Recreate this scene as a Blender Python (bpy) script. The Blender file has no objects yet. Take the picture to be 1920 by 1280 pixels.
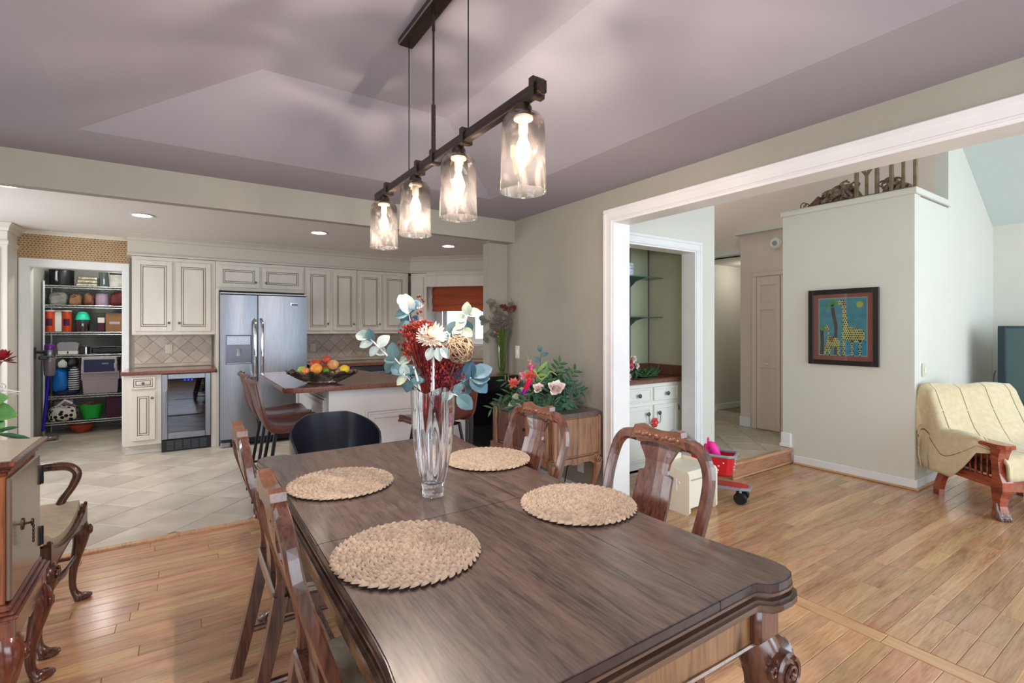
import bpy, math, random
from mathutils import Vector, Matrix, Euler
from math import sin, cos, pi, sqrt, atan2, radians
random.seed(7)
SC = bpy.context.scene
COL = SC.collection

# ------------------------------------------------------------------ camera
cd = bpy.data.cameras.new('camera')
cam = bpy.data.objects.new('camera', cd)
COL.objects.link(cam)
cd.sensor_width = 36.0
cd.lens = 921.0 / 1920.0 * 36.0
cd.shift_y = -25.0 / 1920.0
cd.clip_start = 0.02
YAW = atan2(615.0, 921.0)
cam.location = (0, 0, 1.38)
cam.rotation_euler = (pi / 2, 0, -YAW)
SC.camera = cam
# ------------------------------------------------------------------ light and exposure
SC.view_settings.view_transform = 'Standard'
SC.view_settings.look = 'None'
SC.view_settings.gamma = 1.0
SC.view_settings.use_curve_mapping = False
SC.view_settings.exposure = 0.0
W = bpy.data.worlds.new('sky')
SC.world = W
W.use_nodes = True
wb = W.node_tree.nodes['Background']
wb.inputs[0].default_value = (0.72, 0.86, 1.0, 1)
wb.inputs[1].default_value = 2.2


def area(name, loc, rot, sx, sy, power, col=(1, 1, 1), spread=180):
    l = bpy.data.lights.new(name, 'AREA')
    l.shape = 'RECTANGLE'
    l.size = sx
    l.size_y = sy
    l.energy = power
    l.color = col
    l.spread = radians(spread)
    o = bpy.data.objects.new(name, l)
    o.location = loc
    o.rotation_euler = rot
    COL.objects.link(o)
    return o


# daylight through the window walls (behind the camera, the left of the dining room, the living room)
area('window_daylight_back', (0.5, -2.12, 1.35), (pi / 2, 0, 0), 3.6, 1.7, 76, (0.86, 0.93, 1.0))
area('window_daylight_left', (-2.12, 0.6, 1.35), (pi / 2, 0, -pi / 2), 2.4, 1.7, 26, (0.9, 0.95, 1.0))
area('window_daylight_living', (5.0, -2.55, 1.75), (pi / 2, 0, 0), 3.6, 2.6, 138, (0.70, 0.86, 1.0))
area('window_daylight_kitchen', (-2.45, 5.6, 1.45), (pi / 2, 0, -pi / 2), 1.8, 1.3, 38, (0.95, 0.97, 1.0))


# ------------------------------------------------------------------ colour and materials
def lin(c):
    c = c / 255.0
    return c / 12.92 if c <= 0.04045 else ((c + 0.055) / 1.055) ** 2.4


def rgb(*c):
    return (lin(c[0]), lin(c[1]), lin(c[2]), 1.0)


MATS = {}


def mat(name, c1, rough=0.5, metal=0.0, c2=None, scale=8.0, stretch=(1, 1, 1), bump=0.0, bscale=None, detail=4.0,
        rnd=0.0, spec=0.5, coat=0.0, lo=0.35, hi=0.68, emit=None, estr=0.0, trans=0.0, ior=1.45, sheen=0.0, dist=0.0, sss=0.0):
    m = bpy.data.materials.new(name)
    MATS[name] = m
    m.use_nodes = True
    nt = m.node_tree
    N = nt.nodes
    L = nt.links
    b = N['Principled BSDF']
    b.inputs['Roughness'].default_value = rough
    b.inputs['Metallic'].default_value = metal
    b.inputs['Specular IOR Level'].default_value = spec
    b.inputs['IOR'].default_value = ior
    b.inputs['Coat Weight'].default_value = coat
    b.inputs['Coat Roughness'].default_value = 0.12
    b.inputs['Transmission Weight'].default_value = trans
    b.inputs['Sheen Weight'].default_value = sheen
    C1 = rgb(*c1)
    b.inputs['Base Color'].default_value = C1
    if emit:
        b.inputs['Emission Color'].default_value = rgb(*emit)
        b.inputs['Emission Strength'].default_value = estr
    if c2 or bump or rnd:
        tc = N.new('ShaderNodeTexCoord')
        mp = N.new('ShaderNodeMapping')
        mp.inputs['Scale'].default_value = stretch
        L.new(tc.outputs['Object'], mp.inputs['Vector'])
        oi = N.new('ShaderNodeObjectInfo')
        if rnd:
            va = N.new('ShaderNodeVectorMath')
            va.operation = 'SCALE'
            cx = N.new('ShaderNodeCombineXYZ')
            for i in range(3):
                L.new(oi.outputs['Random'], cx.inputs[i])
            va.inputs['Scale'].default_value = 17.0
            L.new(cx.outputs[0], va.inputs[0])
            L.new(va.outputs[0], mp.inputs['Location'])
        nz = N.new('ShaderNodeTexNoise')
        nz.inputs['Scale'].default_value = scale
        nz.inputs['Detail'].default_value = detail
        nz.inputs['Distortion'].default_value = dist
        L.new(mp.outputs[0], nz.inputs['Vector'])
        col = None
        if c2:
            rp = N.new('ShaderNodeValToRGB')
            rp.color_ramp.elements[0].position = lo
            rp.color_ramp.elements[1].position = hi
            rp.color_ramp.elements[0].color = C1
            rp.color_ramp.elements[1].color = rgb(*c2)
            L.new(nz.outputs['Fac'], rp.inputs['Fac'])
            col = rp.outputs['Color']
        if rnd:
            hs = N.new('ShaderNodeHueSaturation')
            mr = N.new('ShaderNodeMapRange')
            mr.inputs['To Min'].default_value = 1.0 - rnd
            mr.inputs['To Max'].default_value = 1.0 + rnd
            L.new(oi.outputs['Random'], mr.inputs['Value'])
            L.new(mr.outputs[0], hs.inputs['Value'])
            if col:
                L.new(col, hs.inputs['Color'])
            else:
                hs.inputs['Color'].default_value = C1
            col = hs.outputs['Color']
        if col:
            L.new(col, b.inputs['Base Color'])
        if bump:
            bp = N.new('ShaderNodeBump')
            bp.inputs['Strength'].default_value = bump
            bp.inputs['Distance'].default_value = 0.01
            if bscale:
                n2 = N.new('ShaderNodeTexNoise')
                n2.inputs['Scale'].default_value = bscale
                n2.inputs['Detail'].default_value = 3
                L.new(mp.outputs[0], n2.inputs['Vector'])
                L.new(n2.outputs['Fac'], bp.inputs['Height'])
            else:
                L.new(nz.outputs['Fac'], bp.inputs['Height'])
            L.new(bp.outputs[0], b.inputs['Normal'])
    return m


def wood(name, dark, mid, light, rough=0.3, axis=0, scale=3.0, coat=0.3, bump=0.03, rnd=0.0, island=False, grain=0.6, spec=0.5):
    """grained wood: long streaks along one axis plus fine pores"""
    m = bpy.data.materials.new(name)
    MATS[name] = m
    m.use_nodes = True
    nt = m.node_tree
    N = nt.nodes
    L = nt.links
    b = N['Principled BSDF']
    b.inputs['Roughness'].default_value = rough
    b.inputs['Coat Weight'].default_value = coat
    b.inputs['Coat Roughness'].default_value = 0.15
    b.inputs['Specular IOR Level'].default_value = spec
    tc = N.new('ShaderNodeTexCoord')
    mp = N.new('ShaderNodeMapping')
    st = [6.0, 6.0, 6.0]
    st[axis] = 0.55
    mp.inputs['Scale'].default_value = st
    L.new(tc.outputs['Object'], mp.inputs['Vector'])
    rv = None
    if rnd:
        oi = N.new('ShaderNodeObjectInfo')
        rv = oi.outputs['Random']
        if island:
            ge = N.new('ShaderNodeNewGeometry')
            ad = N.new('ShaderNodeMath')
            L.new(rv, ad.inputs[0])
            L.new(ge.outputs['Random Per Island'], ad.inputs[1])
            fr = N.new('ShaderNodeMath')
            fr.operation = 'FRACT'
            L.new(ad.outputs[0], fr.inputs[0])
            rv = fr.outputs[0]
        cx = N.new('ShaderNodeCombineXYZ')
        for i in range(3):
            L.new(rv, cx.inputs[i])
        va = N.new('ShaderNodeVectorMath')
        va.operation = 'SCALE'
        va.inputs['Scale'].default_value = 37.0
        L.new(cx.outputs[0], va.inputs[0])
        L.new(va.outputs[0], mp.inputs['Location'])
    n1 = N.new('ShaderNodeTexNoise')
    n1.inputs['Scale'].default_value = scale
    n1.inputs['Detail'].default_value = 5
    n1.inputs['Distortion'].default_value = 1.6
    L.new(mp.outputs[0], n1.inputs['Vector'])
    n2 = N.new('ShaderNodeTexNoise')
    n2.inputs['Scale'].default_value = scale * 9
    n2.inputs['Detail'].default_value = 3
    L.new(mp.outputs[0], n2.inputs['Vector'])
    mx = N.new('ShaderNodeMix')
    mx.data_type = 'FLOAT'
    mx.inputs[0].default_value = 1 - grain
    L.new(n1.outputs['Fac'], mx.inputs[2])
    L.new(n2.outputs['Fac'], mx.inputs[3])
    rp = N.new('ShaderNodeValToRGB')
    e = rp.color_ramp.elements
    e[0].position = 0.34
    e[0].color = rgb(*dark)
    e[1].position = 0.64
    e[1].color = rgb(*light)
    k = e.new(0.48)
    k.color = rgb(*mid)
    L.new(mx.outputs[0], rp.inputs['Fac'])
    col = rp.outputs['Color']
    if rnd:
        hs = N.new('ShaderNodeHueSaturation')
        mr = N.new('ShaderNodeMapRange')
        mr.inputs['To Min'].default_value = 1 - rnd
        mr.inputs['To Max'].default_value = 1 + rnd
        L.new(rv, mr.inputs['Value'])
        L.new(mr.outputs[0], hs.inputs['Value'])
        m2 = N.new('ShaderNodeMath')
        m2.operation = 'MULTIPLY'
        m2.inputs[1].default_value = 7.31
        L.new(rv, m2.inputs[0])
        f2 = N.new('ShaderNodeMath')
        f2.operation = 'FRACT'
        L.new(m2.outputs[0], f2.inputs[0])
        mr2 = N.new('ShaderNodeMapRange')
        mr2.inputs['To Min'].default_value = 0.488
        mr2.inputs['To Max'].default_value = 0.508
        L.new(f2.outputs[0], mr2.inputs['Value'])
        L.new(mr2.outputs[0], hs.inputs['Hue'])
        L.new(col, hs.inputs['Color'])
        col = hs.outputs['Color']
    L.new(col, b.inputs['Base Color'])
    if bump:
        bp = N.new('ShaderNodeBump')
        bp.inputs['Strength'].default_value = bump
        bp.inputs['Distance'].default_value = 0.005
        L.new(n2.outputs['Fac'], bp.inputs['Height'])
        L.new(bp.outputs[0], b.inputs['Normal'])
    return m


def thin_glass(name, tint, refl=0.12, rough=0.03, wav=0.0, wscale=20.0, lo=1.0, stretch=(1, 1, 1), haze=0.0, hcol=(255, 255, 255)):
    """clear pane or blown shade: passes tinted light, patched by noise in place of refraction when wav is set, with a glossy skin"""
    m = bpy.data.materials.new(name)
    MATS[name] = m
    m.use_nodes = True
    nt = m.node_tree
    N = nt.nodes
    L = nt.links
    N.remove(N['Principled BSDF'])
    out = N['Material Output']
    tr = N.new('ShaderNodeBsdfTransparent')
    gl = N.new('ShaderNodeBsdfGlossy')
    gl.inputs['Roughness'].default_value = rough
    mx = N.new('ShaderNodeMixShader')
    lw = N.new('ShaderNodeLayerWeight')
    lw.inputs['Blend'].default_value = 0.25
    ma = N.new('ShaderNodeMath')
    ma.operation = 'MULTIPLY_ADD'
    ma.inputs[1].default_value = 0.75
    ma.inputs[2].default_value = refl
    ma.use_clamp = True
    L.new(lw.outputs['Facing'], ma.inputs[0])
    L.new(ma.outputs[0], mx.inputs[0])
    if haze:
        hz = N.new('ShaderNodeBsdfTranslucent')
        hz.inputs[0].default_value = rgb(*hcol)
        df = N.new('ShaderNodeBsdfDiffuse')
        df.inputs[0].default_value = rgb(*hcol)
        hm = N.new('ShaderNodeMixShader')
        L.new(hz.outputs[0], hm.inputs[1])
        L.new(df.outputs[0], hm.inputs[2])
        m0 = N.new('ShaderNodeMixShader')
        m0.inputs[0].default_value = haze
        L.new(tr.outputs[0], m0.inputs[1])
        L.new(hm.outputs[0], m0.inputs[2])
        L.new(m0.outputs[0], mx.inputs[1])
    else:
        L.new(tr.outputs[0], mx.inputs[1])
    L.new(gl.outputs[0], mx.inputs[2])
    L.new(mx.outputs[0], out.inputs['Surface'])
    tr.inputs[0].default_value = rgb(*tint)
    if wav:
        tc = N.new('ShaderNodeTexCoord')
        mp = N.new('ShaderNodeMapping')
        mp.inputs['Scale'].default_value = stretch
        L.new(tc.outputs['Object'], mp.inputs['Vector'])
        nz = N.new('ShaderNodeTexNoise')
        nz.inputs['Scale'].default_value = wscale
        nz.inputs['Detail'].default_value = 0.6
        nz.inputs['Distortion'].default_value = 1.2
        L.new(mp.outputs[0], nz.inputs['Vector'])
        bp = N.new('ShaderNodeBump')
        bp.inputs['Strength'].default_value = wav
        bp.inputs['Distance'].default_value = 0.02
        L.new(nz.outputs['Fac'], bp.inputs['Height'])
        L.new(bp.outputs[0], gl.inputs['Normal'])
        L.new(bp.outputs[0], lw.inputs['Normal'])
        rp = N.new('ShaderNodeValToRGB')
        rp.color_ramp.elements[0].position = 0.43
        rp.color_ramp.elements[1].position = 0.57
        t = rgb(*tint)
        rp.color_ramp.elements[0].color = (t[0] * lo, t[1] * lo, t[2] * lo, 1)
        rp.color_ramp.elements[1].color = t
        L.new(nz.outputs['Fac'], rp.inputs['Fac'])
        L.new(rp.outputs[0], tr.inputs[0])
    return m


# ------------------------------------------------------------------ mesh building
class MB:
    def __init__(self):
        self.v = []
        self.f = []
        self.s = []
        self.mi = []
        self.M = Matrix.Identity(4)
        self.cm = 0
        self.flip = False

    def add(self, vs, fs, smooth=False):
        o = len(self.v)
        M = self.M
        self.v.extend([tuple(M @ Vector(p)) for p in vs])
        for f in fs:
            self.f.append([o + i for i in f])
            self.s.append(smooth)
            self.mi.append(self.cm)
        return self

    def box(self, c, s, bev=0.0, R=None):
        hx, hy, hz = s[0] / 2, s[1] / 2, s[2] / 2
        if bev <= 0:
            vs = [(x, y, z) for x in (-hx, hx) for y in (-hy, hy) for z in (-hz, hz)]
            fs = [(0, 1, 3, 2), (4, 6, 7, 5), (0, 4, 5, 1), (2, 3, 7, 6), (0, 2, 6, 4), (1, 5, 7, 3)]
        else:
            b = min(bev, hx * .98, hy * .98, hz * .98)
            vs = []
            idx = {}
            for sx in (-1, 1):
                for sy in (-1, 1):
                    for sz in (-1, 1):
                        for k in range(3):
                            p = [sx * (hx - b), sy * (hy - b), sz * (hz - b)]
                            p[k] = (sx * hx, sy * hy, sz * hz)[k]
                            idx[(sx, sy, sz, k)] = len(vs)
                            vs.append(tuple(p))
            fs = []
            for k in range(3):
                a, c2 = [(1, 2), (2, 0), (0, 1)][k]
                for sg in (-1, 1):
                    q = []
                    for (u, w) in ((-1, -1), (1, -1), (1, 1), (-1, 1)):
                        t = [0, 0, 0]
                        t[k] = sg
                        t[a] = u
                        t[c2] = w
                        q.append(idx[(t[0], t[1], t[2], k)])
                    fs.append(q if sg > 0 else q[::-1])
            for k in range(3):
                a, c2 = [(1, 2), (2, 0), (0, 1)][k]
                for u in (-1, 1):
                    for w in (-1, 1):
                        t = [0, 0, 0]
                        t[a] = u
                        t[c2] = w
                        t[k] = -1
                        t2 = list(t)
                        t2[k] = 1
                        q = [idx[(*t, a)], idx[(*t2, a)], idx[(*t2, c2)], idx[(*t, c2)]]
                        fs.append(q if u * w < 0 else q[::-1])
            for sx in (-1, 1):
                for sy in (-1, 1):
                    for sz in (-1, 1):
                        q = [idx[(sx, sy, sz, 0)], idx[(sx, sy, sz, 1)], idx[(sx, sy, sz, 2)]]
                        fs.append(q if sx * sy * sz > 0 else q[::-1])
        if R is not None:
            vs = [tuple(R @ Vector(p)) for p in vs]
        vs = [(p[0] + c[0], p[1] + c[1], p[2] + c[2]) for p in vs]
        return self.add(vs, fs)

    def bb(self, x0, x1, y0, y1, z0, z1, bev=0.0):
        return self.box(((x0 + x1) / 2, (y0 + y1) / 2, (z0 + z1) / 2), (abs(x1 - x0), abs(y1 - y0), abs(z1 - z0)), bev)

    def prism(self, pts, a, b, ax='z', cap=True, smooth=False):
        """polygon (2D) extruded from a to b along an axis"""
        n = len(pts)

        def P(p, t):
            if ax == 'z':
                return (p[0], p[1], t)
            if ax == 'y':
                return (p[0], t, p[1])
            return (t, p[0], p[1])
        vs = [P(p, a) for p in pts] + [P(p, b) for p in pts]
        o = len(self.f)
        self.add(vs, [(i, (i + 1) % n, n + (i + 1) % n, n + i) for i in range(n)], smooth)
        if cap:
            k = len(self.v) - 2 * n
            self.f.append([k + i for i in range(n)][::-1])
            self.f.append([k + n + i for i in range(n)])
            self.s += [False, False]
            self.mi += [self.cm] * 2
        return self

    def loft(self, rings, cap=True, smooth=True, closed=True):
        """list of equal-length rings of 3D points"""
        n = len(rings[0])
        vs = [p for r in rings for p in r]
        fs = []
        m = n if closed else n - 1
        for i in range(len(rings) - 1):
            for j in range(m):
                a = i * n + j
                b = i * n + (j + 1) % n
                fs.append((a, b, b + n, a + n))
        if cap and closed:
            fs.append(tuple(range(n))[::-1])
            fs.append(tuple((len(rings) - 1) * n + j for j in range(n)))
        return self.add(vs, fs, smooth)

    def tube(self, pts, r, n=8, cap=True, smooth=True, flat=None, up=None, closed=False):
        """round or oval section along a path; r a number or a list"""
        P = [Vector(p) for p in pts]
        k = len(P)
        R = r if isinstance(r, (list, tuple)) else [r] * k
        T = []
        for i in range(k):
            if closed:
                t = P[(i + 1) % k] - P[(i - 1) % k]
            else:
                t = P[min(i + 1, k - 1)] - P[max(i - 1, 0)]
            T.append(t.normalized() if t.length > 1e-9 else Vector((0, 0, 1)))
        u = Vector(up) if up else (Vector((0, 0, 1)) if abs(T[0].z) < 0.9 else Vector((1, 0, 0)))
        rings = []
        for i in range(k):
            t = T[i]
            if up:
                s = t.cross(Vector(up))
                if s.length < 1e-6:
                    s = t.orthogonal()
            else:
                u = (u - t * u.dot(t))
                if u.length < 1e-6:
                    u = t.orthogonal()
                u.normalize()
                s = t.cross(u)
            s.normalize()
            w = s.cross(t)
            w.normalize()
            fx, fy = flat if flat else (1, 1)
            ring = []
            for j in range(n):
                a = 2 * pi * j / n
                q = P[i] + s * (cos(a) * R[i] * fx) + w * (sin(a) * R[i] * fy)
                ring.append(tuple(q))
            rings.append(ring)
        if closed:
            rings.append(rings[0])
            cap = False
        return self.loft(rings, cap, smooth)

    def sweep(self, sec, pts, up=(0, 0, 1), scales=None, cap=True, smooth=False, closed=False):
        """2D section (side, up) along a path with a fixed up vector"""
        P = [Vector(p) for p in pts]
        k = len(P)
        U = Vector(up)
        rings = []
        for i in range(k):
            if closed:
                t = P[(i + 1) % k] - P[(i - 1) % k]
                ta = (P[i] - P[i - 1]).normalized()
                tb = (P[(i + 1) % k] - P[i]).normalized()
            else:
                t = P[min(i + 1, k - 1)] - P[max(i - 1, 0)]
                ta = (P[i] - P[max(i - 1, 0)]) if i else (P[1] - P[0])
                tb = (P[min(i + 1, k - 1)] - P[i]) if i < k - 1 else ta
                ta = ta.normalized()
                tb = tb.normalized()
            t.normalize()
            s = t.cross(U)
            s.normalize()
            w = s.cross(t)
            w.normalize()
            mit = 1.0 / max(0.35, sqrt(max(0.0, (1 + ta.dot(tb)) / 2)))
            sc = scales[i] if scales else 1.0
            rings.append([tuple(P[i] + s * (a * sc * mit) + w * (b * sc)) for a, b in sec])
        if closed:
            rings.append(rings[0])
            cap = False
        return self.loft(rings, cap, smooth)

    def lathe(self, prof, n=20, c=(0, 0, 0), cap=True, smooth=True, a0=0, rfun=None):
        rings = []
        for (r, z) in prof:
            rings.append([(c[0] + cos(2 * pi * j / n + a0) * r * (rfun(j / n, z) if rfun else 1), c[1] + sin(2 * pi * j / n + a0) * r * (rfun(j / n, z) if rfun else 1), c[2] + z) for j in range(n)])
        return self.loft(rings, cap, smooth)

    def ball(self, c, r, n=10, m=7):
        if not isinstance(r, (list, tuple)):
            r = (r, r, r)
        rings = []
        for i in range(m + 1):
            th = pi * (0.02 + 0.96 * i / m)
            rings.append([(c[0] - r[0] * sin(th) * cos(2 * pi * j / n), c[1] + r[1] * sin(th) * sin(2 * pi * j / n), c[2] + r[2] * cos(th)) for j in range(n)])
        return self.loft(rings, True, True)

    def grid(self, fn, nu, nv, smooth=True, thick=None):
        """surface fn(u,v)->(x,y,z) with u, v in 0..1; thick gives it a back"""
        vs = [Vector(fn(i / nu, j / nv)) for i in range(nu + 1) for j in range(nv + 1)]
        w = nv + 1
        fs = [(i * w + j, (i + 1) * w + j, (i + 1) * w + j + 1, i * w + j + 1) for i in range(nu) for j in range(nv)]
        if thick:
            nr = []
            for i in range(nu + 1):
                for j in range(nv + 1):
                    a = vs[min(i + 1, nu) * w + j] - vs[max(i - 1, 0) * w + j]
                    b = vs[i * w + min(j + 1, nv)] - vs[i * w + max(j - 1, 0)]
                    q = a.cross(b)
                    nr.append(q.normalized() if q.length > 1e-12 else Vector((0, 0, 1)))
            k = len(vs)
            vs2 = [vs[i] - nr[i] * thick for i in range(k)]
            fs2 = [tuple(k + q for q in f[::-1]) for f in fs]
            edge = [i * w for i in range(nu + 1)] + [nu * w + j for j in range(1, w)] + [i * w + nv for i in range(nu - 1, -1, -1)] + [j for j in range(nv - 1, 0, -1)]
            ee = []
            for q in range(len(edge)):
                a, b = edge[q], edge[(q + 1) % len(edge)]
                ee.append((b, a, a + k, b + k))
            vs = vs + vs2
            fs = fs + fs2 + ee
        return self.add([tuple(p) for p in vs], fs, smooth)

    def leaf(self, base, d, length, width, nrm=(0, 0, 1), cup=0.15, n=4):
        """broad leaf blade: base point, direction, length, width"""
        B = Vector(base)
        D = Vector(d).normalized()
        Nn = Vector(nrm)
        S = D.cross(Nn)
        if S.length < 1e-4:
            S = D.orthogonal()
        S.normalize()
        U = S.cross(D).normalized()
        vs = []
        fs = []
        for i in range(n + 1):
            t = i / n
            w = width * 0.5 * (sin(pi * (0.06 + 0.92 * t)) ** 0.75)
            m = B + D * (length * t) - U * (length * cup * t * t)
            vs += [tuple(m - S * w + U * (w * .35)), tuple(m), tuple(m + S * w + U * (w * .35))]
        for i in range(n):
            for k in (0, 1):
                a = i * 3 + k
                fs.append((a, a + 1, a + 4, a + 3))
        return self.add(vs, fs, True)

    def obj(self, name, m, parent=None, loc=None, rot=None, kind=None, ang=38):
        me = bpy.data.meshes.new(name)
        me.from_pydata(self.v, [], self.f)
        ms = m if isinstance(m, (list, tuple)) else [m]
        for q in ms:
            me.materials.append(MATS[q])
        me.polygons.foreach_set('use_smooth', self.s)
        if len(ms) > 1:
            me.polygons.foreach_set('material_index', self.mi)
        if any(self.s):
            me.set_sharp_from_angle(angle=radians(ang))
        me.update()
        o = bpy.data.objects.new(name, me)
        COL.objects.link(o)
        if parent:
            o.parent = parent
        if loc:
            o.location = loc
        if rot:
            o.rotation_euler = rot
        if kind:
            o['kind'] = kind
        return o


def tag(o, label, cat, group=None, kind=None):
    o['label'] = label
    o['category'] = cat
    if group:
        o['group'] = group
    if kind:
        o['kind'] = kind
    return o


def thing(name, label, cat, loc=(0, 0, 0), rz=0.0, group=None, kind=None):
    o = bpy.data.objects.new(name, None)
    o.empty_display_size = 0.05
    COL.objects.link(o)
    o.location = loc
    o.rotation_euler = (0, 0, rz)
    return tag(o, label, cat, group, kind)


KIDS = {}


def kids(o):
    return [c for c in bpy.data.objects if c.parent == o]


def dup(root, loc, rz=0.0, label=None, group=None, rot=None, scale=None):
    def cp(o, par):
        c = o.copy()
        COL.objects.link(c)
        if par:
            c.parent = par
        for k in kids(o):
            cp(k, c)
        return c
    r = cp(root, None)
    r.location = loc
    r.rotation_euler = rot if rot else (0, 0, rz)
    if scale:
        r.scale = scale
    if label:
        r['label'] = label
    if group:
        r['group'] = group
    return r


def inst(o, parent, loc, rot=None, scale=None, name=None):
    """another piece sharing o's mesh, under a parent"""
    c = o.copy()
    COL.objects.link(c)
    c.parent = parent
    c.location = loc
    if rot:
        c.rotation_euler = rot
    if scale:
        c.scale = scale
    return c


def clip(poly, x0, x1, y0, y1):
    def cut(p, f, g):
        out = []
        for i in range(len(p)):
            a, b = p[i], p[(i + 1) % len(p)]
            fa, fb = f(a), f(b)
            if fa >= 0:
                out.append(a)
            if (fa >= 0) != (fb >= 0):
                t = fa / (fa - fb)
                out.append((a[0] + (b[0] - a[0]) * t, a[1] + (b[1] - a[1]) * t))
        return out
    for f in (lambda p: p[0] - x0, lambda p: x1 - p[0], lambda p: p[1] - y0, lambda p: y1 - p[1]):
        poly = cut(poly, f, None)
        if len(poly) < 3:
            return []
    return poly


def parea(p):
    return abs(sum(p[i][0] * p[(i + 1) % len(p)][1] - p[(i + 1) % len(p)][0] * p[i][1] for i in range(len(p)))) / 2


def offset(poly, d):
    """grow a counter-clockwise polygon outwards by d"""
    n = len(poly)
    out = []
    for i in range(n):
        a = Vector(poly[i - 1])
        b = Vector(poly[i])
        c = Vector(poly[(i + 1) % n])
        e1 = (b - a)
        e2 = (c - b)
        if e1.length < 1e-9 or e2.length < 1e-9:
            out.append(tuple(b))
            continue
        e1.normalize()
        e2.normalize()
        n1 = Vector((e1.y, -e1.x))
        n2 = Vector((e2.y, -e2.x))
        m = (n1 + n2)
        if m.length < 1e-6:
            m = n1
        m.normalize()
        k = d / max(0.5, m.dot(n1))
        out.append((b.x + m.x * k, b.y + m.y * k))
    return out


def arc(cx, cy, r, a0, a1, n, ry=None):
    ry = ry or r
    return [(cx + cos(radians(a0 + (a1 - a0) * i / n)) * r, cy + sin(radians(a0 + (a1 - a0) * i / n)) * ry) for i in range(n + 1)]


def smooth_path(pts, k=3):
    """Catmull-Rom through 3D points"""
    P = [Vector(p) for p in pts]
    out = []
    for i in range(len(P) - 1):
        p0 = P[max(i - 1, 0)]
        p1 = P[i]
        p2 = P[i + 1]
        p3 = P[min(i + 2, len(P) - 1)]
        for j in range(k):
            t = j / k
            out.append(tuple(0.5 * ((2 * p1) + (p2 - p0) * t + (2 * p0 - 5 * p1 + 4 * p2 - p3) * t * t + (3 * p1 - p0 - 3 * p2 + p3) * t ** 3)))
    out.append(tuple(P[-1]))
    return out


def lerpl(rs, k):
    out = []
    for i in range(len(rs) - 1):
        for j in range(k):
            out.append(rs[i] + (rs[i + 1] - rs[i]) * j / k)
    out.append(rs[-1])
    return out
# ------------------------------------------------------------------ palette
mat('wall_paint', (160, 155, 143), 0.75, c2=(164, 159, 147), scale=3, bump=0.03, bscale=160)
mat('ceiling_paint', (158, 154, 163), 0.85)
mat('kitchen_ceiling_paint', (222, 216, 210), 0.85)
mat('living_paint', (214, 210, 198), 0.7, c2=(217, 213, 201), scale=2)
mat('foyer_paint', (224, 204, 190), 0.75)
mat('vault_paint', (206, 214, 212), 0.85)
mat('trim_white', (236, 234, 232), 0.4, c2=(230, 228, 226), scale=4)
mat('trim_cream', (218, 210, 194), 0.5)
mat('cabinet_cream', (219, 213, 203), 0.42, c2=(206, 198, 186), scale=2.5, stretch=(3, 3, .6), lo=.3, hi=.85)
mat('cabinet_glaze', (112, 94, 78), 0.6)
mat('soffit_cream', (200, 193, 180), 0.55)
mat('island_white', (226, 222, 220), 0.38, c2=(220, 216, 213), scale=4)
mat('bar_white', (232, 230, 220), 0.45)
mat('pantry_wall', (138, 140, 134), 0.8)
mat('tile_floor', (174, 163, 149), 0.30, c2=(206, 197, 184), scale=3.2, bump=0.05, rnd=0.09, lo=.3, hi=.72, detail=7, dist=.6)
mat('tile_foyer', (178, 162, 140), 0.28, c2=(208, 194, 174), scale=3.2, bump=0.04, rnd=0.08, lo=.3, hi=.72, detail=7, dist=.6)
mat('grout', (150, 138, 122), 0.9)
mat('tile_splash', (176, 162, 148), 0.4, c2=(200, 186, 170), scale=6, rnd=0.07, bump=0.05, detail=6)
mat('granite', (104, 62, 52), 0.14, c2=(140, 92, 78), scale=90, detail=8, coat=0.5, lo=.35, hi=.7)
mat('steel', (148, 150, 157), 0.36, 1.0, c2=(134, 136, 143), scale=5, stretch=(40, 40, 1))
mat('steel_dark', (96, 98, 106), 0.35, 0.9)
mat('chrome', (220, 222, 226), 0.12, 1.0)
mat('wire_chrome', (150, 152, 156), 0.25, 1.0)
mat('black_plastic', (22, 22, 26), 0.35)
mat('black_gloss', (12, 14, 24), 0.12, coat=0.6)
mat('black_metal', (34, 36, 42), 0.4, 0.6)
mat('pewter', (120, 112, 102), 0.3, 1.0)
mat('brass_dark', (86, 70, 50), 0.35, 1.0)
mat('white_plastic', (232, 230, 222), 0.4)
mat('ivory_plastic', (214, 204, 186), 0.45)
mat('grey_plastic', (150, 150, 156), 0.4)
wood('oak_floor', (158, 110, 72), (188, 141, 101), (204, 161, 120), rough=0.24, axis=0, scale=2.2, coat=0.3, rnd=0.15, island=True, grain=.62)
wood('oak_strip', (170, 120, 80), (198, 150, 108), (212, 170, 128), rough=0.28, axis=1, scale=1.7, coat=0.25)
wood('table_wood', (48, 37, 34), (80, 63, 57), (99, 80, 72), rough=0.30, axis=1, scale=2.6, coat=0.35, grain=.5)
wood('chair_wood', (44, 24, 20), (82, 48, 37), (108, 67, 51), rough=0.26, axis=2, scale=2.2, coat=0.5)
wood('carved_wood', (60, 33, 22), (104, 63, 42), (130, 84, 58), rough=0.3, axis=1, scale=3, coat=0.4)
wood('apron_wood', (70, 44, 28), (124, 88, 58), (146, 106, 72), rough=0.3, axis=2, scale=2.0, coat=0.4)
wood('mahogany', (48, 20, 16), (92, 44, 32), (122, 66, 46), rough=0.2, axis=2, scale=2.0, coat=0.6)
wood('burl_side', (52, 26, 14), (128, 70, 38), (160, 96, 56), rough=0.25, axis=2, scale=1.6, coat=0.5)
wood('sideboard_wood', (84, 52, 36), (132, 92, 66), (154, 112, 84), rough=0.28, axis=2, scale=2.0, coat=0.4)
wood('morris_wood', (96, 34, 18), (150, 64, 34), (172, 84, 48), rough=0.25, axis=0, scale=2.0, coat=0.5)
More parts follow.
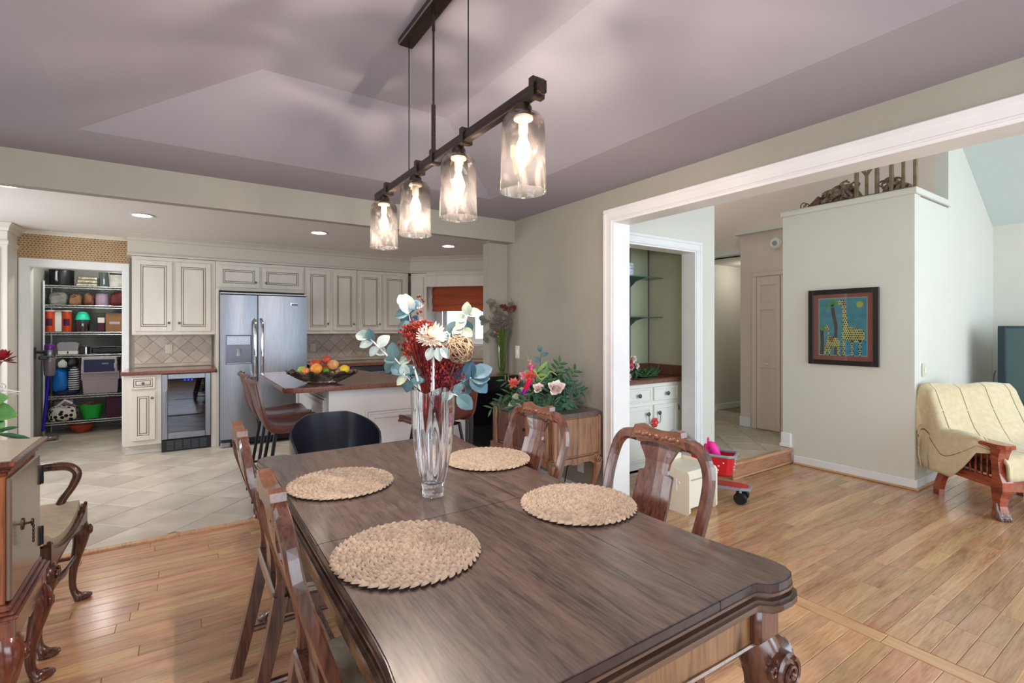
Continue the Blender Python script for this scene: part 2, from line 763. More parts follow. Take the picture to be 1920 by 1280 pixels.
wood('driftwood_grain', (84, 66, 54), (136, 112, 94), (164, 140, 120), rough=0.8, axis=0, scale=4, coat=0.0, bump=.3)
mat('gothic_wood', (118, 98, 74), 0.7, c2=(146, 124, 96), scale=12)
mat('top_beige', (206, 186, 160), 0.3, c2=(190, 168, 140), scale=3, coat=.3)
# ------------------------------------------------------------------ the shell
def structure(name, mb, m, label, cat, **k):
    o = mb.obj(name, m, **k)
    return tag(o, label, cat, kind='structure')

FW = 0.0833          # strip width of the oak floor
b = MB(); b.bb(-2.3, 7.6, -2.7, 3.93, -.06, -.012)
b.bb(2.9, 4.35, 3.2, 3.75, -.06, -.012)
floor = structure('floor', b, 'oak_strip', 'honey oak strip floor of the dining and living rooms', 'floor')


def camproj(x, y, z):
    S, C = sin(YAW), cos(YAW)
    t = S * x + C * y
    if t < .05:
        return None
    return 960 + 921 * (C * x - S * y) / t, 615 - 921 * (z - 1.38) / t, t

planks = []
rr = random.Random(3)
LEN = [0.35, 0.5, 0.65, 0.8, 1.0, 1.25, 1.5]
def plank_rows(x0, x1, y0, y1):
    n = int(round((y1 - y0) / FW))
    for i in range(n):
        y = y0 + (i + .5) * FW
        x = x0 - rr.random() * .9
        while x < x1:
            L = rr.choice(LEN)
            a, e = max(x, x0), min(x + L, x1)
            if e - a > .04:
                planks.append((a, e, y))
            x += L
plank_rows(-1.75, 2.545, 0.18, 0.18 + 45 * FW)
plank_rows(2.64, 7.5, 0.0, 19 * FW)
plank_rows(2.64, 5.16, 19 * FW, 31 * FW)
plank_rows(2.64, 4.3, 31 * FW, 39 * FW)
scored = []
for (a, e, y) in planks:
    vis = 0
    tm = 99
    for k in range(5):
        p = camproj(a + (e - a) * k / 4, y, 0)
        if p and -20 < p[0] < 1940 and 0 < p[1] < 1300:
            vis = 1
            tm = min(tm, p[2])
    x = (a + e) / 2
    hid = (.4 < x < 1.2 and .8 < y < 2.5)
    scored.append((tm + (6 if hid else 0) + (0 if vis else 50) - min(.5, (e - a) * .3), a, e, y))
scored.sort()
PM = {}
rest = MB()
cnt = 0
for sc, a, e, y in scored:
    if sc > 40:
        continue
    L = round(e - a, 3)
    if cnt < 299:
        key = L
        if key not in PM:
            q = MB()
            q.box((0, 0, -.006), (L - .0015, FW - .0015, .012), .0014)
            PM[key] = q.obj('plank', 'oak_floor', floor, loc=((a + e) / 2, y, 0))
        else:
            inst(PM[key], floor, ((a + e) / 2, y, 0))
        cnt += 1
    else:
        rest.box(((a + e) / 2, y, -.006), (L - .0015, FW - .0015, .012), .0014)
if rest.f:
    rest.obj('far_planks', 'oak_floor', floor, kind='stuff')
# boards that cross the run: doorway border and the edge to the tile
b = MB()
for i in range(3):
    b.bb(2.55, 2.635, .0 + i * .9, .895 + i * .9, -.012, .0, .0014)
for i in range(3):
    q = MB(); q.bb(2.551, 2.634, .0 + i * .9, .897 + i * .9, -.012, .0, .0014); q.obj('border_plank', 'oak_strip', floor)
b = MB(); b.bb(-1.75, 2.73, 3.925, 3.985, -.012, .012, .005)
o = b.obj('threshold_strip', 'oak_strip', floor)

# kitchen tile floor, laid on the diagonal
b = MB(); b.bb(-2.6, 4.3, 3.93, 9.05, -.06, -.004)
kfloor = structure('floor_kitchen', b, 'grout', 'beige stone tile floor of the kitchen laid diagonally', 'floor')
TS = 0.335
full = None
def tile_field(parent, m, org, ts, x0, x1, y0, y1, z, seen):
    full = None
    h = ts / sqrt(2)
    for i in range(-40, 41):
        for j in range(-40, 41):
            cx = org[0] + (i - j) * h
            cy = org[1] + (i + j) * h + h
            if cx < x0 - h or cx > x1 + h or cy < y0 - h or cy > y1 + h:
                continue
            g = h - .0035
            sq = [(cx - g, cy), (cx, cy - g), (cx + g, cy), (cx, cy + g)]
            p = clip(sq, x0, x1, y0, y1)
            if len(p) < 3 or parea(p) < .004 or not seen(cx, cy):
                continue
            if abs(parea(p) - 2 * g * g) < 1e-6:
                if full is None:
                    q = MB()
                    q.box((0, 0, -.004), (g * sqrt(2), g * sqrt(2), .008), .0025, Matrix.Rotation(pi / 4, 3, 'Z'))
                    full = q.obj('tile', m, parent, loc=(cx, cy, z))
                else:
                    inst(full, parent, (cx, cy, z))
            else:
                q = MB()
                q.prism([(u - cx, v - cy) for u, v in p], -.008, 0)
                q.obj('tile', m, parent, loc=(cx, cy, z))
def ks(x, y):
    p = camproj(x, y, 0)
    return p and -120 < p[0] < 1000
tile_field(kfloor, 'tile_floor', (-.06, 4.05), TS, -2.2, 2.72, 3.985, 6.9, 0, lambda x, y: ks(x, y) and not (x > 1.3 and y > 4.4))
tile_field(kfloor, 'tile_floor', (-.06, 4.05), TS, -1.5, -.3, 6.9, 9.0, 0, ks)

# raised foyer with its wooden step
b = MB(); b.bb(4.15, 7.5, 2.62, 5.2, -.05, .146)
ff = structure('floor_foyer', b, 'grout', 'raised foyer floor of diagonal beige tiles behind the wooden step', 'floor')
tile_field(ff, 'tile_foyer', (4.378, 2.66), .33, 4.15, 6.7, 2.62, 4.5, .15, lambda x, y: True)
b = MB(); b.bb(4.12, 5.185, 2.575, 2.64, .122, .154, .01); b.obj('step_nosing', 'oak_floor', ff)
b = MB(); b.bb(4.15, 5.185, 2.60, 2.62, 0.0, .122); b.obj('step_riser', 'oak_floor', ff)
b = MB(); b.bb(4.14, 5.185, 2.585, 2.6, 0.0, .02, .004); b.obj('step_shoe', 'oak_floor', ff)

# walls
H2 = 2.44
b = MB()
b.bb(2.73, 2.875, 2.70, 4.3, 0, H2)
b.bb(2.73, 2.875, -2.2, 2.70, 2.2, H2)
b.bb(2.73, 2.875, -2.2, -1.4, 0, 2.2)
b.bb(2.52, 2.73, 4.18, 4.3, 0, 2.227)
structure('wall_right', b, 'wall_paint', 'taupe dining wall with the wide cased opening to the living room', 'wall')
b = MB(); b.bb(-2.3, 2.50, 4.04, 4.12, 2.227, H2); b.bb(2.50, 2.73, 4.04, 4.19, 2.227, H2)
structure('beam', b, 'wall_paint', 'taupe dropped beam between dining room and kitchen', 'beam')
b = MB()
for (x0, x1, z0, z1) in ((-2.3, -1.4, 0, H2), (2.4, 2.875, 0, H2), (-1.4, 2.4, 0, .45), (-1.4, 2.4, 2.25, H2)):
    b.bb(x0, x1, -2.35, -2.2, z0, z1)
structure('wall_behind', b, 'wall_paint', 'taupe dining wall with wide window opposite the kitchen', 'wall')
b = MB()
for (y0, y1, z0, z1) in ((-2.35, -.7, 0, H2), (1.9, 4.19, 0, H2), (-.7, 1.9, 0, .45), (-.7, 1.9, 2.25, H2)):
    b.bb(-2.35, -2.2, y0, y1, z0, z1)
structure('wall_left', b, 'wall_paint', 'taupe dining wall on the buffet side', 'wall')
# dining ceiling with its shallow tray
b = MB()
tx0, tx1, ty0, ty1, ins, dz = -.47, 2.10, .02, 3.46, .787, .204
O = [(-2.3, -2.35), (2.73, -2.35), (2.73, 4.04), (-2.3, 4.04)]
I = [(tx0, ty0), (tx1, ty0), (tx1, ty1), (tx0, ty1)]
K = [(tx0 + ins, ty0 + ins), (tx1 - ins, ty0 + ins), (tx1 - ins, ty1 - ins), (tx0 + ins, ty1 - ins)]
vs = [(x, y, H2) for x, y in O] + [(x, y, H2) for x, y in I] + [(x, y, H2 + dz) for x, y in K]
fs = []
for i in range(4):
    j = (i + 1) % 4
    fs.append((j, i, 4 + i, 4 + j))
    fs.append((4 + j, 4 + i, 8 + i, 8 + j))
fs.append((11, 10, 9, 8))
b.add(vs, fs)
b.bb(-2.35, 2.9, -2.4, 4.2, H2 + .3, H2 + .35)
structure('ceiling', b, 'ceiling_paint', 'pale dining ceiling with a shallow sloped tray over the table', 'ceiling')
b = MB(); b.bb(-2.7, 4.3, 4.19, 7.45, H2, H2 + .06)
structure('ceiling_kitchen', b, 'kitchen_ceiling_paint', 'flat white kitchen ceiling with recessed lights', 'ceiling')
# casing of the wide opening
b = MB()
sec = [(0, 0), (.012, .0), (.02, .012), (.02, .03), (.026, .036), (.026, .062), (.016, .072), (.016, .082), (0, .085)]
def casing(mb, path, w, t, axis):
    pass
b.bb(2.712, 2.73, 2.69, 2.775, 0, 2.2, .004)
b.bb(2.704, 2.73, 2.752, 2.782, 0, 2.262, .005)
b.bb(2.706, 2.73, 2.69, 2.704, 0, 2.2, .004)
b.bb(2.712, 2.73, -1.4, 2.775, 2.2, 2.285, .004)
b.bb(2.704, 2.73, -1.4, 2.782, 2.262, 2.292, .005)
b.bb(2.706, 2.73, -1.4, 2.704, 2.2, 2.214, .004)
b.bb(2.715, 2.89, 2.677, 2.70, 0, 2.2)
b.bb(2.715, 2.89, -1.4, 2.677, 2.184, 2.2)
structure('trim_1', b, 'trim_white', 'white moulded casing round the wide opening to the living room', 'casing')
b = MB(); b.bb(2.718, 2.73, 2.782, 4.18, 0, .09, .004)
structure('baseboard_right', b, 'trim_white', 'white baseboard below the sideboard wall', 'baseboard')

# kitchen back wall with the pantry opening
b = MB()
b.bb(-2.6, -1.39, 7.33, 7.45, 0, H2)
b.bb(-1.39, -.60, 7.33, 7.45, 2.05, H2)
b.bb(-.60, 2.95, 7.33, 7.45, 0, H2)
wkb = structure('wall_back', b, 'wall_paint', 'kitchen wall behind the cabinets with the pantry doorway', 'wall')
b = MB(); b.bb(-2.7, -2.58, 4.19, 5.0, 0, H2); b.bb(-2.7, -2.58, 6.2, 7.45, 0, H2); b.bb(-2.7, -2.58, 5, 6.2, 0, .8); b.bb(-2.7, -2.58, 5, 6.2, 2.1, H2)
structure('wall_kitchen_left', b, 'wall_paint', 'kitchen side wall with a window', 'wall')
b = MB(); b.bb(3.95, 4.05, 4.0, 6.2, 0, H2); b.bb(2.875, 4.05, 4.2, 4.3, 0, H2)
structure('wall_kitchen_right', b, 'wall_paint', 'kitchen wall beyond the peninsula', 'wall')
b = MB()
b.bb(-1.56, -1.5, 7.45, 9.0, 0, H2); b.bb(-.25, -.2, 7.45, 9.0, 0, H2); b.bb(-1.56, -.2, 9.0, 9.06, 0, H2); b.bb(-1.56, -.2, 7.45, 9.06, H2, H2 + .05)
structure('wall_pantry', b, 'pantry_wall', 'grey walls inside the walk-in pantry', 'wall')
# wallpaper band above the pantry door
m = mat('wicker_paper', (150, 112, 70), 0.85)
nt = m.node_tree
tc = nt.nodes.new('ShaderNodeTexCoord')
br = nt.nodes.new('ShaderNodeTexBrick')
br.inputs['Scale'].default_value = 26
br.inputs['Color1'].default_value = rgb(116, 86, 58)
br.inputs['Color2'].default_value = rgb(140, 108, 76)
br.inputs['Mortar'].default_value = rgb(184, 156, 118)
br.inputs['Mortar Size'].default_value = .16
br.inputs['Brick Width'].default_value = .8
br.inputs['Row Height'].default_value = .62
br.offset = .37
mp = nt.nodes.new('ShaderNodeMapping')
mp.inputs['Rotation'].default_value = (pi / 2, 0, 0)
nt.links.new(tc.outputs['Object'], mp.inputs[0])
nt.links.new(mp.outputs[0], br.inputs['Vector'])
nt.links.new(br.outputs['Color'], nt.nodes['Principled BSDF'].inputs['Base Color'])
b = MB(); b.bb(-1.48, -.53, 7.318, 7.33, 2.14, 2.40)
b.obj('wallpaper', 'wicker_paper', wkb)
# pantry door casing
b = MB()
for (x0, x1, z0, z1) in ((-1.475, -1.39, 0, 2.135), (-.60, -.535, 0, 2.135)):
    b.bb(x0, x1, 7.31, 7.33, z0, z1, .004)
    b.bb(x0 if x0 < -1 else x1 - .022, x0 + .022 if x0 < -1 else x1, 7.302, 7.33, z0, 2.113, .004)
b.bb(-1.475, -.535, 7.309, 7.33, 2.05, 2.135, .004)
b.bb(-1.475, -.535, 7.302, 7.33, 2.113, 2.137, .004)
b.bb(-1.40, -1.385, 7.32, 7.46, 0, 2.05); b.bb(-.605, -.59, 7.32, 7.46, 0, 2.05); b.bb(-1.4, -.59, 7.32, 7.46, 2.045, 2.06)
structure('trim_2', b, 'trim_white', 'white casing round the pantry doorway', 'casing')
b = MB()
crown = [(-.0, 0), (.0, -.06), (.012, -.055), (.02, -.035), (.045, -.012), (.055, -.008), (.055, 0)]
def crown_run(b, pts, z, s=1.0):
    b.sweep([(a * s, c * s) for a, c in crown], [(x, y, z) for x, y in pts], smooth=False)
crown_run(b, [(-1.48, 7.33), (-.53, 7.33)], H2, .8)
structure('trim_3', b, 'trim_cream', 'cream crown moulding above the woven wallpaper', 'moulding')
# soffit over the cabinets
dg = .87
b = MB()
b.prism([(-.53, 7.33), (-.53, 7.0), (2.83, 7.0), (2.83 + dg, 7.0 - dg), (3.95, 5.85), (3.95, 7.33)], 2.205, H2)
b.sweep([(0, -.012), (.0, .02), (.012, .02), (.02, .008), (.02, -.012)], [(-.53, 7.33, 2.215), (-.53, 7.0, 2.215), (2.83, 7.0, 2.215), (2.83 + dg, 7.0 - dg, 2.215)])
crown_run(b, [(-.53, 7.33), (-.53, 7.0), (2.83, 7.0), (2.83 + dg, 7.0 - dg)], H2, 1.1)
structure('trim_4', b, 'soffit_cream', 'cream soffit with crown moulding above the kitchen cabinets', 'soffit')
# ------------------------------------------------------------------ kitchen
def wb_(root):
    """mesh builder that takes world coordinates for a part of an unturned thing"""
    m = MB()
    m.M = Matrix.Translation(-root.location)
    return m

def door_mesh(b, x0, x1, z0, z1, y, t=.02, fw=.052, flat=False):
    """raised-panel front facing -Y whose face is at y (two slots: paint, glaze)"""
    b.cm = 1
    b.bb(x0 + .004, x1 - .004, y + .006, y + t, z0 + .004, z1 - .004)
    b.cm = 0
    w = min(fw, (z1 - z0) * .27, (x1 - x0) * .27)
    for (a, c, d, e) in ((x0, x0 + w, z0, z1), (x1 - w, x1, z0, z1), (x0 + w, x1 - w, z0, z0 + w), (x0 + w, x1 - w, z1 - w, z1)):
        b.bb(a, c, y, y + t, d, e, .0025)
    g = .006
    X0, X1, Z0, Z1 = x0 + w + g, x1 - w - g, z0 + w + g, z1 - w - g
    r = .012
    for (a, c, d, e) in ((X0, X0 + r, Z0, Z1), (X1 - r, X1, Z0, Z1), (X0 + r, X1 - r, Z0, Z0 + r), (X0 + r, X1 - r, Z1 - r, Z1)):
        b.bb(a, c, y + .002, y + t, d, e, .002)
    k = r + .0055
    b.bb(X0 + k, X1 - k, y + .001, y + t, Z0 + k, Z1 - k, .006)
    return b

def knob_part(parent, p, m='pewter', r=.015):
    b = wbp(parent)
    q = Matrix.Translation(Vector(p)) @ Matrix.Rotation(pi / 2, 4, 'X')
    b.M = b.M @ q
    b.lathe([(.006, 0), (.005, .012), (r * .8, .016), (r, .022), (r * .8, .028), (r * .2, .031)], 10)
    return b.obj('knob', m, parent)

def wbp(part):
    m = MB()
    r = part
    off = Vector((0, 0, 0))
    while r:
        off += r.location
        r = r.parent
    m.M = Matrix.Translation(-off)
    return m

def cab_door(root, x0, x1, z0, z1, y, knob=None, name='door', m=('cabinet_cream', 'cabinet_glaze')):
    o = door_mesh(wb_(root), x0, x1, z0, z1, y).obj(name, m, root)
    if knob:
        knob_part(o, (knob[0], y, knob[1]))
    return o

def upper(label, x0, x1, z0, z1, doors, y=7.0):
    r = thing('upper_cabinet', label, 'cabinet', ((x0 + x1) / 2, 7.325, z0))
    b = wb_(r)
    b.bb(x0, x1, y + .001, 7.325, z0, z1, .002)
    b.bb(x0, x1, y - .004, y + .01, z0 - .012, z0 + .006, .003)
    b.obj('body', 'cabinet_cream', r)
    for d in doors:
        cab_door(r, d[0], d[1], d[2], d[3], y - .019, d[4])
    return r

zt = 2.20
upper('cream wall cabinet with two tall doors above the wine fridge', -.49, .318, 1.315, zt,
      [(-.462, -.114, 1.345, 2.155, (-.145, 1.44)), (-.078, .27, 1.345, 2.155, (-.045, 1.44))])
upper('cream wall cabinet with two low doors above the steel refrigerator', .322, 1.338, 1.855, zt,
      [(.345, .80, 1.885, 2.155, (.755, 1.955)), (.83, 1.315, 1.885, 2.155, (.875, 1.955))])
upper('cream wall cabinet with two narrow doors directly right of the refrigerator', 1.342, 2.036, 1.315, zt,
      [(1.36, 1.665, 1.345, 2.155, (1.635, 1.44)), (1.705, 2.015, 1.345, 2.155, (1.985, 1.44))])
upper('cream wall cabinet with two narrow doors nearest the window corner', 2.040, 2.80, 1.315, zt,
      [(2.06, 2.385, 1.345, 2.155, (2.355, 1.44)), (2.415, 2.76, 1.345, 2.155, (2.73, 1.44))])
# fridge side panels
r = thing('fridge_panel', 'cream tall filler panel between the wine fridge and the refrigerator', 'panel', (.305, 7.0, 0))
b = wb_(r); b.bb(.262, .318, 6.69, 6.71, 0, .866, .002); b.bb(.320, .341, 6.69, 7.32, 0, 1.85, .002); b.obj('panel', 'cabinet_cream', r)

# tall cream cabinet at the left of the pantry
r = thing('pantry_cabinet', 'tall cream cabinet with crown left of the pantry doorway', 'cabinet', (-1.8, 7.15, 0))
b = wb_(r); b.bb(-2.2, -1.482, 6.955, 7.325, 0, 2.36, .003); b.obj('body', 'cabinet_cream', r)
b = wb_(r)
crown_run(b, [(-2.2, 6.955), (-1.482, 6.955), (-1.482, 7.32)], 2.437, 1.3)
b.bb(-2.2, -1.482, 6.955, 7.32, 2.36, 2.437)
b.sweep([(0, -.02), (.012, -.012), (.012, .006), (.02, .012), (.02, .02), (0, .02)], [(-2.2, 6.955, 2.24), (-1.482, 6.955, 2.24), (-1.482, 7.32, 2.24)])
b.obj('crown', 'cabinet_cream', r)
cab_door(r, -2.15, -1.54, .15, 2.19, 6.936, None)

# base cabinet with drawer
def outlet(label, p, axis='y', m='ivory_plastic', w=.075, h=.115, kind='outlet', sw=False):
    """wall plate facing -Y (axis y) or -X (axis x)"""
    r = thing(kind, label, kind.split('_')[-1], p, 0 if axis == 'y' else -pi / 2)
    b = MB(); b.bb(-w / 2, w / 2, -.008, 0, -h / 2, h / 2, .003)
    b.obj('plate', m, r)
    b = MB()
    if sw:
        b.bb(-.012, .012, -.014, -.008, -.025, .025, .003)
        b.obj('rocker', 'white_plastic', r)
    else:
        for z in (-.026, .026):
            b.bb(-.017, .017, -.011, -.008, z - .018, z + .018, .004)
        b.obj('socket', m, r)
    return r

r = thing('base_cabinet', 'cream narrow base cabinet with one drawer over one door', 'cabinet', (-.375, 7.0, 0))
b = wb_(r); b.bb(-.545, -.208, 6.71, 7.325, .10, .868, .002); b.bb(-.53, -.208, 6.775, 7.32, 0, .10); b.bb(-.535, -.208, 6.765, 6.78, 0, .045, .003); b.obj('body', 'cabinet_cream', r)
d = door_mesh(wb_(r), -.475, -.265, .715, .845, 6.69, fw=.02).obj('drawer', ('cabinet_cream', 'cabinet_glaze'), r)
knob_part(d, (-.37, 6.69, .78))
cab_door(r, -.475, -.265, .155, .685, 6.69, (-.29, .615))
# wine fridge
r = thing('wine_fridge', 'stainless framed glass door wine fridge under the brown counter', 'wine fridge', (.025, 7.0, 0))
b = wb_(r)
b.bb(-.203, -.185, 6.72, 7.3, .1, .862); b.bb(.24, .258, 6.72, 7.3, .1, .862); b.bb(-.2, .256, 7.28, 7.3, .1, .862); b.bb(-.2, .256, 6.72, 7.3, .845, .862); b.bb(-.2, .256, 6.72, 7.3, .1, .13)
b.obj('body', 'black_plastic', r)
b = wb_(r)
for (x0, x1, z0, z1) in ((-.205, -.150, .14, .865), (.205, .258, .14, .865), (-.150, .205, .81, .865), (-.150, .205, .14, .205)):
    b.bb(x0, x1, 6.675, 6.705, z0, z1, .004)
dr = b.obj('door', 'steel', r)
b = wbp(dr); b.bb(-.15, .205, 6.688, 6.694, .205, .81); thin_glass('dark_glass', (120, 140, 180), refl=.10, rough=.02); b.obj('pane', 'dark_glass', dr)
b = wbp(dr); b.tube([(-.165, 6.675, .33), (-.165, 6.645, .34), (-.165, 6.645, .68), (-.165, 6.675, .69)], .008); b.obj('handle', 'chrome', dr)
for k in range(6):
    z = .27 + k * .075
    b = wb_(r)
    b.bb(-.18, .235, 6.73, 6.738, z, z + .016, .003)
    for i in range(9):
        x = -.175 + i * .05
        b.tube([(x, 6.735, z + .006), (x, 7.2, z + .006)], .003, 5)
    b.obj('shelf', 'wire_chrome', r)
b = wb_(r); b.bb(-.1, .12, 6.96, 6.97, .74, .80); b.obj('control_panel', 'black_plastic', r)
mat('blue_led', (60, 110, 255), .3, emit=(70, 130, 255), estr=6)
b = wb_(r)
for i in range(3): b.bb(.0 + i * .035, .018 + i * .035, 6.955, 6.962, .762, .782)
b.obj('display', 'blue_led', r)
l = bpy.data.lights.new('fridge_fill', 'POINT'); l.energy = .9; l.color = (.6, .75, 1); l.shadow_soft_size = .02  # small light added inside to brighten the wine fridge
lo = bpy.data.objects.new('fridge_fill', l); lo.location = (.03, 6.85, .82); COL.objects.link(lo)
b = wb_(r); b.bb(-.207, .258, 6.685, 6.72, .0, .135, .004)
g = b.obj('grille', 'black_plastic', r)
b = wbp(g)
for i in range(6):
    for k in range(5):
        b.bb(-.16 + k * .078, -.095 + k * .078, 6.680, 6.686, .022 + i * .017, .03 + i * .017)
b.obj('slots', 'steel_dark', g, kind='stuff')
# counter left
b = MB(); b.bb(-.565, .318, 6.665, 7.325, .868, .908, .012)
o = b.obj('countertop', 'granite'); tag(o, 'short reddish brown granite counter over the wine fridge', 'countertop')

# backsplash tiles
mat('grout_light', (166, 150, 134), .85)
def splash(root, x0, x1, z0, z1, y, ts=.125):
    h = ts / sqrt(2)
    full = None
    g = h - .002
    for i in range(-30, 60):
        for j in range(-2, 14):
            cx = x0 + i * h
            cz = z0 + j * h
            if (i + j) % 2:
                continue
            p = clip([(cx - g, cz), (cx, cz - g), (cx + g, cz), (cx, cz + g)], x0, x1, z0, z1)
            if len(p) < 3 or parea(p) < .0012:
                continue
            if abs(parea(p) - 2 * g * g) < 1e-7:
                if not full:
                    q = MB(); q.box((0, 0, 0), (g * sqrt(2), .008, g * sqrt(2)), .002, Matrix.Rotation(pi / 4, 3, 'Y'))
                    full = q.obj('tile', 'tile_splash', root, loc=(cx, y, cz))
                else:
                    inst(full, root, (cx, y, cz))
            else:
                q = MB(); q.prism([(u - cx, v - cz) for u, v in p], -.004, .004, 'y')
                q.obj('tile', 'tile_splash', root, loc=(cx, y, cz))
b = MB(); b.bb(-.49, .30, 7.322, 7.33, .908, 1.315)
bs = structure('wall_splash', b, 'grout_light', 'backsplash of diagonal beige stone tiles above the short counter', 'backsplash')
splash(bs, -.485, .29, .955, 1.31, 7.319)
b = MB(); b.bb(-.485, .29, 7.314, 7.324, .912, .952, .003); b.obj('border_tile', 'tile_splash', bs)
b = MB(); b.bb(1.36, 3.0, 7.322, 7.33, .908, 1.315)
bs = structure('wall_splash', b, 'grout_light', 'backsplash of diagonal beige stone tiles right of the refrigerator', 'backsplash')
splash(bs, 1.37, 2.9, .955, 1.31, 7.319)
b = MB(); b.bb(1.37, 2.9, 7.314, 7.324, .912, .952, .003); b.obj('border_tile', 'tile_splash', bs)
outlet('ivory wall outlet on the backsplash above the wine fridge', (-.155, 7.312, 1.125), 'y')
outlet('ivory wall outlet on the backsplash right of the refrigerator', (1.51, 7.312, 1.105), 'y')

# refrigerator
r = thing('refrigerator', 'stainless side by side refrigerator with ice dispenser', 'refrigerator', (.81, 6.9, 0))
b = wb_(r); b.bb(.345, 1.275, 6.59, 7.28, .03, 1.775, .006); b.obj('body', 'steel_dark', r)
def fdoor(x0, x1, z0, z1):
    n = 10
    pts = [(x0, 6.58)] + [(x0 + (x1 - x0) * i / n, 6.515 - .018 * sin(pi * i / n)) for i in range(n + 1)] + [(x1, 6.58)]
    q = wb_(r); q.prism(pts, z0, z1, 'z', smooth=True)
    return q
dl = fdoor(.345, .722, .10, 1.765).obj('door', 'steel', r)
dr = fdoor(.734, 1.275, .10, 1.765).obj('door', 'steel', r)
for dd, x, sgn in ((dl, .698, 1), (dr, .762, -1)):
    q = wbp(dd)
    P = smooth_path([(x, 6.515, .79), (x - .006 * sgn, 6.45, .86), (x - .004 * sgn, 6.425, 1.14), (x - .006 * sgn, 6.45, 1.42), (x, 6.515, 1.49)], 5)
    q.tube(P, .014, 8, flat=(.8, 1.2), up=(1, 0, 0))
    q.obj('handle', 'chrome', dd)
q = wbp(dl)
q.bb(.392, .662, 6.478, 6.53, .965, 1.30, .006)
dp = q.obj('dispenser', 'steel_dark', dl)
q = wbp(dl); q.bb(.412, .645, 6.472, 6.48, 1.185, 1.29, .003)
for i in range(1): pass
q.obj('dispenser_panel', 'steel', dl)
q = wbp(dl)
q.grid(lambda u, v: (.415 + .226 * u, 6.472 + .001 - .0 * sin(pi * u), .99 + .185 * v), 4, 4)
q.obj('dispenser_recess', 'steel_dark', dl)
q = wbp(dl); q.lathe([(.03, 0), (.022, .05), (.035, .08)], 12, (.528, 6.468, 1.06)); q.obj('dispenser_lever', 'grey_plastic', dl)
q = wbp(dl); q.bb(.405, .65, 6.455, 6.48, .968, .985, .004); q.obj('drip_tray', 'steel', dl)
q = wbp(dl)
for i in range(6): q.box((.452 + i * .03, 6.470, 1.235), (.012, .004, .006))
q.obj('indicator_lights', 'white_plastic', dl)
q = wbp(dr); q.bb(1.085, 1.17, 6.490, 6.505, 1.655, 1.69, .004); q.obj('badge', 'chrome', dr)
q = wbp(dr); q.bb(1.092, 1.163, 6.487, 6.491, 1.66, 1.674); q.obj('badge_stripe', 'black_plastic', dr)
b = wb_(r); b.bb(.36, 1.26, 6.56, 6.60, .03, .095, .004); b.obj('toe_grille', 'black_plastic', r)
for x in (.39, 1.2):
    b = wb_(r); b.bb(x - .04, x + .06, 6.54, 6.62, 0.0, .055, .012); b.obj('foot', 'grey_plastic', r)
b = wb_(r); b.bb(.345, 1.275, 6.53, 7.28, 1.775, 1.795, .004); b.obj('hinge_cover', 'steel', r)

# right-hand base run with dishwasher, diagonal corner
P0 = Vector((2.83, 7.0, 0))
DG = Matrix.Translation(P0) @ Matrix.Rotation(-pi / 4, 4, 'Z')
def base_unit(label, x0, x1, doors):
    r = thing('base_cabinet', label, 'cabinet', ((x0 + x1) / 2, 7.0, 0))
    b = wb_(r); b.bb(x0, x1, 6.74, 7.32, 0, .868, .002); b.obj('body', 'cabinet_cream', r)
    for d in doors:
        o = cab_door(r, d[0], d[1], .14, .68, 6.72, ((d[0] + d[1]) / 2, .62))
        o = door_mesh(wb_(r), d[0], d[1], .70, .84, 6.72, fw=.022).obj('drawer', ('cabinet_cream', 'cabinet_glaze'), r)
        knob_part(o, ((d[0] + d[1]) / 2, 6.72, .77))
base_unit('cream base cabinet between the refrigerator and the dishwasher', 1.342, 1.868, [(1.36, 1.85)])
base_unit('cream base cabinet right of the dishwasher', 2.442, 2.76, [(2.46, 2.75)])
r = thing('dishwasher', 'stainless dishwasher behind the fruit bowl', 'dishwasher', (2.155, 7.0, 0))
b = wb_(r); b.bb(1.874, 2.436, 6.75, 7.3, .02, .865); b.obj('body', 'black_plastic', r)
b = wb_(r); b.bb(1.876, 2.434, 6.71, 6.75, .11, .78, .005); d = b.obj('door', 'steel', r)
b = wbp(d); b.tube([(1.93, 6.71, .755), (1.93, 6.67, .755), (2.38, 6.67, .755), (2.38, 6.71, .755)], .01, 8); b.obj('handle', 'chrome', d)
b = wb_(r); b.bb(1.876, 2.434, 6.715, 6.75, .785, .86, .004); b.obj('control_panel', 'steel_dark', r)
r = thing('corner_sink_cabinet', 'cream diagonal sink base cabinet under the kitchen window', 'cabinet', (3.3, 6.5, 0))
b = wb_(r); b.prism([(2.78, 6.74), (3.6, 5.92), (3.94, 5.92), (3.94, 6.1), (2.92, 7.12), (2.78, 7.12)], 0, .868); b.obj('body', 'cabinet_cream', r)
b = MB(); b.prism([(1.342, 7.325), (1.342, 6.695), (2.77, 6.695), (3.60, 5.865), (3.94, 5.865), (3.94, 6.2), (3.0, 7.14), (2.82, 7.325)], .868, .908)
o = b.obj('countertop', 'granite'); tag(o, 'long reddish brown granite counter below the window corner', 'countertop')

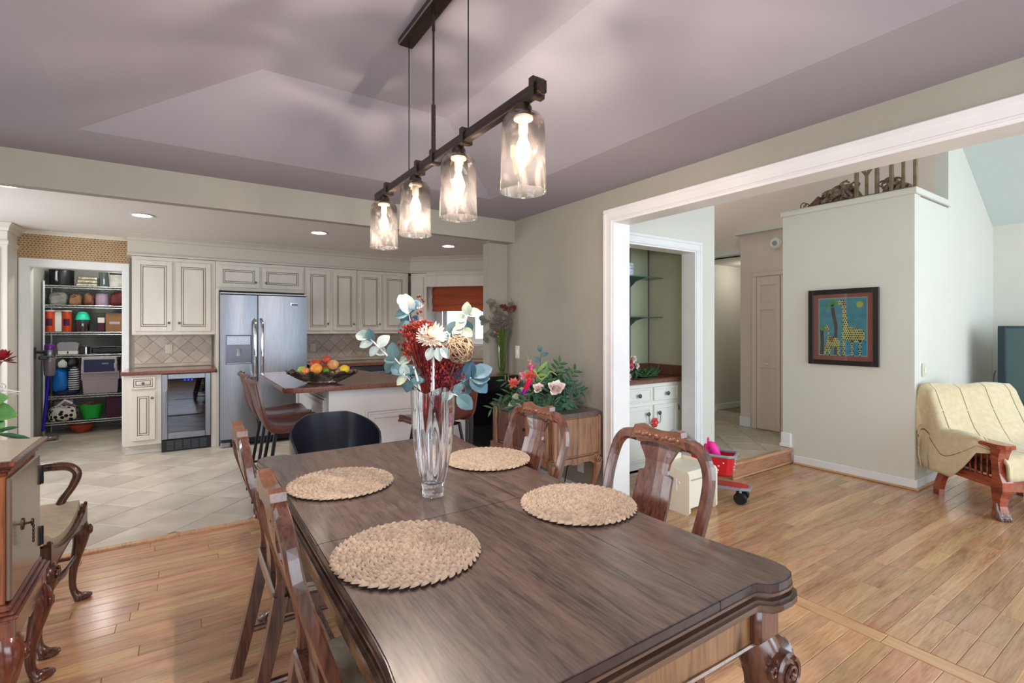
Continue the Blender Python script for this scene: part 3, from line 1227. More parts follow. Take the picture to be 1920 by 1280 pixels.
# diagonal window wall
b = MB(); b.M = DG
b.bb(-.5, .30, .42, .52, 0, 2.3); b.bb(1.9, 2.2, .42, .52, 0, 2.3); b.bb(.3, 1.9, .42, .52, 0, 1.12); b.bb(.3, 1.9, .42, .52, 2.0, 2.3)
structure('wall_window', b, 'wall_paint', 'diagonal kitchen wall holding the window', 'wall')
b = MB(); b.M = DG
b.bb(.2, 1.9, .40, .42, 1.10, 1.13, .004)
b.bb(.2, 1.9, .37, .42, 1.125, 1.15, .006)
b.bb(.26, .36, .395, .42, 1.15, 2.0, .004)
w1 = structure('window_1', b, 'trim_white', 'white casement kitchen window under the rust roman shade', 'window')
for (s0, s1) in ((.36, .82), (.82, 1.28), (1.28, 1.75)):
    q = MB(); q.M = DG
    for (a, c, z0, z1) in ((s0, s0 + .07, 1.15, 2.0), (s1 - .07, s1, 1.15, 2.0), (s0 + .07, s1 - .07, 1.15, 1.215), (s0 + .07, s1 - .07, 1.93, 2.0)):
        q.bb(a, c, .43, .47, z0, z1, .004)
    so = q.obj('sash', 'trim_white', w1)
    thin_glass('window_glass', (245, 250, 255), refl=.05, rough=.01) if 'window_glass' not in MATS else None
    q = MB(); q.M = DG; q.bb(s0 + .07, s1 - .07, .448, .452, 1.215, 1.93); q.obj('pane', 'window_glass', so)
b = MB(); b.M = DG
b.bb(-.02, .18, .405, .412, .91, 1.31); b.bb(.18, 1.9, .405, .412, .91, 1.1)
bs = structure('wall_splash', b, 'tile_splash', 'backsplash tiles under the kitchen window', 'backsplash')
# narrow corner cabinet and valance
r = thing('corner_cabinet', 'narrow cream filler cabinet left of the kitchen window', 'cabinet', (2.95, 6.95, 1.315))
b = wb_(r); b.M = b.M @ DG; b.bb(.012, .262, .0, .40, 1.315, 2.2, .003); b.obj('body', 'cabinet_cream', r)
b = wb_(r); b.M = b.M @ DG; b.bb(.03, .215, -.012, .0, 1.34, 2.14, .003); b.obj('panel', 'cabinet_cream', r)
r = thing('window_valance', 'cream wooden valance board above the rust shade', 'valance', (3.5, 6.3, 1.99))
b = wb_(r); b.M = b.M @ DG; b.bb(.263, 1.44, -.015, .012, 1.995, 2.15, .004); b.bb(.263, 1.44, -.005, .012, 2.15, 2.205); b.bb(.263, 1.44, -.02, .01, 2.165, 2.18, .004); b.obj('board', 'cabinet_cream', r)
mat('rust_fabric', (152, 66, 38), .85, c2=(176, 84, 50), scale=30, stretch=(1, 1, 6), bump=.15, bscale=220, sheen=.3)
r = thing('roman_shade', 'rust coloured roman shade pulled halfway over the kitchen window', 'window shade', (3.6, 6.5, 1.64))
b = wb_(r); b.M = b.M @ DG
def shade(u, v):
    z = 2.0 - .375 * v
    y = .17
    y -= .035 * abs(sin(pi * (v * 2.6 + .08 * sin(5 * u)))) ** .6 + .012 * sin(9 * u + 4 * v)
    return (.30 + 1.05 * u, y, z + .01 * sin(3 * u + 7 * v))
b.grid(shade, 26, 34, thick=-.006)
b.obj('fabric', 'rust_fabric', r)

# recessed ceiling lights
mat('lamp_glow', (255, 250, 240), .4, emit=(255, 244, 228), estr=26)
def can_light(x, y, label, z=H2):
    r = thing('recessed_light', label, 'ceiling light', (x, y, z))
    b = MB(); b.lathe([(.074, .0), (.092, -.004), (.094, -.009), (.075, -.007)], 24, cap=False); b.obj('trim_ring', 'white_plastic', r)
    b = MB(); b.lathe([(.074, -.004), (.04, -.006), (.002, -.006)], 24, cap=False); b.obj('lens', 'lamp_glow', r)
    l = bpy.data.lights.new('downlight', 'SPOT'); l.energy = 42; l.spot_size = radians(130); l.spot_blend = .6; l.shadow_soft_size = .07; l.color = (1, .95, .89)
    lo = bpy.data.objects.new('downlight', l); lo.location = (x, y, z - .02); COL.objects.link(lo)
can_light(-1.094, 5.078, 'round recessed ceiling light nearest the beam at far left')
can_light(-.328, 5.757, 'round recessed ceiling light in front of the pantry wallpaper')
can_light(1.246, 5.726, 'round recessed ceiling light in front of the refrigerator')
can_light(2.839, 5.727, 'round recessed ceiling light near the kitchen window')

# ------------------------------------------------------------------ peninsula
PT = .925
r = thing('peninsula', 'white panelled kitchen peninsula with moulded panels under brown granite', 'peninsula', (1.5, 4.3, 0))
b = wb_(r)
pz = PT - .038
b.bb(.967, 2.205, 4.095, 4.135, 0, pz)
b.bb(.967, 1.007, 4.135, 5.44, 0, pz)
b.bb(1.007, 1.58, 5.40, 5.44, 0, pz)
b.bb(1.54, 1.58, 4.64, 5.40, 0, pz)
b.bb(1.58, 2.205, 4.60, 4.64, 0, pz)
b.bb(.947, 2.205, 4.075, 4.11, 0, .10, .004)
b.bb(.947, .985, 4.11, 5.45, 0, .10, .004)
b.obj('body', 'island_white', r)
def panel_mould(root, fn, a0, a1, z0, z1):
    """stepped picture-frame moulding; fn(a, d, z) -> world point, d proud of the face"""
    q = wb_(root)
    for k, (w, d) in enumerate(((.0, .010), (.022, .020), (.040, .012), (.056, .018))):
        ww = .018
        A0, A1, Z0, Z1 = a0 + w, a1 - w, z0 + w, z1 - w
        for (p, s, t, v) in ((A0, A0 + ww, Z0, Z1), (A1 - ww, A1, Z0, Z1), (A0 + ww, A1 - ww, Z0, Z0 + ww), (A0 + ww, A1 - ww, Z1 - ww, Z1)):
            c0 = fn(p, 0, t)
            c1 = fn(s, d, v)
            q.bb(c0[0], c1[0], c0[1], c1[1], c0[2], c1[2], .003)
    return q.obj('panel_moulding', 'island_white', root)
panel_mould(r, lambda a, d, z: (a, 4.095 - d, z), 1.26, 2.13, .18, .695)
panel_mould(r, lambda a, d, z: (.967 - d, a, z), 4.19, 5.40, .18, .81)
# dark panelled end cabinet
r = thing('peninsula_end_cabinet', 'black cabinet closing the peninsula against the taupe wall', 'cabinet', (2.45, 4.1, 0))
b = wb_(r); b.bb(2.208, 2.722, 4.012, 4.172, 0, pz - .002, .004); b.bb(2.208, 2.512, 4.172, 4.6, 0, pz - .002, .004); b.obj('body', 'black_gloss', r)
b = wb_(r); b.bb(2.212, 2.722, 3.958, 3.97, .06, PT - .004, .004); b.bb(2.212, 2.722, 3.97, 4.013, .06, pz - .004); b.obj('panel', 'black_gloss', r)
b = MB()
K_ = .948
pen = [(x * K_, y * K_) for x, y in [(.66, 4.36)] + arc(.79, 4.33, .13, 180, 270, 6) + [(1.5, 4.18)]] + [(2.2, 3.975), (2.722, 3.985), (2.722, 4.174), (2.515, 4.174), (2.515, 4.61)] + [(x * K_, y * K_) for x, y in [(1.95, 4.85), (1.80, 4.92), (1.73, 5.1), (1.70, 5.5), (1.66, 5.78)] + arc(1.5, 5.84, .10, 0, 90, 4) + [(.80, 5.92)] + arc(.77, 5.80, .11, 90, 180, 4)]
b.prism(offset(pen, -.006), PT - .038, PT - .032)
b.prism(pen, PT - .032, PT - .006)
b.prism(offset(pen, -.007), PT - .006, PT)
o = b.obj('peninsula_countertop', 'granite'); tag(o, 'reddish brown granite peninsula top with rounded end', 'countertop')
# ------------------------------------------------------------------ living room and foyer shell
VX, VZ, VS = 7.515, 2.51, .63
def vz(x): return VZ + VS * (VX - x)
b = MB()
b.bb(VX, VX + .12, -2.75, 1.7, 0, 2.6)
structure('wall_far', b, 'living_paint', 'pale living room wall behind the television', 'wall')
b = MB()
b.prism([(6.04, 0), (VX, 0), (VX, VZ), (6.04, vz(6.04))], 1.579, 1.68, 'y')
b.prism([(5.3, 0), (6.04, 0), (6.04, 2.52), (5.3, 2.52)], 1.5795, 1.68, 'y')
structure('wall_side', b, 'living_paint', 'pale living room wall behind the armchair', 'wall')
b = MB()
b.bb(5.19, 5.32, 1.579, 2.69, 0, 2.53)
structure('wall_picture', b, 'living_paint', 'pale boxed out wall with the framed picture', 'wall')
b = MB(); b.bb(5.165, 6.05, 1.555, 2.71, 2.53, 2.585, .006); b.bb(5.78, 6.05, 2.71, 3.60, 2.545, 2.585, .004)
structure('trim_5', b, 'living_paint', 'flat plant ledge on top of the boxed out wall', 'ledge')
b = MB()
b.bb(5.85, 6.04, 2.69, 3.56, 0, 2.55)
b.bb(6.04, 6.14, 1.68, 3.56, 2.3, 5.2)
b.bb(6.04, 6.14, 3.56, 5.2, 2.33, 5.2)
structure('wall_foyer', b, 'foyer_paint', 'warm tinted foyer wall with the folding door', 'wall')
b = MB()
b.bb(6.6, 7.5, 4.42, 4.5, .15, 2.33); b.bb(6.5, 6.6, 4.42, 5.2, .15, 2.33); b.bb(4.3, 6.6, 5.2, 5.3, .15, 5.0); b.bb(7.5, 7.6, 3.5, 4.5, .15, 2.4); b.bb(6.04, 7.6, 3.5, 3.56, .15, 2.33)
b.bb(5.9, 7.6, 3.5, 5.3, 2.33, 2.4)
structure('wall_hall', b, 'living_paint', 'hall walls beyond the foyer', 'wall')
b = MB()
b.bb(6.59, 7.5, 4.405, 4.42, .15, .24, .004); b.bb(5.832, 5.85, 3.42, 3.565, .15, .27, .006); b.bb(5.85, 6.05, 3.5605, 3.578, .15, .27, .006)
structure('baseboard_hall', b, 'trim_white', 'white baseboards in the hall beyond the foyer', 'baseboard')
b = MB()
b.bb(5.172, 5.19, 1.561, 2.575, .0, .085, .004); b.bb(5.19, 7.5, 1.561, 1.579, .0, .085, .004); b.bb(5.17, 5.21, 2.60, 2.705, .154, .30, .008); b.bb(5.16, 5.22, 2.595, 2.712, .154, .19, .006)
structure('baseboard_living', b, 'trim_white', 'white baseboard round the boxed out living room wall', 'baseboard')
b = MB(); b.bb(5.155, 5.172, 1.544, 2.575, 0, .02, .005); b.bb(5.172, 7.5, 1.544, 1.561, 0, .02, .005)
structure('trim_6', b, 'oak_strip', 'oak shoe moulding round the living room wall', 'moulding')
# bar wall
b = MB()
b.bb(4.15, 4.47, 3.0, 3.13, 0, 4.6); b.bb(2.875, 4.15, 3.0, 3.13, 2.13, 4.6); b.bb(2.875, 2.95, 3.0, 3.13, 0, 2.13)
b.bb(4.36, 4.47, 3.13, 4.2, 0, 4.6)
structure('wall_bar', b, 'living_paint', 'white wall with the cased opening to the wet bar', 'wall')
b = MB()
b.bb(4.15, 4.235, 2.982, 3.0, 0, 2.13, .004); b.bb(4.21, 4.24, 2.972, 3.0, 0, 2.19, .005); b.bb(4.15, 4.165, 2.974, 3.0, 0, 2.13, .004)
b.bb(2.96, 4.235, 2.982, 3.0, 2.13, 2.21, .004); b.bb(2.96, 4.24, 2.972, 3.0, 2.19, 2.22, .005); b.bb(2.96, 4.165, 2.974, 3.0, 2.13, 2.145, .004)
b.bb(4.135, 4.15, 2.985, 3.14, 0, 2.13); b.bb(2.95, 4.135, 2.985, 3.14, 2.115, 2.13)
structure('trim_7', b, 'trim_white', 'white casing round the wet bar opening', 'casing')
b = MB()
b.bb(4.29, 4.36, 3.13, 3.78, 0, 2.44); b.bb(2.88, 4.36, 3.70, 3.78, 0, 2.44); b.bb(2.88, 2.95, 3.13, 3.78, 0, 2.44); b.bb(2.88, 4.36, 3.13, 3.78, 2.44, 2.5)
mat('bar_paint', (196, 190, 166), .7)
structure('wall_niche', b, 'bar_paint', 'beige walls inside the wet bar niche', 'wall')
# vaulted ceiling and outer shell of the living room
b = MB()
xr = 4.9
pts = [(VX + .1, VZ - .06), (xr, vz(xr)), (2.8, vz(xr) - VS * 2.1), (2.8, vz(xr) - VS * 2.1 + .1), (xr, vz(xr) + .12), (VX + .1, VZ + .06)]
b.prism(pts, -2.75, 5.3, 'y')
structure('ceiling_living', b, 'vault_paint', 'sloping vaulted living room ceiling', 'ceiling')
b = MB()
b.prism([(2.875, 0), (VX, 0), (VX, .5), (2.875, .5)], -2.75, -2.65, 'y')
b.prism([(2.875, .5), (3.2, .5), (3.2, 3.0), (2.875, 3.0)], -2.75, -2.65, 'y')
b.prism([(6.8, .5), (VX, .5), (VX, 3.0), (6.8, 2.95)], -2.75, -2.65, 'y')
b.prism([(2.875, 3.0), (6.8, 3.0), (xr, vz(xr)), (2.875, vz(xr) - VS * 2.0)], -2.75, -2.65, 'y')
structure('wall_garden', b, 'living_paint', 'living room wall with the tall garden window', 'wall')
b = MB(); b.bb(2.775, 2.874, -2.75, 5.3, 2.45, 4.2)
structure('wall_loft', b, 'living_paint', 'living room wall above the wide opening', 'wall')

# bifold door
r = thing('door_1', 'narrow pale panelled folding closet door in the foyer', 'door', (5.85, 3.2, .15), kind='structure')
def bifold(y0, y1):
    q = wb_(r)
    for (a, c, z0, z1) in ((y0, y0 + .05, .16, 2.0), (y1 - .05, y1, .16, 2.0), (y0 + .05, y1 - .05, .16, .28), (y0 + .05, y1 - .05, 1.9, 2.0), (y0 + .05, y1 - .05, 1.60, 1.68), (y0 + .05, y1 - .05, .9, 1.0)):
        q.bb(5.822, 5.85, a, c, z0, z1, .003)
    q.bb(5.835, 5.85, y0 + .04, y1 - .04, .2, 1.95)
    return q.obj('leaf', 'foyer_paint', r)
bifold(3.055, 3.335); bifold(2.76, 3.045)
q = wb_(r); q.ball((5.805, 3.2, .95), .016, 8, 6); q.obj('knob', 'white_plastic', r)
b = MB(); b.bb(5.832, 5.85, 3.345, 3.41, .15, 2.01, .004); b.bb(5.832, 5.85, 2.7, 3.41, 2.01, 2.075, .004); b.bb(5.825, 5.85, 2.7, 3.42, 2.06, 2.085, .004)
structure('trim_8', b, 'foyer_paint', 'casing round the folding closet door', 'casing')
# ------------------------------------------------------------------ dining table
mat('board_edge', (40, 30, 32), .28, c2=(58, 44, 44), scale=30, coat=.4)
TX0, TX1, TY0, TY1 = .285, 1.312, .632, 2.635
def corner(kx, ky, swap):
    """one lobed corner in coordinates measured inwards (u along the short end, v along the long side)"""
    pts = [(.30, .034), (.165, .034), (.150, .031), (.140, .020), (.128, .008), (.105, .002), (.07, .0), (.042, .004), (.020, .016), (.006, .036), (.0, .065), (.002, .10), (.010, .15), (.020, .20), (.027, .26), (.030, .34)]
    out = [((TX0 + u) if kx < 0 else (TX1 - u), (TY0 + v) if ky < 0 else (TY1 - v)) for u, v in pts]
    return out[::-1] if swap else out
outline = corner(-1, -1, True) + corner(1, -1, False) + corner(1, 1, True) + corner(-1, 1, False)
wood('edge_wood', (46, 32, 28), (84, 60, 48), (108, 80, 64), rough=0.28, axis=0, scale=1.2, coat=0.4, grain=.7)
table = thing('dining_table', 'dark wooden dining table with lobed corners and carved cabriole legs', 'table', ((TX0 + TX1) / 2, (TY0 + TY1) / 2, 0))
c0 = table.location
for (x0, x1, y0, y1) in ((0, 1.0150, 0, 1.479), (1.0167, 2, 0, 1.479), (0, 1.0150, 1.482, 3), (1.0167, 2, 1.482, 3)):
    p = clip(outline, x0, x1, y0, y1)
    q = wb_(table)
    q.cm = 1
    q.prism(offset(p, -.0004), .737, .757)
    q.cm = 0
    pin = clip(offset(outline, -.004), x0, x1, y0, y1)
    n = len(p)
    q.prism(pin, .757, .76)
    q.obj('tabletop_board', ('table_wood', 'board_edge'), table)
q = wb_(table)
q.prism(offset(outline, .002), .730, .737)
q.prism(offset(outline, -.012), .718, .730)
q.prism(offset(outline, .003), .712, .719)
q.prism(offset(outline, .012), .698, .712)
q.prism(offset(outline, .004), .690, .698)
q.obj('edge_moulding', 'edge_wood', table)
def apron(mb, a0, a1, z0, z1, t0, t1, ax, drop=.03, n=16):
    """board with a scalloped lower edge"""
    pts = [(a0, z1), (a0, z0 - drop * .3)]
    for i in range(n + 1):
        u = i / n
        d = drop * (abs(cos(pi * u)) ** 2.2) * (1 if u < .18 or u > .82 else .35) + drop * .5 * (1 if .42 < u < .58 else 0)
        pts.append((a0 + (a1 - a0) * u, z0 - d * .6))
    pts += [(a1, z0 - drop * .3), (a1, z1)]
    if ax == 'x':
        mb.prism(pts, t0, t1, 'x')
    else:
        mb.prism(pts, t0, t1, 'y')
ix0, ix1, iy0, iy1 = TX0 + .05, TX1 - .05, TY0 + .06, TY1 - .06
q = wb_(table); apron(q, ix0, ix1, .60, .692, iy0, iy0 + .022, 'y'); q.tube([(ix0 + (ix1 - ix0) * i / 20, iy0 - .002, .598 - .012 * abs(cos(pi * i / 20))) for i in range(21)], .006, 6); q.obj('apron', 'apron_wood', table)
q = wb_(table); apron(q, ix0, ix1, .60, .692, iy1 - .022, iy1, 'y'); q.obj('apron', 'apron_wood', table)
q = wb_(table); apron(q, iy0, iy1, .60, .692, ix0, ix0 + .022, 'x'); q.obj('apron', 'apron_wood', table)
q = wb_(table); apron(q, iy0, iy1, .60, .692, ix1 - .022, ix1, 'x'); q.obj('apron', 'apron_wood', table)

def cabriole(q, p, out, h, r=.04, foot=.045, k=5):
    """curved leg: p top centre on the floor plan, out = outward direction (dx, dy), h = height of its top"""
    d = Vector((out[0], out[1], 0)).normalized()
    P = []
    R = []
    for t, o, rr_ in ((1.0, .0, .95), (.93, .018, 1.12), (.84, .034, 1.10), (.72, .028, .88), (.55, .006, .66), (.38, -.012, .52), (.22, -.016, .44), (.12, -.006, .42), (.06, .012, .58), (.025, .026, .85), (0.0, .028, .8)):
        P.append((p[0] + d.x * o * h / .6, p[1] + d.y * o * h / .6, t * h))
        R.append(r * rr_)
    P2 = smooth_path(P, 3)
    R2 = lerpl(R, 3)
    q.tube(P2, R2, 10)
    f = Vector((p[0], p[1], 0)) + d * (.05 * h / .6)
    q.ball((f.x, f.y, .014), (foot, foot * .9, .014), 10, 5)

def scroll(q, c, nrm, r=.04, turns=1.6, w=.008, side=1):
    """carved spiral on a face with normal nrm"""
    nv = Vector(nrm).normalized()
    up = Vector((0, 0, 1))
    sd = up.cross(nv).normalized() * side
    P = []
    n = 26
    for i in range(n + 1):
        t = i / n
        a = pi * .6 + t * turns * 2 * pi
        rr_ = r * (1 - .86 * t)
        P.append(tuple(Vector(c) + sd * (cos(a) * rr_) + up * (sin(a) * rr_) + nv * (.004 * t)))
    q.tube(P, [w * (1 - .4 * i / n) for i in range(n + 1)], 6)
    q.ball(c, r * .2, 6, 4)

for (sx, sy) in ((-1, -1), (1, -1), (1, 1), (-1, 1)):
    px = TX0 + .085 if sx < 0 else TX1 - .085
    py = TY0 + .085 if sy < 0 else TY1 - .085
    q = wb_(table)
    q.box((px, py, .64), (.10, .10, .105), .012)
    o = None
    cabriole(q, (px, py), (sx, sy), .59, r=.05, foot=.052)
    lg = q.obj('leg', 'chair_wood', table)
    q = wbp(lg)
    # scroll ears on both visible faces of the knee
    q.tube([(px + sx * .045, py + sy * .055, .535 - .05), (px + sx * .045, py + sy * .055, .535 + .03)], .001, 4)
    for nrm, cc in (((0, sy, 0), (px + sx * .022, py + sy * .088, .525)), ((sx, 0, 0), (px + sx * .088, py + sy * .022, .525))):
        nv = Vector(nrm)
        q2 = Matrix.Translation(Vector(cc)) @ nv.to_track_quat('Z', 'Y').to_matrix().to_4x4()
        M0 = q.M
        q.M = M0 @ q2
        q.lathe([(.046, -.05), (.046, -.006), (.040, .0), (.005, .002)], 16)
        q.M = M0
        scroll(q, Vector(cc) + nv * .003, nrm, .038, 1.7, .006, sx * sy * (1 if nrm[1] else -1))
        s2 = Vector(cc) + Vector((-sx * .052, 0, .02) if nrm[1] else (0, -sy * .052, .02))
        scroll(q, s2 - nv * .014, nrm, .022, 1.3, .005, sx * sy * (1 if nrm[1] else -1))
    q.obj('scroll', 'chair_wood', lg)

# ------------------------------------------------------------------ dining chairs (local: +x forward)
def chair_parts(root):
    def xb(z):
        pts = [(0, -.10), (.18, -.055), (.44, .0), (.52, .004), (.62, -.012), (.75, -.055), (.86, -.088), (.94, -.10), (1.02, -.104)]
        for i in range(len(pts) - 1):
            if pts[i][0] <= z <= pts[i + 1][0]:
                t = (z - pts[i][0]) / (pts[i + 1][0] - pts[i][0])
                return pts[i][1] + (pts[i + 1][1] - pts[i][1]) * t
        return pts[-1][1]
    sec = [(-.017, -.013), (.017, -.013), (.019, .0), (.017, .013), (-.017, .013), (-.019, 0)]
    # back frame: both posts and shoulders
    for s in (-1, 1):
        yz = [(.195, .40), (.200, .52), (.212, .62), (.222, .72), (.226, .80), (.222, .86), (.205, .915), (.175, .948), (.140, .958), (.105, .958)]
        P = smooth_path([(xb(z), s * y, z) for y, z in yz], 3)
        q = MB()
        rings = []
        k = len(P)
        for i in range(k):
            a = Vector(P[max(i - 1, 0)])
            c = Vector(P[min(i + 1, k - 1)])
            t = (c - a).normalized()
            U = Vector((1, 0, 0))
            sd = t.cross(U).normalized()
            w = sd.cross(t).normalized()
            g = 1.0 + .25 * max(0, (i - k * .55) / (k * .45))
            rings.append([tuple(Vector(P[i]) + sd * (u * g) + w * v) for u, v in ((-.019, -.010), (-.010, -.015), (.010, -.015), (.019, -.010), (.019, .010), (.010, .015), (-.010, .015), (-.019, .010))])
        q.loft(rings, True, False)
        q.obj('back_post', 'chair_wood', root)
        # rear leg
        P = smooth_path([(xb(z) , s * (.195 - .0 * z), z) for z in (.46, .36, .24, .12, 0.0)], 3)
        q = MB()
        q.sweep([(-.019, -.021), (.019, -.021), (.019, .021), (-.019, .021)], P, up=(1, 0, 0), scales=[1.05 - .15 * i / (len(P) - 1) for i in range(len(P))])
        q.obj('leg', 'chair_wood', root)
        q = MB(); cabriole(q, (.43, s * .215), (1, s * .6), .44, r=.032, foot=.034); q.obj('leg', 'chair_wood', root)
    # crest: raised carved centre with stepped ends
    q = MB()
    prof = [(-.135, .940), (-.122, .975), (-.112, .982), (-.108, 1.0), (-.085, 1.004), (-.05, .992), (0, .988), (.05, .992), (.085, 1.004), (.108, 1.0), (.112, .982), (.122, .975), (.135, .940), (.10, .948), (.088, .935), (.04, .945), (0, .947), (-.04, .945), (-.088, .935), (-.10, .948)]
    prof = prof[::-1]
    n = len(prof)
    vs = [(xb(z) - .0165, y, z) for y, z in prof] + [(xb(z) + .0165, y, z) for y, z in prof]
    q.add(vs, [(i, (i + 1) % n, n + (i + 1) % n, n + i) for i in range(n)])
    half = n // 2
    top = list(range(12, -1, -1))
    # caps as strips between the upper and lower edge
    up_ = [n - 1 - i for i in range(13)]
    lo_ = [n - 13 - 1 - i for i in range(7)][::-1]
    def strip(o, fl):
        U_ = [o + i for i in up_]
        Lw = [o + n - 1 - i for i in (12, 13, 14, 15, 16, 17, 18, 19, 0)][::-1]
        i = j = 0
        while i < len(U_) - 1 or j < len(Lw) - 1:
            yi = vs[U_[min(i + 1, len(U_) - 1)] ][1]
            yj = vs[Lw[min(j + 1, len(Lw) - 1)] ][1]
            if j >= len(Lw) - 1 or (i < len(U_) - 1 and yi <= yj):
                f = (U_[i], U_[i + 1], Lw[j]); i += 1
            else:
                f = (U_[i], Lw[j + 1], Lw[j]); j += 1
            if len(set(f)) == 3:
                q.f.append(list(f if not fl else f[::-1])); q.s.append(False); q.mi.append(0)
    strip(0, False); strip(n, True)
    cr = q.obj('crest_rail', 'carved_wood', root)
    q = MB()
    for s in (-1, 1):
        for i in range(5):
            q.ball((xb(.965) + .0165, s * (.03 + i * .017), .966 + .004 * (i % 2)), (.004, .011, .008), 6, 4)
    q.ball((xb(.965) + .0165, 0, .968), (.006, .016, .011), 8, 5)
    q.obj('carving', 'carved_wood', cr)
    # vase-shaped splat
    W = [(.955, .088), (.925, .086), (.90, .070), (.875, .056), (.85, .053), (.836, .056), (.833, .072), (.828, .078), (.80, .078), (.74, .082), (.68, .079), (.60, .066), (.54, .056), (.48, .054), (.455, .06)]
    q = MB()
    for side in (0, 1):
        pass
    vs = []
    for z, w in W:
        x = xb(z)
        for yy in (-w, -w * .5, 0, w * .5, w):
            vs.append((x - .007 - .01 * (1 - (yy / .09) ** 2) * .6, yy, z))
    m = len(vs)
    vs += [(x + .013, y, z) for x, y, z in vs]
    fs = []
    for i in range(len(W) - 1):
        for j in range(4):
            a = i * 5 + j
            fs.append((a, a + 1, a + 6, a + 5))
            fs.append((m + a, m + a + 5, m + a + 6, m + a + 1))
        for j, fl in ((0, True), (4, False)):
            a = i * 5 + j
            f = (a, a + 5, m + a + 5, m + a)
            fs.append(f[::-1] if fl else f)
    q.add(vs, fs, False)
    q.obj('splat', 'chair_wood', root)
    q = MB(); q.box((.0, 0, .455), (.045, .40, .05), .006); q.obj('rear_rail', 'chair_wood', root)
    q = MB()
    seat = [(.02, -.20), (.02, .20)] + arc(.36, .18, .09, 80, 10, 5) + [(.468, .0)] + arc(.36, -.18, .09, -10, -80, 5)
    seat = seat[::-1]
    q.prism(offset(seat, .008), .40, .448); q.obj('seat_rail', 'chair_wood', root)
    q = MB()
    q.prism(offset(seat, -.012), .448, .462); q.prism(offset(seat, -.024), .462, .474); q.obj('seat', 'seat_fabric', root)
    q = MB(); q.tube([(-.04, .18, .17), (.42, .19, .17)], .012, 8); q.tube([(-.04, -.18, .17), (.42, -.19, .17)], .012, 8); q.tube([(.2, -.185, .17), (.2, .185, .17)], .012, 8); q.obj('stretcher', 'chair_wood', root)
mat('seat_fabric', (176, 160, 138), .8, c2=(156, 142, 122), scale=40, bump=.1, bscale=300)
ch = thing('dining_chair', 'carved wooden dining chair at the far left side of the table', 'chair', (.272, 2.03, 0), 0, 'carved dining chairs at the table')
chair_parts(ch)
ch.scale = (1.025, 1.025, 1.025)
dup(ch, (.274, 1.27, 0), 0, 'carved wooden dining chair at the near left side of the table')
dup(ch, (1.365, 1.96, 0), pi, 'carved wooden dining chair in front of the floral sideboard', scale=(1, 1, 1))
dup(ch, (1.405, 1.245, 0), pi, 'carved wooden dining chair in front of the white doorway casing', scale=(1, 1, 1))

# ------------------------------------------------------------------ placemats
mat('seagrass', (130, 111, 95), .75, c2=(168, 149, 132), scale=55, bump=.25, bscale=240, lo=.3, hi=.75, detail=5)
mat('seagrass_dark', (70, 52, 38), .9)
def placemat(R=.199):
    q = MB()
    q.cm = 1
    q.lathe([(.002, .0), (R - .012, .0), (R - .008, .004), (R - .014, .007), (.002, .007)], 40)
    q.cm = 0
    pitch = .0185
    rr2 = random.Random(5)
    r = R - .009
    ring = 0
    while r > .004:
        n = max(3, int(2 * pi * r / .0235))
        for i in range(n):
            a = 2 * pi * (i + .5 * (ring % 2)) / n + ring * .3
            for s in (-1, 1):
                aa = a + (.5 * pi / n) * s
                rad = r + s * pitch * .22
                c = Vector((cos(aa) * rad, sin(aa) * rad, .0095 + .0012 * rr2.random()))
                tang = Vector((-sin(aa), cos(aa), 0))
                rdl = Vector((cos(aa), sin(aa), 0))
                d = (tang * .86 + rdl * (-.5 * s)).normalized()
                p = Vector((-d.y, d.x, 0))
                L = .0160 * (1 + .15 * (rr2.random() - .5))
                w = .0060 * (1 + .3 * (rr2.random() - .5))
                vs = [c - d * L - Vector((0, 0, .004)), c - d * L * .45 + p * w, c - d * L * .45 - p * w, c + d * L * .45 + p * w, c + d * L * .45 - p * w, c + d * L - Vector((0, 0, .004)), c + Vector((0, 0, .0052)) - d * L * .35, c + Vector((0, 0, .0052)) + d * L * .35]
                for k in (1, 2, 3, 4):
                    vs[k] = vs[k] - Vector((0, 0, .003))
                q.add([tuple(v) for v in vs], [(0, 2, 6), (0, 6, 1), (1, 6, 7, 3), (2, 4, 7, 6), (3, 7, 5), (4, 5, 7)], True)
        r -= pitch
        ring += 1
    return q
pm = placemat().obj('placemat', ('seagrass', 'seagrass_dark'), loc=(.512, 1.287, .761), ang=180)
tag(pm, 'round woven seagrass placemat nearest the camera on the left', 'placemat', 'seagrass placemats on the table')
for (x, y, a, l) in ((1.150, 1.305, .8, 'round woven seagrass placemat in front of the near right chair'), (.520, 2.0, 2.1, 'round woven seagrass placemat at far left of the glass vase'), (1.185, 1.985, 3.3, 'round woven seagrass placemat behind the glass vase on the right')):
    c = dup(pm, (x, y, .761), a, l)

# ------------------------------------------------------------------ crystal vase and bouquet
mat('crystal', (250, 250, 252), .02, trans=1.0, ior=1.5)
VX_, VY_ = .770, 1.682
def vase_r(z):
    pts = [(0, .042), (.03, .041), (.06, .046), (.12, .058), (.2, .070), (.3, .077), (.4, .079)]
    for i in range(len(pts) - 1):
        if z <= pts[i + 1][0]:
            t = (z - pts[i][0]) / (pts[i + 1][0] - pts[i][0])
            return pts[i][1] + (pts[i + 1][1] - pts[i][1]) * t
    return pts[-1][1]
q = MB()
n = 96
def ridge(j, z):
    a = 2 * pi * j / n
    return 1 + (.10 * min(1, z / .1)) * abs(cos(7 * a)) ** .8 - .06
rings = []
zs = [0, .006, .03, .05, .08, .12, .17, .22, .28, .33, .37, .385]
for z in zs:
    rings.append([(cos(2 * pi * j / n) * vase_r(z) * ridge(j, z), sin(2 * pi * j / n) * vase_r(z) * ridge(j, z), z + (.022 * abs(cos(2 * (2 * pi * j / n))) ** 1.5 if z > .36 else 0)) for j in range(n)])
inner = []
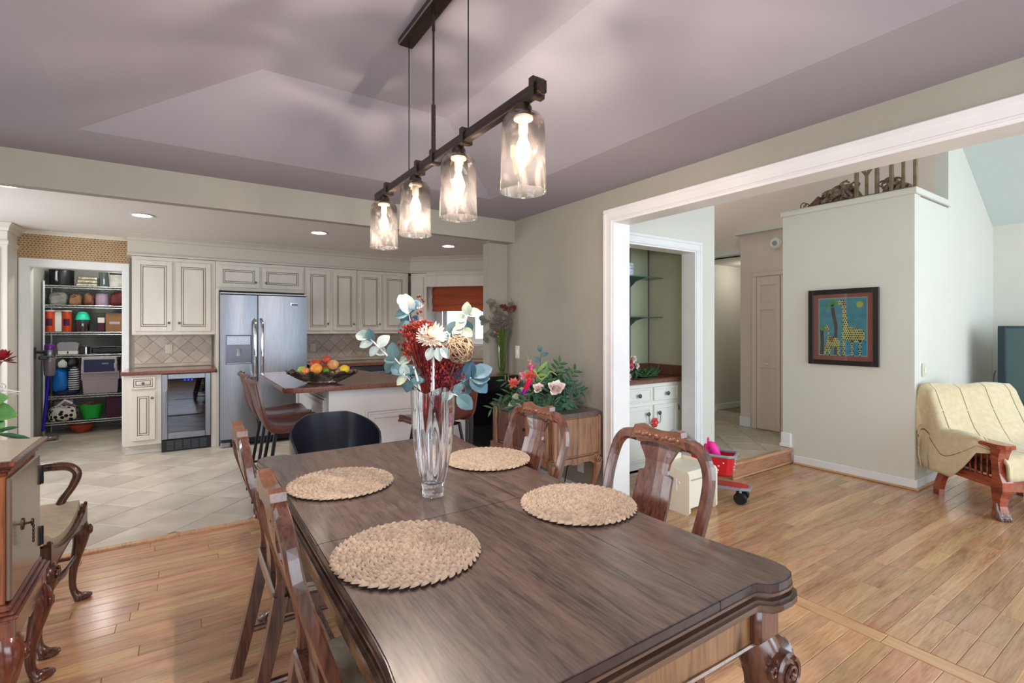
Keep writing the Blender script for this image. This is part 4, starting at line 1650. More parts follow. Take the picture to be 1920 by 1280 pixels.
for z in [.385, .37, .33, .28, .22, .17, .12, .08, .055, .048]:
    r_ = max(.02, vase_r(z) - .0075)
    inner.append([(cos(2 * pi * j / n) * r_ * (1 + .0 * j), sin(2 * pi * j / n) * r_, z + (.022 * abs(cos(2 * (2 * pi * j / n))) ** 1.5 if z > .36 else 0)) for j in range(n)])
inner.append([(cos(2 * pi * j / n) * .006, sin(2 * pi * j / n) * .006, .047) for j in range(n)])
q.loft(rings + inner, True, True)
vase = q.obj('glass_vase', 'crystal', loc=(VX_, VY_, .761), ang=30)
tag(vase, 'tall clear cut crystal vase on the dining table', 'vase')

mat('euc_teal', (58, 86, 92), .6, c2=(94, 124, 124), scale=14, rnd=.0)
mat('euc_blue', (44, 70, 88), .6, c2=(72, 104, 120), scale=14)
mat('euc_pale', (190, 192, 182), .6, c2=(134, 154, 152), scale=16)
mat('euc_sage', (134, 148, 132), .6, c2=(176, 178, 150), scale=12)
mat('stem_pale', (214, 206, 200), .6)
mat('stem_brown', (120, 84, 66), .7)
mat('red_dried', (112, 26, 20), .8, c2=(158, 48, 32), scale=40)
mat('crimson_dried', (86, 12, 26), .8, c2=(130, 32, 40), scale=40)
mat('petal_cream', (238, 216, 196), .7, c2=(248, 236, 222), scale=20)
mat('twine', (170, 142, 112), .85, c2=(120, 94, 72), scale=60)
mat('seed_pod', (70, 34, 24), .8)
BASEV = Vector((VX_, VY_, .815))
MOUTH = .79
# vectors of the picture plane as seen from the seats: along the table front and up
RX, RY = .83, -.556   # sideways
FX, FY = .556, .83    # away
def bq(s, d, z):
    """point in the bouquet: s sideways, d away, z height above the floor"""
    return (VX_ + RX * s + FX * d, VY_ + RY * s + FY * d, z)
def stem_path(tip, lean=.5, n=4):
    """from the vase foot through its mouth to the tip"""
    T = Vector(tip)
    m = Vector((VX_, VY_, 1.12))
    off = (T - m)
    hor = Vector((off.x, off.y, 0))
    if hor.length > .05:
        hor = hor.normalized() * .05
    b0 = Vector((VX_, VY_, .825)) - hor * .35
    m2 = m + hor * .9
    return smooth_path([tuple(b0), tuple(m2), tuple(m2.lerp(T, .55) + Vector((0, 0, .012))), tuple(T)], n)

def branch(label, tip, leaves, lm, sm='stem_pale', r=.0035, lsize=.05, name='eucalyptus_branch', cat='branch'):
    root = thing(name, label, cat, (VX_, VY_, .82), group='stems in the crystal vase')
    P = stem_path(tip)
    q = wb_(root); q.tube(P, [r * (1 - .4 * i / len(P)) for i in range(len(P))], 6); q.obj('stem', sm, root)
    for i, (t, side, sz, mm) in enumerate(leaves):
        k = min(len(P) - 1, int(t * (len(P) - 1)))
        p = Vector(P[k])
        ax = (Vector(P[min(k + 1, len(P) - 1)]) - Vector(P[max(k - 1, 0)])).normalized()
        a = side
        d = Vector((RX * cos(a) + FX * .25 * sin(3 * a), RY * cos(a) + FY * .25 * sin(3 * a), sin(a)))
        q = wb_(root)
        q.leaf(p, d, sz, sz * .82, (-FX * .8 + .2 * sin(i * 2.1), -FY * .8 + .2, .35), .12, 5)
        q.obj('leaf', mm or lm, root)
    return root
branch('pale eucalyptus branch leaning left towards the fruit bowl', bq(-.245, .02, 1.345),
       [(1.0, 2.9, .056, None), (.97, 3.5, .052, None), (.92, 1.9, .05, 'euc_teal'), (.88, 3.9, .046, None), (.84, .9, .058, None), (.80, 2.6, .05, None), (.70, 4.2, .05, 'euc_teal'), (.62, .5, .06, 'euc_pale'), (.55, 5.2, .05, 'euc_teal')], 'euc_pale', r=.0045)
branch('upright eucalyptus branch with blue leaf cluster at the top', bq(-.105, .05, 1.46),
       [(1.0, 2.2, .06, 'euc_pale'), (1.0, .2, .06, 'euc_blue'), (.97, 1.0, .055, 'euc_blue'), (.95, 3.3, .055, 'euc_teal'), (.93, 4.4, .06, 'euc_blue'), (.90, 5.3, .06, 'euc_teal'), (.86, 3.8, .06, 'euc_teal'), (.98, 1.7, .075, 'euc_pale'), (.88, .4, .05, 'euc_blue'), (.8, 4.5, .06, 'euc_sage')], 'euc_teal')
branch('sage eucalyptus branch rising in front of the window', bq(.125, .04, 1.43),
       [(1.0, 1.6, .05, 'euc_sage'), (1.0, .3, .055, 'euc_sage'), (.98, 2.7, .045, 'euc_sage'), (.95, 3.8, .05, 'euc_sage'), (.93, 4.9, .055, 'euc_teal'), (.90, 5.6, .045, 'euc_sage'), (.86, 3.4, .045, 'euc_pale'), (.82, 2.5, .04, 'euc_sage')], 'euc_sage')
branch('eucalyptus branch with large blue leaves drooping right', bq(.15, -.01, 1.20),
       [(1.0, .5, .08, 'euc_blue'), (.97, 5.6, .08, 'euc_blue'), (.92, 1.6, .07, 'euc_blue'), (.86, 2.6, .065, 'euc_blue'), (.82, 4.9, .06, 'euc_teal'), (.95, .0, .07, 'euc_teal'), (.78, 1.2, .05, 'euc_blue')], 'euc_blue')
branch('short eucalyptus sprig hanging over the vase rim', bq(.098, -.05, 1.135),
       [(1.0, 5.6, .07, 'euc_teal'), (.85, 1.0, .045, 'euc_teal'), (.8, 3.6, .04, 'euc_pale')], 'euc_teal')
branch('slim eucalyptus stem with small leaves at left of the vase', bq(-.135, -.03, 1.27),
       [(1.0, 1.7, .06, 'euc_teal'), (.93, 3.0, .05, 'euc_teal'), (.86, .6, .05, 'euc_sage'), (.78, 2.4, .05, 'euc_teal'), (.7, .1, .055, 'euc_teal'), (.62, 4.4, .06, 'euc_teal'), (.5, .3, .05, 'euc_teal')], 'euc_teal')
branch('leafy eucalyptus twig low at the left of the vase mouth', bq(-.10, -.05, 1.215),
       [(1.0, 2.6, .055, 'euc_teal'), (.95, .8, .05, 'euc_teal'), (.9, 3.8, .045, 'euc_sage'), (.84, 1.8, .05, 'euc_pale'), (.78, 4.6, .05, 'euc_teal'), (.7, .2, .045, 'euc_teal')], 'euc_teal')
branch('leafy eucalyptus twig behind the cream flower', bq(.055, .06, 1.36),
       [(1.0, 1.2, .05, 'euc_teal'), (.96, .1, .05, 'euc_sage'), (.92, 3.0, .045, 'euc_teal'), (.86, 5.4, .05, 'euc_teal'), (.8, 2.2, .05, 'euc_sage')], 'euc_teal')
branch('dark eucalyptus twig in the heart of the bouquet', bq(-.02, .03, 1.27),
       [(1.0, 2.6, .05, 'euc_blue'), (.95, .6, .05, 'euc_teal'), (.9, 4.2, .05, 'euc_teal'), (.84, 1.8, .045, 'euc_blue'), (.78, 5.2, .05, 'euc_teal')], 'euc_teal')
# bare white stems
for (l, t) in (('bare white stem crossing the left of the bouquet', (-.095, .0, 1.335)), ('bare white stem in the middle of the bouquet', (.01, -.05, 1.30)), ('long bare white stem at the far left of the bouquet', (-.14, .01, 1.25)), ('short bare white stem just left of the cream flower', (-.065, -.04, 1.24))):
    root = thing('bare_stem', l, 'stem', (VX_, VY_, .82), group='stems in the crystal vase')
    q = wb_(root); q.tube(stem_path(bq(*t)), .004, 6); q.obj('stem', 'stem_pale', root)
# big cream flower
root = thing('dried_flower', 'large cream chrysanthemum in the middle of the bouquet', 'flower', (VX_, VY_, .82), group='stems in the crystal vase')
q = wb_(root); q.tube(stem_path(bq(.0, -.03, 1.34)), .004, 6); q.obj('stem', 'stem_pale', root)
q = wb_(root)
C = Vector(bq(.0, -.03, 1.345))
rq = random.Random(9)
MUM = Vector((-FX * .55, -FY * .55, .84)).to_track_quat('Z', 'Y').to_matrix()
for ly in range(5):
    el = (-.25, .12, .5, .9, 1.25)[ly]
    nn = (20, 20, 16, 12, 7)[ly]
    for i in range(nn):
        a = 2 * pi * (i + .5 * (ly % 2)) / nn + rq.random() * .2
        d = MUM @ Vector((cos(a) * cos(el), sin(a) * cos(el), sin(el)))
        q.leaf(C + d * .008, d, (.044, .048, .047, .043, .036)[ly] * (1 + .15 * rq.random()), .016, MUM @ Vector((-cos(a) * sin(el), -sin(a) * sin(el), cos(el) + .05)), -.3, 3)
q.obj('blossom', 'petal_cream', root)
q = wb_(root)
for a in (4.3, 4.9, 5.4):
    q.leaf(Vector(bq(.03 * cos(a) + .02, -.06, 1.31)), (RX * cos(a), RY * cos(a), sin(a)), .05, .035, (-FX, -FY, .3), .1, 4)
q.obj('petal', 'euc_pale', root)
def sprays(label, cx, cz, w, h, n, m, seed, base=1.12):
    root = thing('dried_spray', label, 'dried flowers', (VX_, VY_, .82), group='stems in the crystal vase')
    q = wb_(root)
    rq = random.Random(seed)
    q2 = wb_(root)
    for i in range(n):
        s = cx + w * (rq.random() - .5)
        z = cz + h * (rq.random() - .5)
        d = .09 * (rq.random() - .5)
        T = Vector(bq(s, d, z))
        m0 = Vector((VX_ + RX * s * .25, VY_ + RY * s * .25, base))
        if i % 3 == 0:
            q.tube([tuple(Vector((VX_, VY_, .85))), tuple(m0), tuple(m0.lerp(T, .5) + Vector((0, 0, .01))), tuple(T)], .0014, 4)
        else:
            mid = m0.lerp(T, .6)
            q.tube([tuple(mid), tuple(T)], .0013, 4)
        for k in range(3):
            c = T + Vector((rq.uniform(-.012, .012), rq.uniform(-.012, .012), rq.uniform(-.012, .012)))
            q2.ball(tuple(c), (.0045, .0045, .0055), 5, 3)
    q.obj('stems', m, root, kind='stuff')
    q2.obj('buds', m, root, kind='stuff')
sprays('red dried flower spray left of the cream flower', -.055, 1.345, .11, .12, 130, 'red_dried', 2)
sprays('crimson dried flower spray below the twine ball', .05, 1.225, .12, .14, 130, 'crimson_dried', 4)
sprays('orange red dried spray right of the centre', .04, 1.27, .11, .07, 70, 'red_dried', 6)
# seed pods
root = thing('seed_stems', 'thin brown stems with small dark seed pods', 'stem', (VX_, VY_, .82), group='stems in the crystal vase')
for (s, z) in ((-.062, 1.50), (-.054, 1.502), (-.045, 1.49), (-.04, 1.483), (-.063, 1.437), (-.051, 1.443), (-.075, 1.395), (-.07, 1.40), (-.035, 1.40)):
    q = wb_(root); q.tube(stem_path(bq(s, .03, z)), .0011, 4); q.obj('stem', 'stem_brown', root)
    q = wb_(root); q.ball(bq(s, .03, z), (.0055, .0055, .006), 7, 5); q.obj('pod', 'seed_pod', root)
# twine ball on a stick
root = thing('twine_ball', 'woven vine ball on a stick in the bouquet', 'ball', (VX_, VY_, .82), group='stems in the crystal vase')
C = Vector(bq(.105, -.03, 1.30))
q = wb_(root); q.tube(stem_path(tuple(C)), .003, 6); q.obj('stem', 'stem_brown', root)
q = wb_(root)
rq = random.Random(12)
for i in range(34):
    ax = Vector((rq.gauss(0, 1), rq.gauss(0, 1), rq.gauss(0, 1))).normalized()
    u = ax.orthogonal().normalized()
    v = ax.cross(u)
    ro = .052 * (1 - .16 * rq.random())
    sh = rq.uniform(-.35, .35)
    P = []
    for k in range(18):
        a = 2 * pi * k / 18
        w = 1 + .06 * sin(3 * a + i)
        P.append(tuple(C + (u * cos(a) + v * sin(a)) * ro * sqrt(1 - sh * sh) * w + ax * ro * sh))
    q.tube(P, .0021, 5, closed=True)
q.obj('vines', 'twine', root, kind='stuff')

# ------------------------------------------------------------------ pendant light
PX = .81
mat('bronze', (74, 66, 62), .32, 1.0, c2=(98, 88, 82), scale=6, stretch=(30, 1, 30))
mat('bulb_glow', (255, 214, 150), .3, emit=(255, 200, 130), estr=40)
thin_glass('seeded_glass', (255, 246, 238), refl=.05, rough=.05, wav=.8, wscale=13, lo=.16, stretch=(1, 1, .6), haze=.010, hcol=(255, 240, 232))  # dark patches in the tint stand in for refraction, patterning the ceiling light
pend = thing('pendant_light', 'bronze linear pendant light with four clear glass shades over the table', 'pendant light', (PX, 1.75, 2.643))
q = wb_(pend); q.bb(PX - .034, PX + .034, 1.44, 2.06, 2.615, 2.643, .004); q.obj('ceiling_mount', 'bronze', pend)
q = wb_(pend); q.bb(PX - .014, PX + .014, 1.06, 2.44, 2.02, 2.056, .003); q.obj('bar', 'bronze', pend)
for y in (1.483, 2.016):
    q = wb_(pend); q.tube([(PX, y, 2.05), (PX, y, 2.62)], .0022, 6); q.obj('cable', 'black_metal', pend)
q = wb_(pend); q.tube([(PX, 1.765, 2.05), (PX, 1.765, 2.25)], .009, 8); q.tube([(PX, 1.765, 2.24), (PX, 1.765, 2.62)], .0045, 6); q.tube([(PX, 1.765, 2.54), (PX, 1.765, 2.62)], .007, 8); q.obj('center_rod', 'bronze', pend)
for y in (1.09, 1.50, 1.75, 1.90, 2.27):
    q = wb_(pend); q.bb(PX - .022, PX + .022, y - .011, y + .011, 2.012, 2.07, .003); q.obj('clip', 'bronze', pend)
for y in (1.155, 1.555, 1.945, 2.335):
    q = wb_(pend); q.lathe([(.024, .0), (.026, .02), (.020, .032)], 14, (PX, y, 1.99)); so = q.obj('socket_cap', 'bronze', pend)
    q = wbp(so)
    prof = [(.020, 2.0), (.030, 1.996), (.050, 1.988), (.060, 1.972), (.0625, 1.95), (.064, 1.88), (.066, 1.79), (.0665, 1.775), (.0675, 1.772), (.0665, 1.77)]
    q.lathe([(r_, z) for r_, z in prof], 32, (PX, y, 0), cap=False)
    q.obj('shade', 'seeded_glass', so)
    q = wbp(so); q.lathe([(.028, 1.985), (.028, 1.978), (.014, 1.976), (.014, 1.94), (.011, 1.936)], 12, (PX, y, 0)); q.obj('socket', 'white_plastic', so)
    q = wbp(so); q.lathe([(.009, 1.94), (.012, 1.925), (.021, 1.90), (.024, 1.885), (.018, 1.862), (.006, 1.848)], 12, (PX, y, 0)); q.obj('bulb', 'bulb_glow', so)
    l = bpy.data.lights.new('bulb_light', 'POINT'); l.energy = 27; l.shadow_soft_size = .003; l.color = (1, .91, .82)
    lo = bpy.data.objects.new('bulb_light', l); lo.location = (PX, y, 1.832); COL.objects.link(lo)
# ------------------------------------------------------------------ seats round the peninsula
mat('brown_leather', (84, 46, 40), .32, c2=(110, 66, 56), scale=9, bump=.06, bscale=120, coat=.25)
mat('black_shell', (26, 28, 38), .28, coat=.4)
mat('cream_fabric', (206, 190, 166), .8, c2=(192, 174, 150), scale=30, stretch=(1, 4, 1), bump=.08, bscale=260)
def bar_stool(label, loc, rz):
    r = thing('bar_stool', label, 'stool', loc, rz, 'brown bar stools at the peninsula')
    q = MB()
    prof = smooth_path([(.43, 0, .612), (.40, 0, .628), (.30, 0, .622), (.15, 0, .612), (.05, 0, .625), (-.01, 0, .675), (-.045, 0, .77), (-.075, 0, .87), (-.10, 0, .955)], 3)
    def sh(u, v):
        k = u * (len(prof) - 1)
        i = min(int(k), len(prof) - 2)
        t = k - i
        x = prof[i][0] * (1 - t) + prof[i + 1][0] * t
        z = prof[i][2] * (1 - t) + prof[i + 1][2] * t
        s = v * 2 - 1
        w = .215 - .02 * max(0, u - .75) * 4 - .05 * max(0, .06 - u) * 10
        return (x + .035 * s * s * max(0, u - .5) * 2, s * w, z + .018 * s * s * (1 - u))
    q.grid(sh, 26, 10, thick=.026)
    sh_ = q.obj('seat_shell', 'brown_leather', r)
    q = MB()
    e = [sh(i / 20, 0) for i in range(21)]
    e2 = [sh(i / 20, 1) for i in range(21)]
    for E_ in (e, e2):
        q.tube([(x, y, z - .012) for x, y, z in E_], .011, 6)
    q.tube([(x - .004, y, z) for x, y, z in [sh(1, j / 8) for j in range(9)]], .012, 6)
    q.obj('piping', 'brown_leather', sh_)
    for (sx, sy) in ((1, 1), (1, -1), (0, 1), (0, -1)):
        q = MB()
        a = Vector((.34 if sx else .08, .13 * sy, .595))
        c = Vector((.42 if sx else -.02, .20 * sy, .0))
        q.tube([tuple(a), tuple(c)], .013, 8)
        q.obj('leg', 'black_metal', r)
    q = MB()
    t = .62
    pts = [Vector((.34 if sx else .08, .13 * sy, .595)).lerp(Vector((.42 if sx else -.02, .20 * sy, 0)), t) for sx, sy in ((1, 1), (1, -1), (0, -1), (0, 1))]
    q.tube([tuple(p) for p in pts], .009, 8, closed=True)
    q.obj('footrest', 'black_metal', r)
    q = MB(); q.bb(.07, .35, -.14, .14, .585, .60, .003); q.obj('seat_plate', 'black_metal', r)
    return r
for l_, p_, a_ in (('brown leather bar stool at the rounded peninsula end, front one of the pair', (.470, 4.0, 0), 0), ('brown leather bar stool behind the front one, close to the refrigerator', (.47, 4.55, 0), 0), ('brown leather bar stool before the black cabinet, right of the glass vase', (1.73, 3.37, 0), radians(110))):
    bar_stool(l_, p_, a_).scale = (.97, .97, 1.055)

# black tub chair at the head of the table
r = thing('tub_chair', 'black rounded shell chair at the far end of the dining table', 'chair', (.745, 2.98, 0), 0)
q = MB()
def tub(u, v):
    a = radians(-128 + 256 * u)          # 0 = back (+y)
    k = abs(2 * u - 1)
    rim = .855 - .155 * max(0, k - .22) ** 1.2 / .78 ** 1.2 - .07 * max(0, k - .8) * 5
    R0, R1 = .05, .225 + .03 * k
    rad = R0 + (R1 - R0) * (1 - (1 - v) ** 2.6)
    z = .43 + (rim - .43) * (v ** 2.0)
    y = cos(a) * rad
    return (sin(a) * rad * 1.03, y * (1.0 if y > 0 else 1.05), z)
q.grid(tub, 36, 14, thick=-.012)
q.lathe([(.002, .43), (.10, .43), (.16, .436), (.2, .45), (.2, .44), (.16, .424), (.002, .418)], 24, (0, -.03, 0))
q.obj('shell', 'black_shell', r)
for sx in (-1, 1):
    for sy in (-1, 1):
        q = MB(); q.tube([(sx * .12, sy * .12, .42), (sx * .22, sy * .22, 0)], [.016, .010], 8); q.obj('leg', 'black_metal', r)
q = MB(); q.tube([(-.15, -.15, .3), (.15, .15, .3)], .006, 6); q.tube([(-.15, .15, .3), (.15, -.15, .3)], .006, 6); q.obj('brace', 'black_metal', r)

# ------------------------------------------------------------------ fruit bowl
mat('bowl_bronze', (92, 80, 68), .38, .7, c2=(176, 164, 150), scale=14, lo=.45, hi=.7)
BX, BY, BZ = 1.02, 4.62, .90
BX, BY, BZ = .955, 4.27, .925
bowl = thing('fruit_bowl', 'oblong leaf edged metal fruit bowl on the peninsula', 'bowl', (BX, BY, BZ), YAW * -1)
q = MB()
def bowl_s(u, v):
    a = 2 * pi * u
    rx, ry = .12 + .175 * v ** 1.1, .075 + .075 * v
    lobes = 1 + .07 * v * abs(sin(7 * a / 2)) - .05 * v
    return (cos(a) * rx * lobes, sin(a) * ry * lobes, .010 + .085 * v ** 1.5 + .012 * v * sin(14 * a))
q.grid(bowl_s, 84, 8, thick=.004)
q.lathe([(.002, .012), (1, .012)], 24, (0, 0, 0)) if False else None
q.add([(cos(2 * pi * i / 24) * .125, sin(2 * pi * i / 24) * .078, .011) for i in range(24)], [tuple(range(24))])
q.obj('dish', 'bowl_bronze', bowl)
q = MB(); q.grid(lambda u, v: (cos(2 * pi * u) * (.115 + .035 * v), sin(2 * pi * u) * (.07 + .025 * v), .0 + .014 * v), 40, 2, thick=.005); q.obj('foot_ring', 'chrome', bowl)
q = MB()
rq = random.Random(21)
for i in range(22):
    a = 2 * pi * i / 22
    d = Vector((cos(a) * 1.5, sin(a), .62))
    q.leaf((cos(a) * .15, sin(a) * .085, .03), d, .10 + .05 * abs(cos(a)), .05, (-cos(a) * .4, -sin(a) * .4, 1), .05, 4)
q.obj('leaf_rim', 'bowl_bronze', bowl)
FR = {'apple_red': ((150, 30, 30), (206, 92, 60)), 'apple_green': ((150, 190, 60), (176, 206, 90)), 'orange_skin': ((236, 150, 50), (244, 172, 80)), 'peach_skin': ((232, 128, 70), (246, 170, 100)), 'lime_skin': ((70, 140, 30), (100, 170, 50)), 'lemon_skin': ((240, 196, 30), (250, 214, 70)), 'apple_gold': ((200, 80, 60), (232, 196, 120)), 'walnut_shell': ((160, 116, 88), (200, 158, 128))}
for k, (a, c) in FR.items():
    mat(k, a, .35, c2=c, scale=18 if 'apple' in k else 60, stretch=(1, 1, .35), bump=.03, bscale=200)
def fruit(nm, label, m, s, d, z, rad, stem=True, group='fruit in the bowl', squash=.93):
    # s sideways, d away in the picture-side frame of the bowl
    x = BX + cos(-YAW) * s - sin(-YAW) * d
    y = BY + sin(-YAW) * s + cos(-YAW) * d
    r = thing(nm, label, nm, (x, y, BZ + z), group=group)
    q = MB()
    n = 16
    prof = [(.10 * rad, rad * .72), (.35 * rad, rad * .86), (.65 * rad, rad * .74), (.9 * rad, rad * .38), (rad, 0), (.92 * rad, -.4 * rad), (.66 * rad, -.76 * rad), (.3 * rad, -.92 * rad), (.05 * rad, -.86 * rad)] if 'apple' in m else [(rad * sin(pi * (i + .15) / 10.3), rad * cos(pi * (i + .15) / 10.3)) for i in range(11)]
    q.lathe([(a, c * squash) for a, c in prof], n)
    q.obj('skin', m, r)
    q = MB()
    if 'apple' in m:
        q.tube([(0, 0, rad * .6), (.006, 0, rad * 1.15)], .0022, 5)
    else:
        q.ball((0, 0, rad * squash * .985), (.005, .005, .003), 6, 4)
    q.obj('stem', 'stem_brown', r)
fruit('apple', 'green apple at the left end of the fruit bowl', 'apple_green', -.165, .0, .105, .040)
fruit('peach', 'small peach coloured fruit beside the green apple', 'peach_skin', -.118, -.045, .100, .033)
fruit('apple', 'red apple behind the orange in the fruit bowl', 'apple_red', -.07, .04, .155, .048)
fruit('orange', 'orange in the middle front of the fruit bowl', 'orange_skin', -.03, -.045, .120, .049)
fruit('apple', 'red green apple on top of the fruit pile', 'apple_red', .015, .06, .188, .042)
fruit('lime', 'small green lime right of the orange', 'lime_skin', .048, -.045, .105, .027)
fruit('apple', 'golden red apple right of the top apple', 'apple_gold', .085, .01, .150, .049)
fruit('lemon', 'yellow lemon at the right end of the fruit bowl', 'lemon_skin', .185, .0, .112, .041)
fruit('apple', 'dark red apple low between the red apple and lime', 'apple_red', .02, .02, .105, .042)
for i, (s, d, z) in enumerate(((.10, -.05, .085), (.135, -.03, .095), (.12, -.06, .07), (.15, -.055, .078), (.14, .02, .10), (-.08, -.075, .07))):
    fruit('walnut', ('brown walnut under the golden red apple', 'brown walnut left of the lemon', 'brown walnut lowest at the front of the bowl', 'brown walnut low in front of the lemon', 'brown walnut behind the others next to the golden red apple', 'brown walnut below the orange')[i], 'walnut_shell', s, d, z, .019, group='walnuts in the bowl')

# ------------------------------------------------------------------ green vase with dried flowers on the peninsula
thin_glass('green_glass', (160, 190, 100), refl=.10, rough=.06, wav=.5, wscale=22, lo=.4, stretch=(1, 1, .2), haze=.35, hcol=(136, 176, 70))
GX, GY, GZ = 2.615, 4.25, .90
GX, GY, GZ = 2.607, 4.082, .925
vs_ = thing('green_vase', 'green trumpet vase with knobbed foot on the peninsula top', 'vase', (GX, GY, GZ))
q = MB()
q.lathe([(.050, 0), (.052, .008), (.030, .018), (.022, .03), (.030, .05), (.036, .09), (.043, .18), (.052, .28), (.066, .37), (.084, .435), (.086, .442), (.078, .43), (.060, .36), (.046, .26), (.036, .15), (.028, .07), (.005, .055)], 28)
q.obj('body', 'green_glass', vs_)
q = MB(); q.lathe([(.048, .001), (.028, .015), (.018, .03), (.026, .05), (.026, .06), (.002, .062)], 16); q.obj('base', 'green_glass', vs_)
def gstem(tip):
    return smooth_path([(GX, GY, GZ + .08), (GX + (tip[0] - GX) * .25, GY + (tip[1] - GY) * .25, GZ + .42), tip], 5)
def gq(s, d, z): return (GX + RX * s + FX * d, GY + RY * s + FY * d, z)
mat('euc_dry', (88, 92, 80), .75, c2=(122, 120, 106), scale=20)
mat('rose_dry', (96, 34, 30), .8, c2=(124, 56, 46), scale=40)
mat('mist_dry', (112, 100, 92), .8)
mat('pink_dry', (196, 110, 140), .8)
def gbranch(label, tip, n, sz, m='euc_dry', seed=1):
    r = thing('dried_branch', label, 'dried branch', (GX, GY, GZ), group='dried stems in the green vase')
    P = gstem(tip)
    q = wb_(r); q.tube(P, .003, 5); q.obj('stem', 'stem_brown', r)
    rq = random.Random(seed)
    for i in range(n):
        t = .5 + .5 * i / (n - 1)
        p = Vector(P[min(len(P) - 1, int(t * (len(P) - 1) + .5))])
        a = rq.uniform(0, 6.28)
        q = wb_(r)
        q.leaf(p + Vector((0, 0, rq.uniform(-.02, .02))), (RX * cos(a) - FX * .3, RY * cos(a) - FY * .3, sin(a)), 1.35 * sz * rq.uniform(.8, 1.1), sz * 1.15, (-FX, -FY, .4 + rq.uniform(-.4, .4)), .1, 4)
        q.obj('leaf', m, r)
gbranch('grey eucalyptus branch rising left from the green vase', gq(-.115, 0, 1.66), 12, .045, seed=2)
gbranch('grey eucalyptus twig pointing left in front of the window', gq(-.20, .02, 1.49), 8, .042, seed=3)
gbranch('drooping grey twig left of the green vase', gq(-.165, -.02, 1.29), 8, .045, seed=5)
gbranch('short grey eucalyptus branch in the middle of the green vase', gq(.0, -.02, 1.53), 10, .06, seed=8)
for (l, s, z) in (('dark red dried rose, leftmost above the green vase', .01, 1.575), ('dark red dried rose in the middle above the green vase', .065, 1.55), ('dark red dried rose nearest the wall', .105, 1.565)):
    r = thing('dried_rose', l, 'dried flower', (GX, GY, GZ), group='dried stems in the green vase')
    q = wb_(r); q.tube(gstem(gq(s, 0, z)), .0028, 5); q.obj('stem', 'stem_brown', r)
    q = wb_(r); c = gq(s, 0, z)
    for i in range(14):
        a = i * 2.4
        e = -.2 + i * .11
        d = Vector((cos(a) * cos(e), sin(a) * cos(e), sin(e)))
        q.leaf(Vector(c) + d * .008, (d.x * .5, d.y * .5, .8), .04, .042, d, -.2, 3)
    q.ball(c, .026, 8, 6)
    q.obj('blossom', 'rose_dry', r)
r = thing('dried_filler', 'grey misty dried filler flowers in the green vase', 'dried flowers', (GX, GY, GZ), group='dried stems in the green vase')
q = wb_(r)
rq = random.Random(31)
for i in range(170):
    s = min(.09, rq.gauss(.0, .06)); z = 1.40 + abs(rq.gauss(.03, .06)); d = rq.gauss(-.02, .02)
    if i < 26: s, z = .07 + rq.random() * .05, 1.5 + rq.random() * .16
    p = gq(s, d, z)
    q.tube([gq(s * .5, d * .5, 1.33), p], .001, 3)
    for k in range(2):
        q.ball((p[0] + rq.uniform(-.01, .01), p[1] + rq.uniform(-.01, .01), p[2] + rq.uniform(-.01, .01)), .0055, 5, 3)
q.obj('sprigs', 'mist_dry', r, kind='stuff')
q = wb_(r)
for i in range(12):
    a = i * 2.4
    q.leaf(gq(-.055, -.05, 1.335), (cos(a), sin(a) * .5, .4 - .2 * (i % 3)), .032, .02, (-FX, -FY, .4), .1, 3)
q.obj('pink_flower', 'pink_dry', r)
# papers and tablet on the counter behind the vase
mat('paper', (236, 234, 230), .7)
r = thing('paper_stack', 'white paper sheets on the peninsula beside the green vase', 'papers', (2.36, 4.32, .925))
for i, (x, y, a) in enumerate(((0, 0, .1), (.05, .06, -.2), (-.04, .09, .4))):
    q = MB(); q.box((x, y, .002 + i * .0025), (.21, .29, .002), 0, Matrix.Rotation(a, 3, 'Z')); q.obj('sheet', 'paper', r)
r = thing('black_tray', 'shallow black tray on the papers behind the green vase', 'tray', (2.41, 4.40, .9335))
q = MB(); q.lathe([(.002, .0), (.09, 0), (.105, .028), (.100, .028), (.086, .006), (.002, .006)], 24); q.obj('dish', 'black_plastic', r)

# ------------------------------------------------------------------ pantry
mat('rack_wire', (214, 215, 219), .35, .6)
RXa, RXb, RYa, RYb = -1.475, -.32, 8.45, 8.88
rack = thing('wire_rack', 'chrome wire shelving rack in the pantry', 'rack', (-.9, 8.66, 0))
SHZ = [1.925, 1.675, 1.325, 1.03, .505, .175]
for (x, y) in ((RXa, RYa), (RXb, RYa), (RXa, RYb), (RXb, RYb)):
    q = wb_(rack); q.tube([(x, y, 0), (x, y, 1.97)], .012, 8); q.ball((x, y, 1.972), .012, 8, 4); q.obj('post', 'rack_wire', rack)
for z in SHZ:
    q = wb_(rack)
    for y in (RYa, RYb):
        q.tube([(RXa, y, z), (RXb, y, z)], .0045, 6)
        q.tube([(RXa, y, z - .03), (RXb, y, z - .03)], .0035, 6)
        q.tube([(RXa + (RXb - RXa) * i / 44, y, z - .015 + (.013 if i % 2 else -.013)) for i in range(45)], .003, 4)
    for x in (RXa, RXb):
        q.tube([(x, RYa, z), (x, RYb, z)], .0045, 6)
    for i in range(28):
        x = RXa + (RXb - RXa) * (i + .5) / 28
        q.tube([(x, RYa, z), (x, RYb, z)], .0025, 4)
    q.obj('shelf', 'rack_wire', rack)
mat('orange_can', (196, 66, 26), .4)
mat('cardboard', (150, 112, 78), .8, c2=(160, 122, 86), scale=5)
mat('kraft', (128, 92, 66), .85, c2=(150, 110, 82), scale=8)
mat('cloth_grey', (150, 150, 146), .9, c2=(110, 110, 108), scale=10)
mat('teal_bag', (40, 220, 180), .5)
mat('navy', (24, 30, 74), .4)
mat('pink_grey', (196, 182, 186), .5)
mat('bright_blue', (30, 120, 210), .6)
mat('green_tub', (40, 186, 70), .4)
mat('plum', (74, 22, 56), .6)
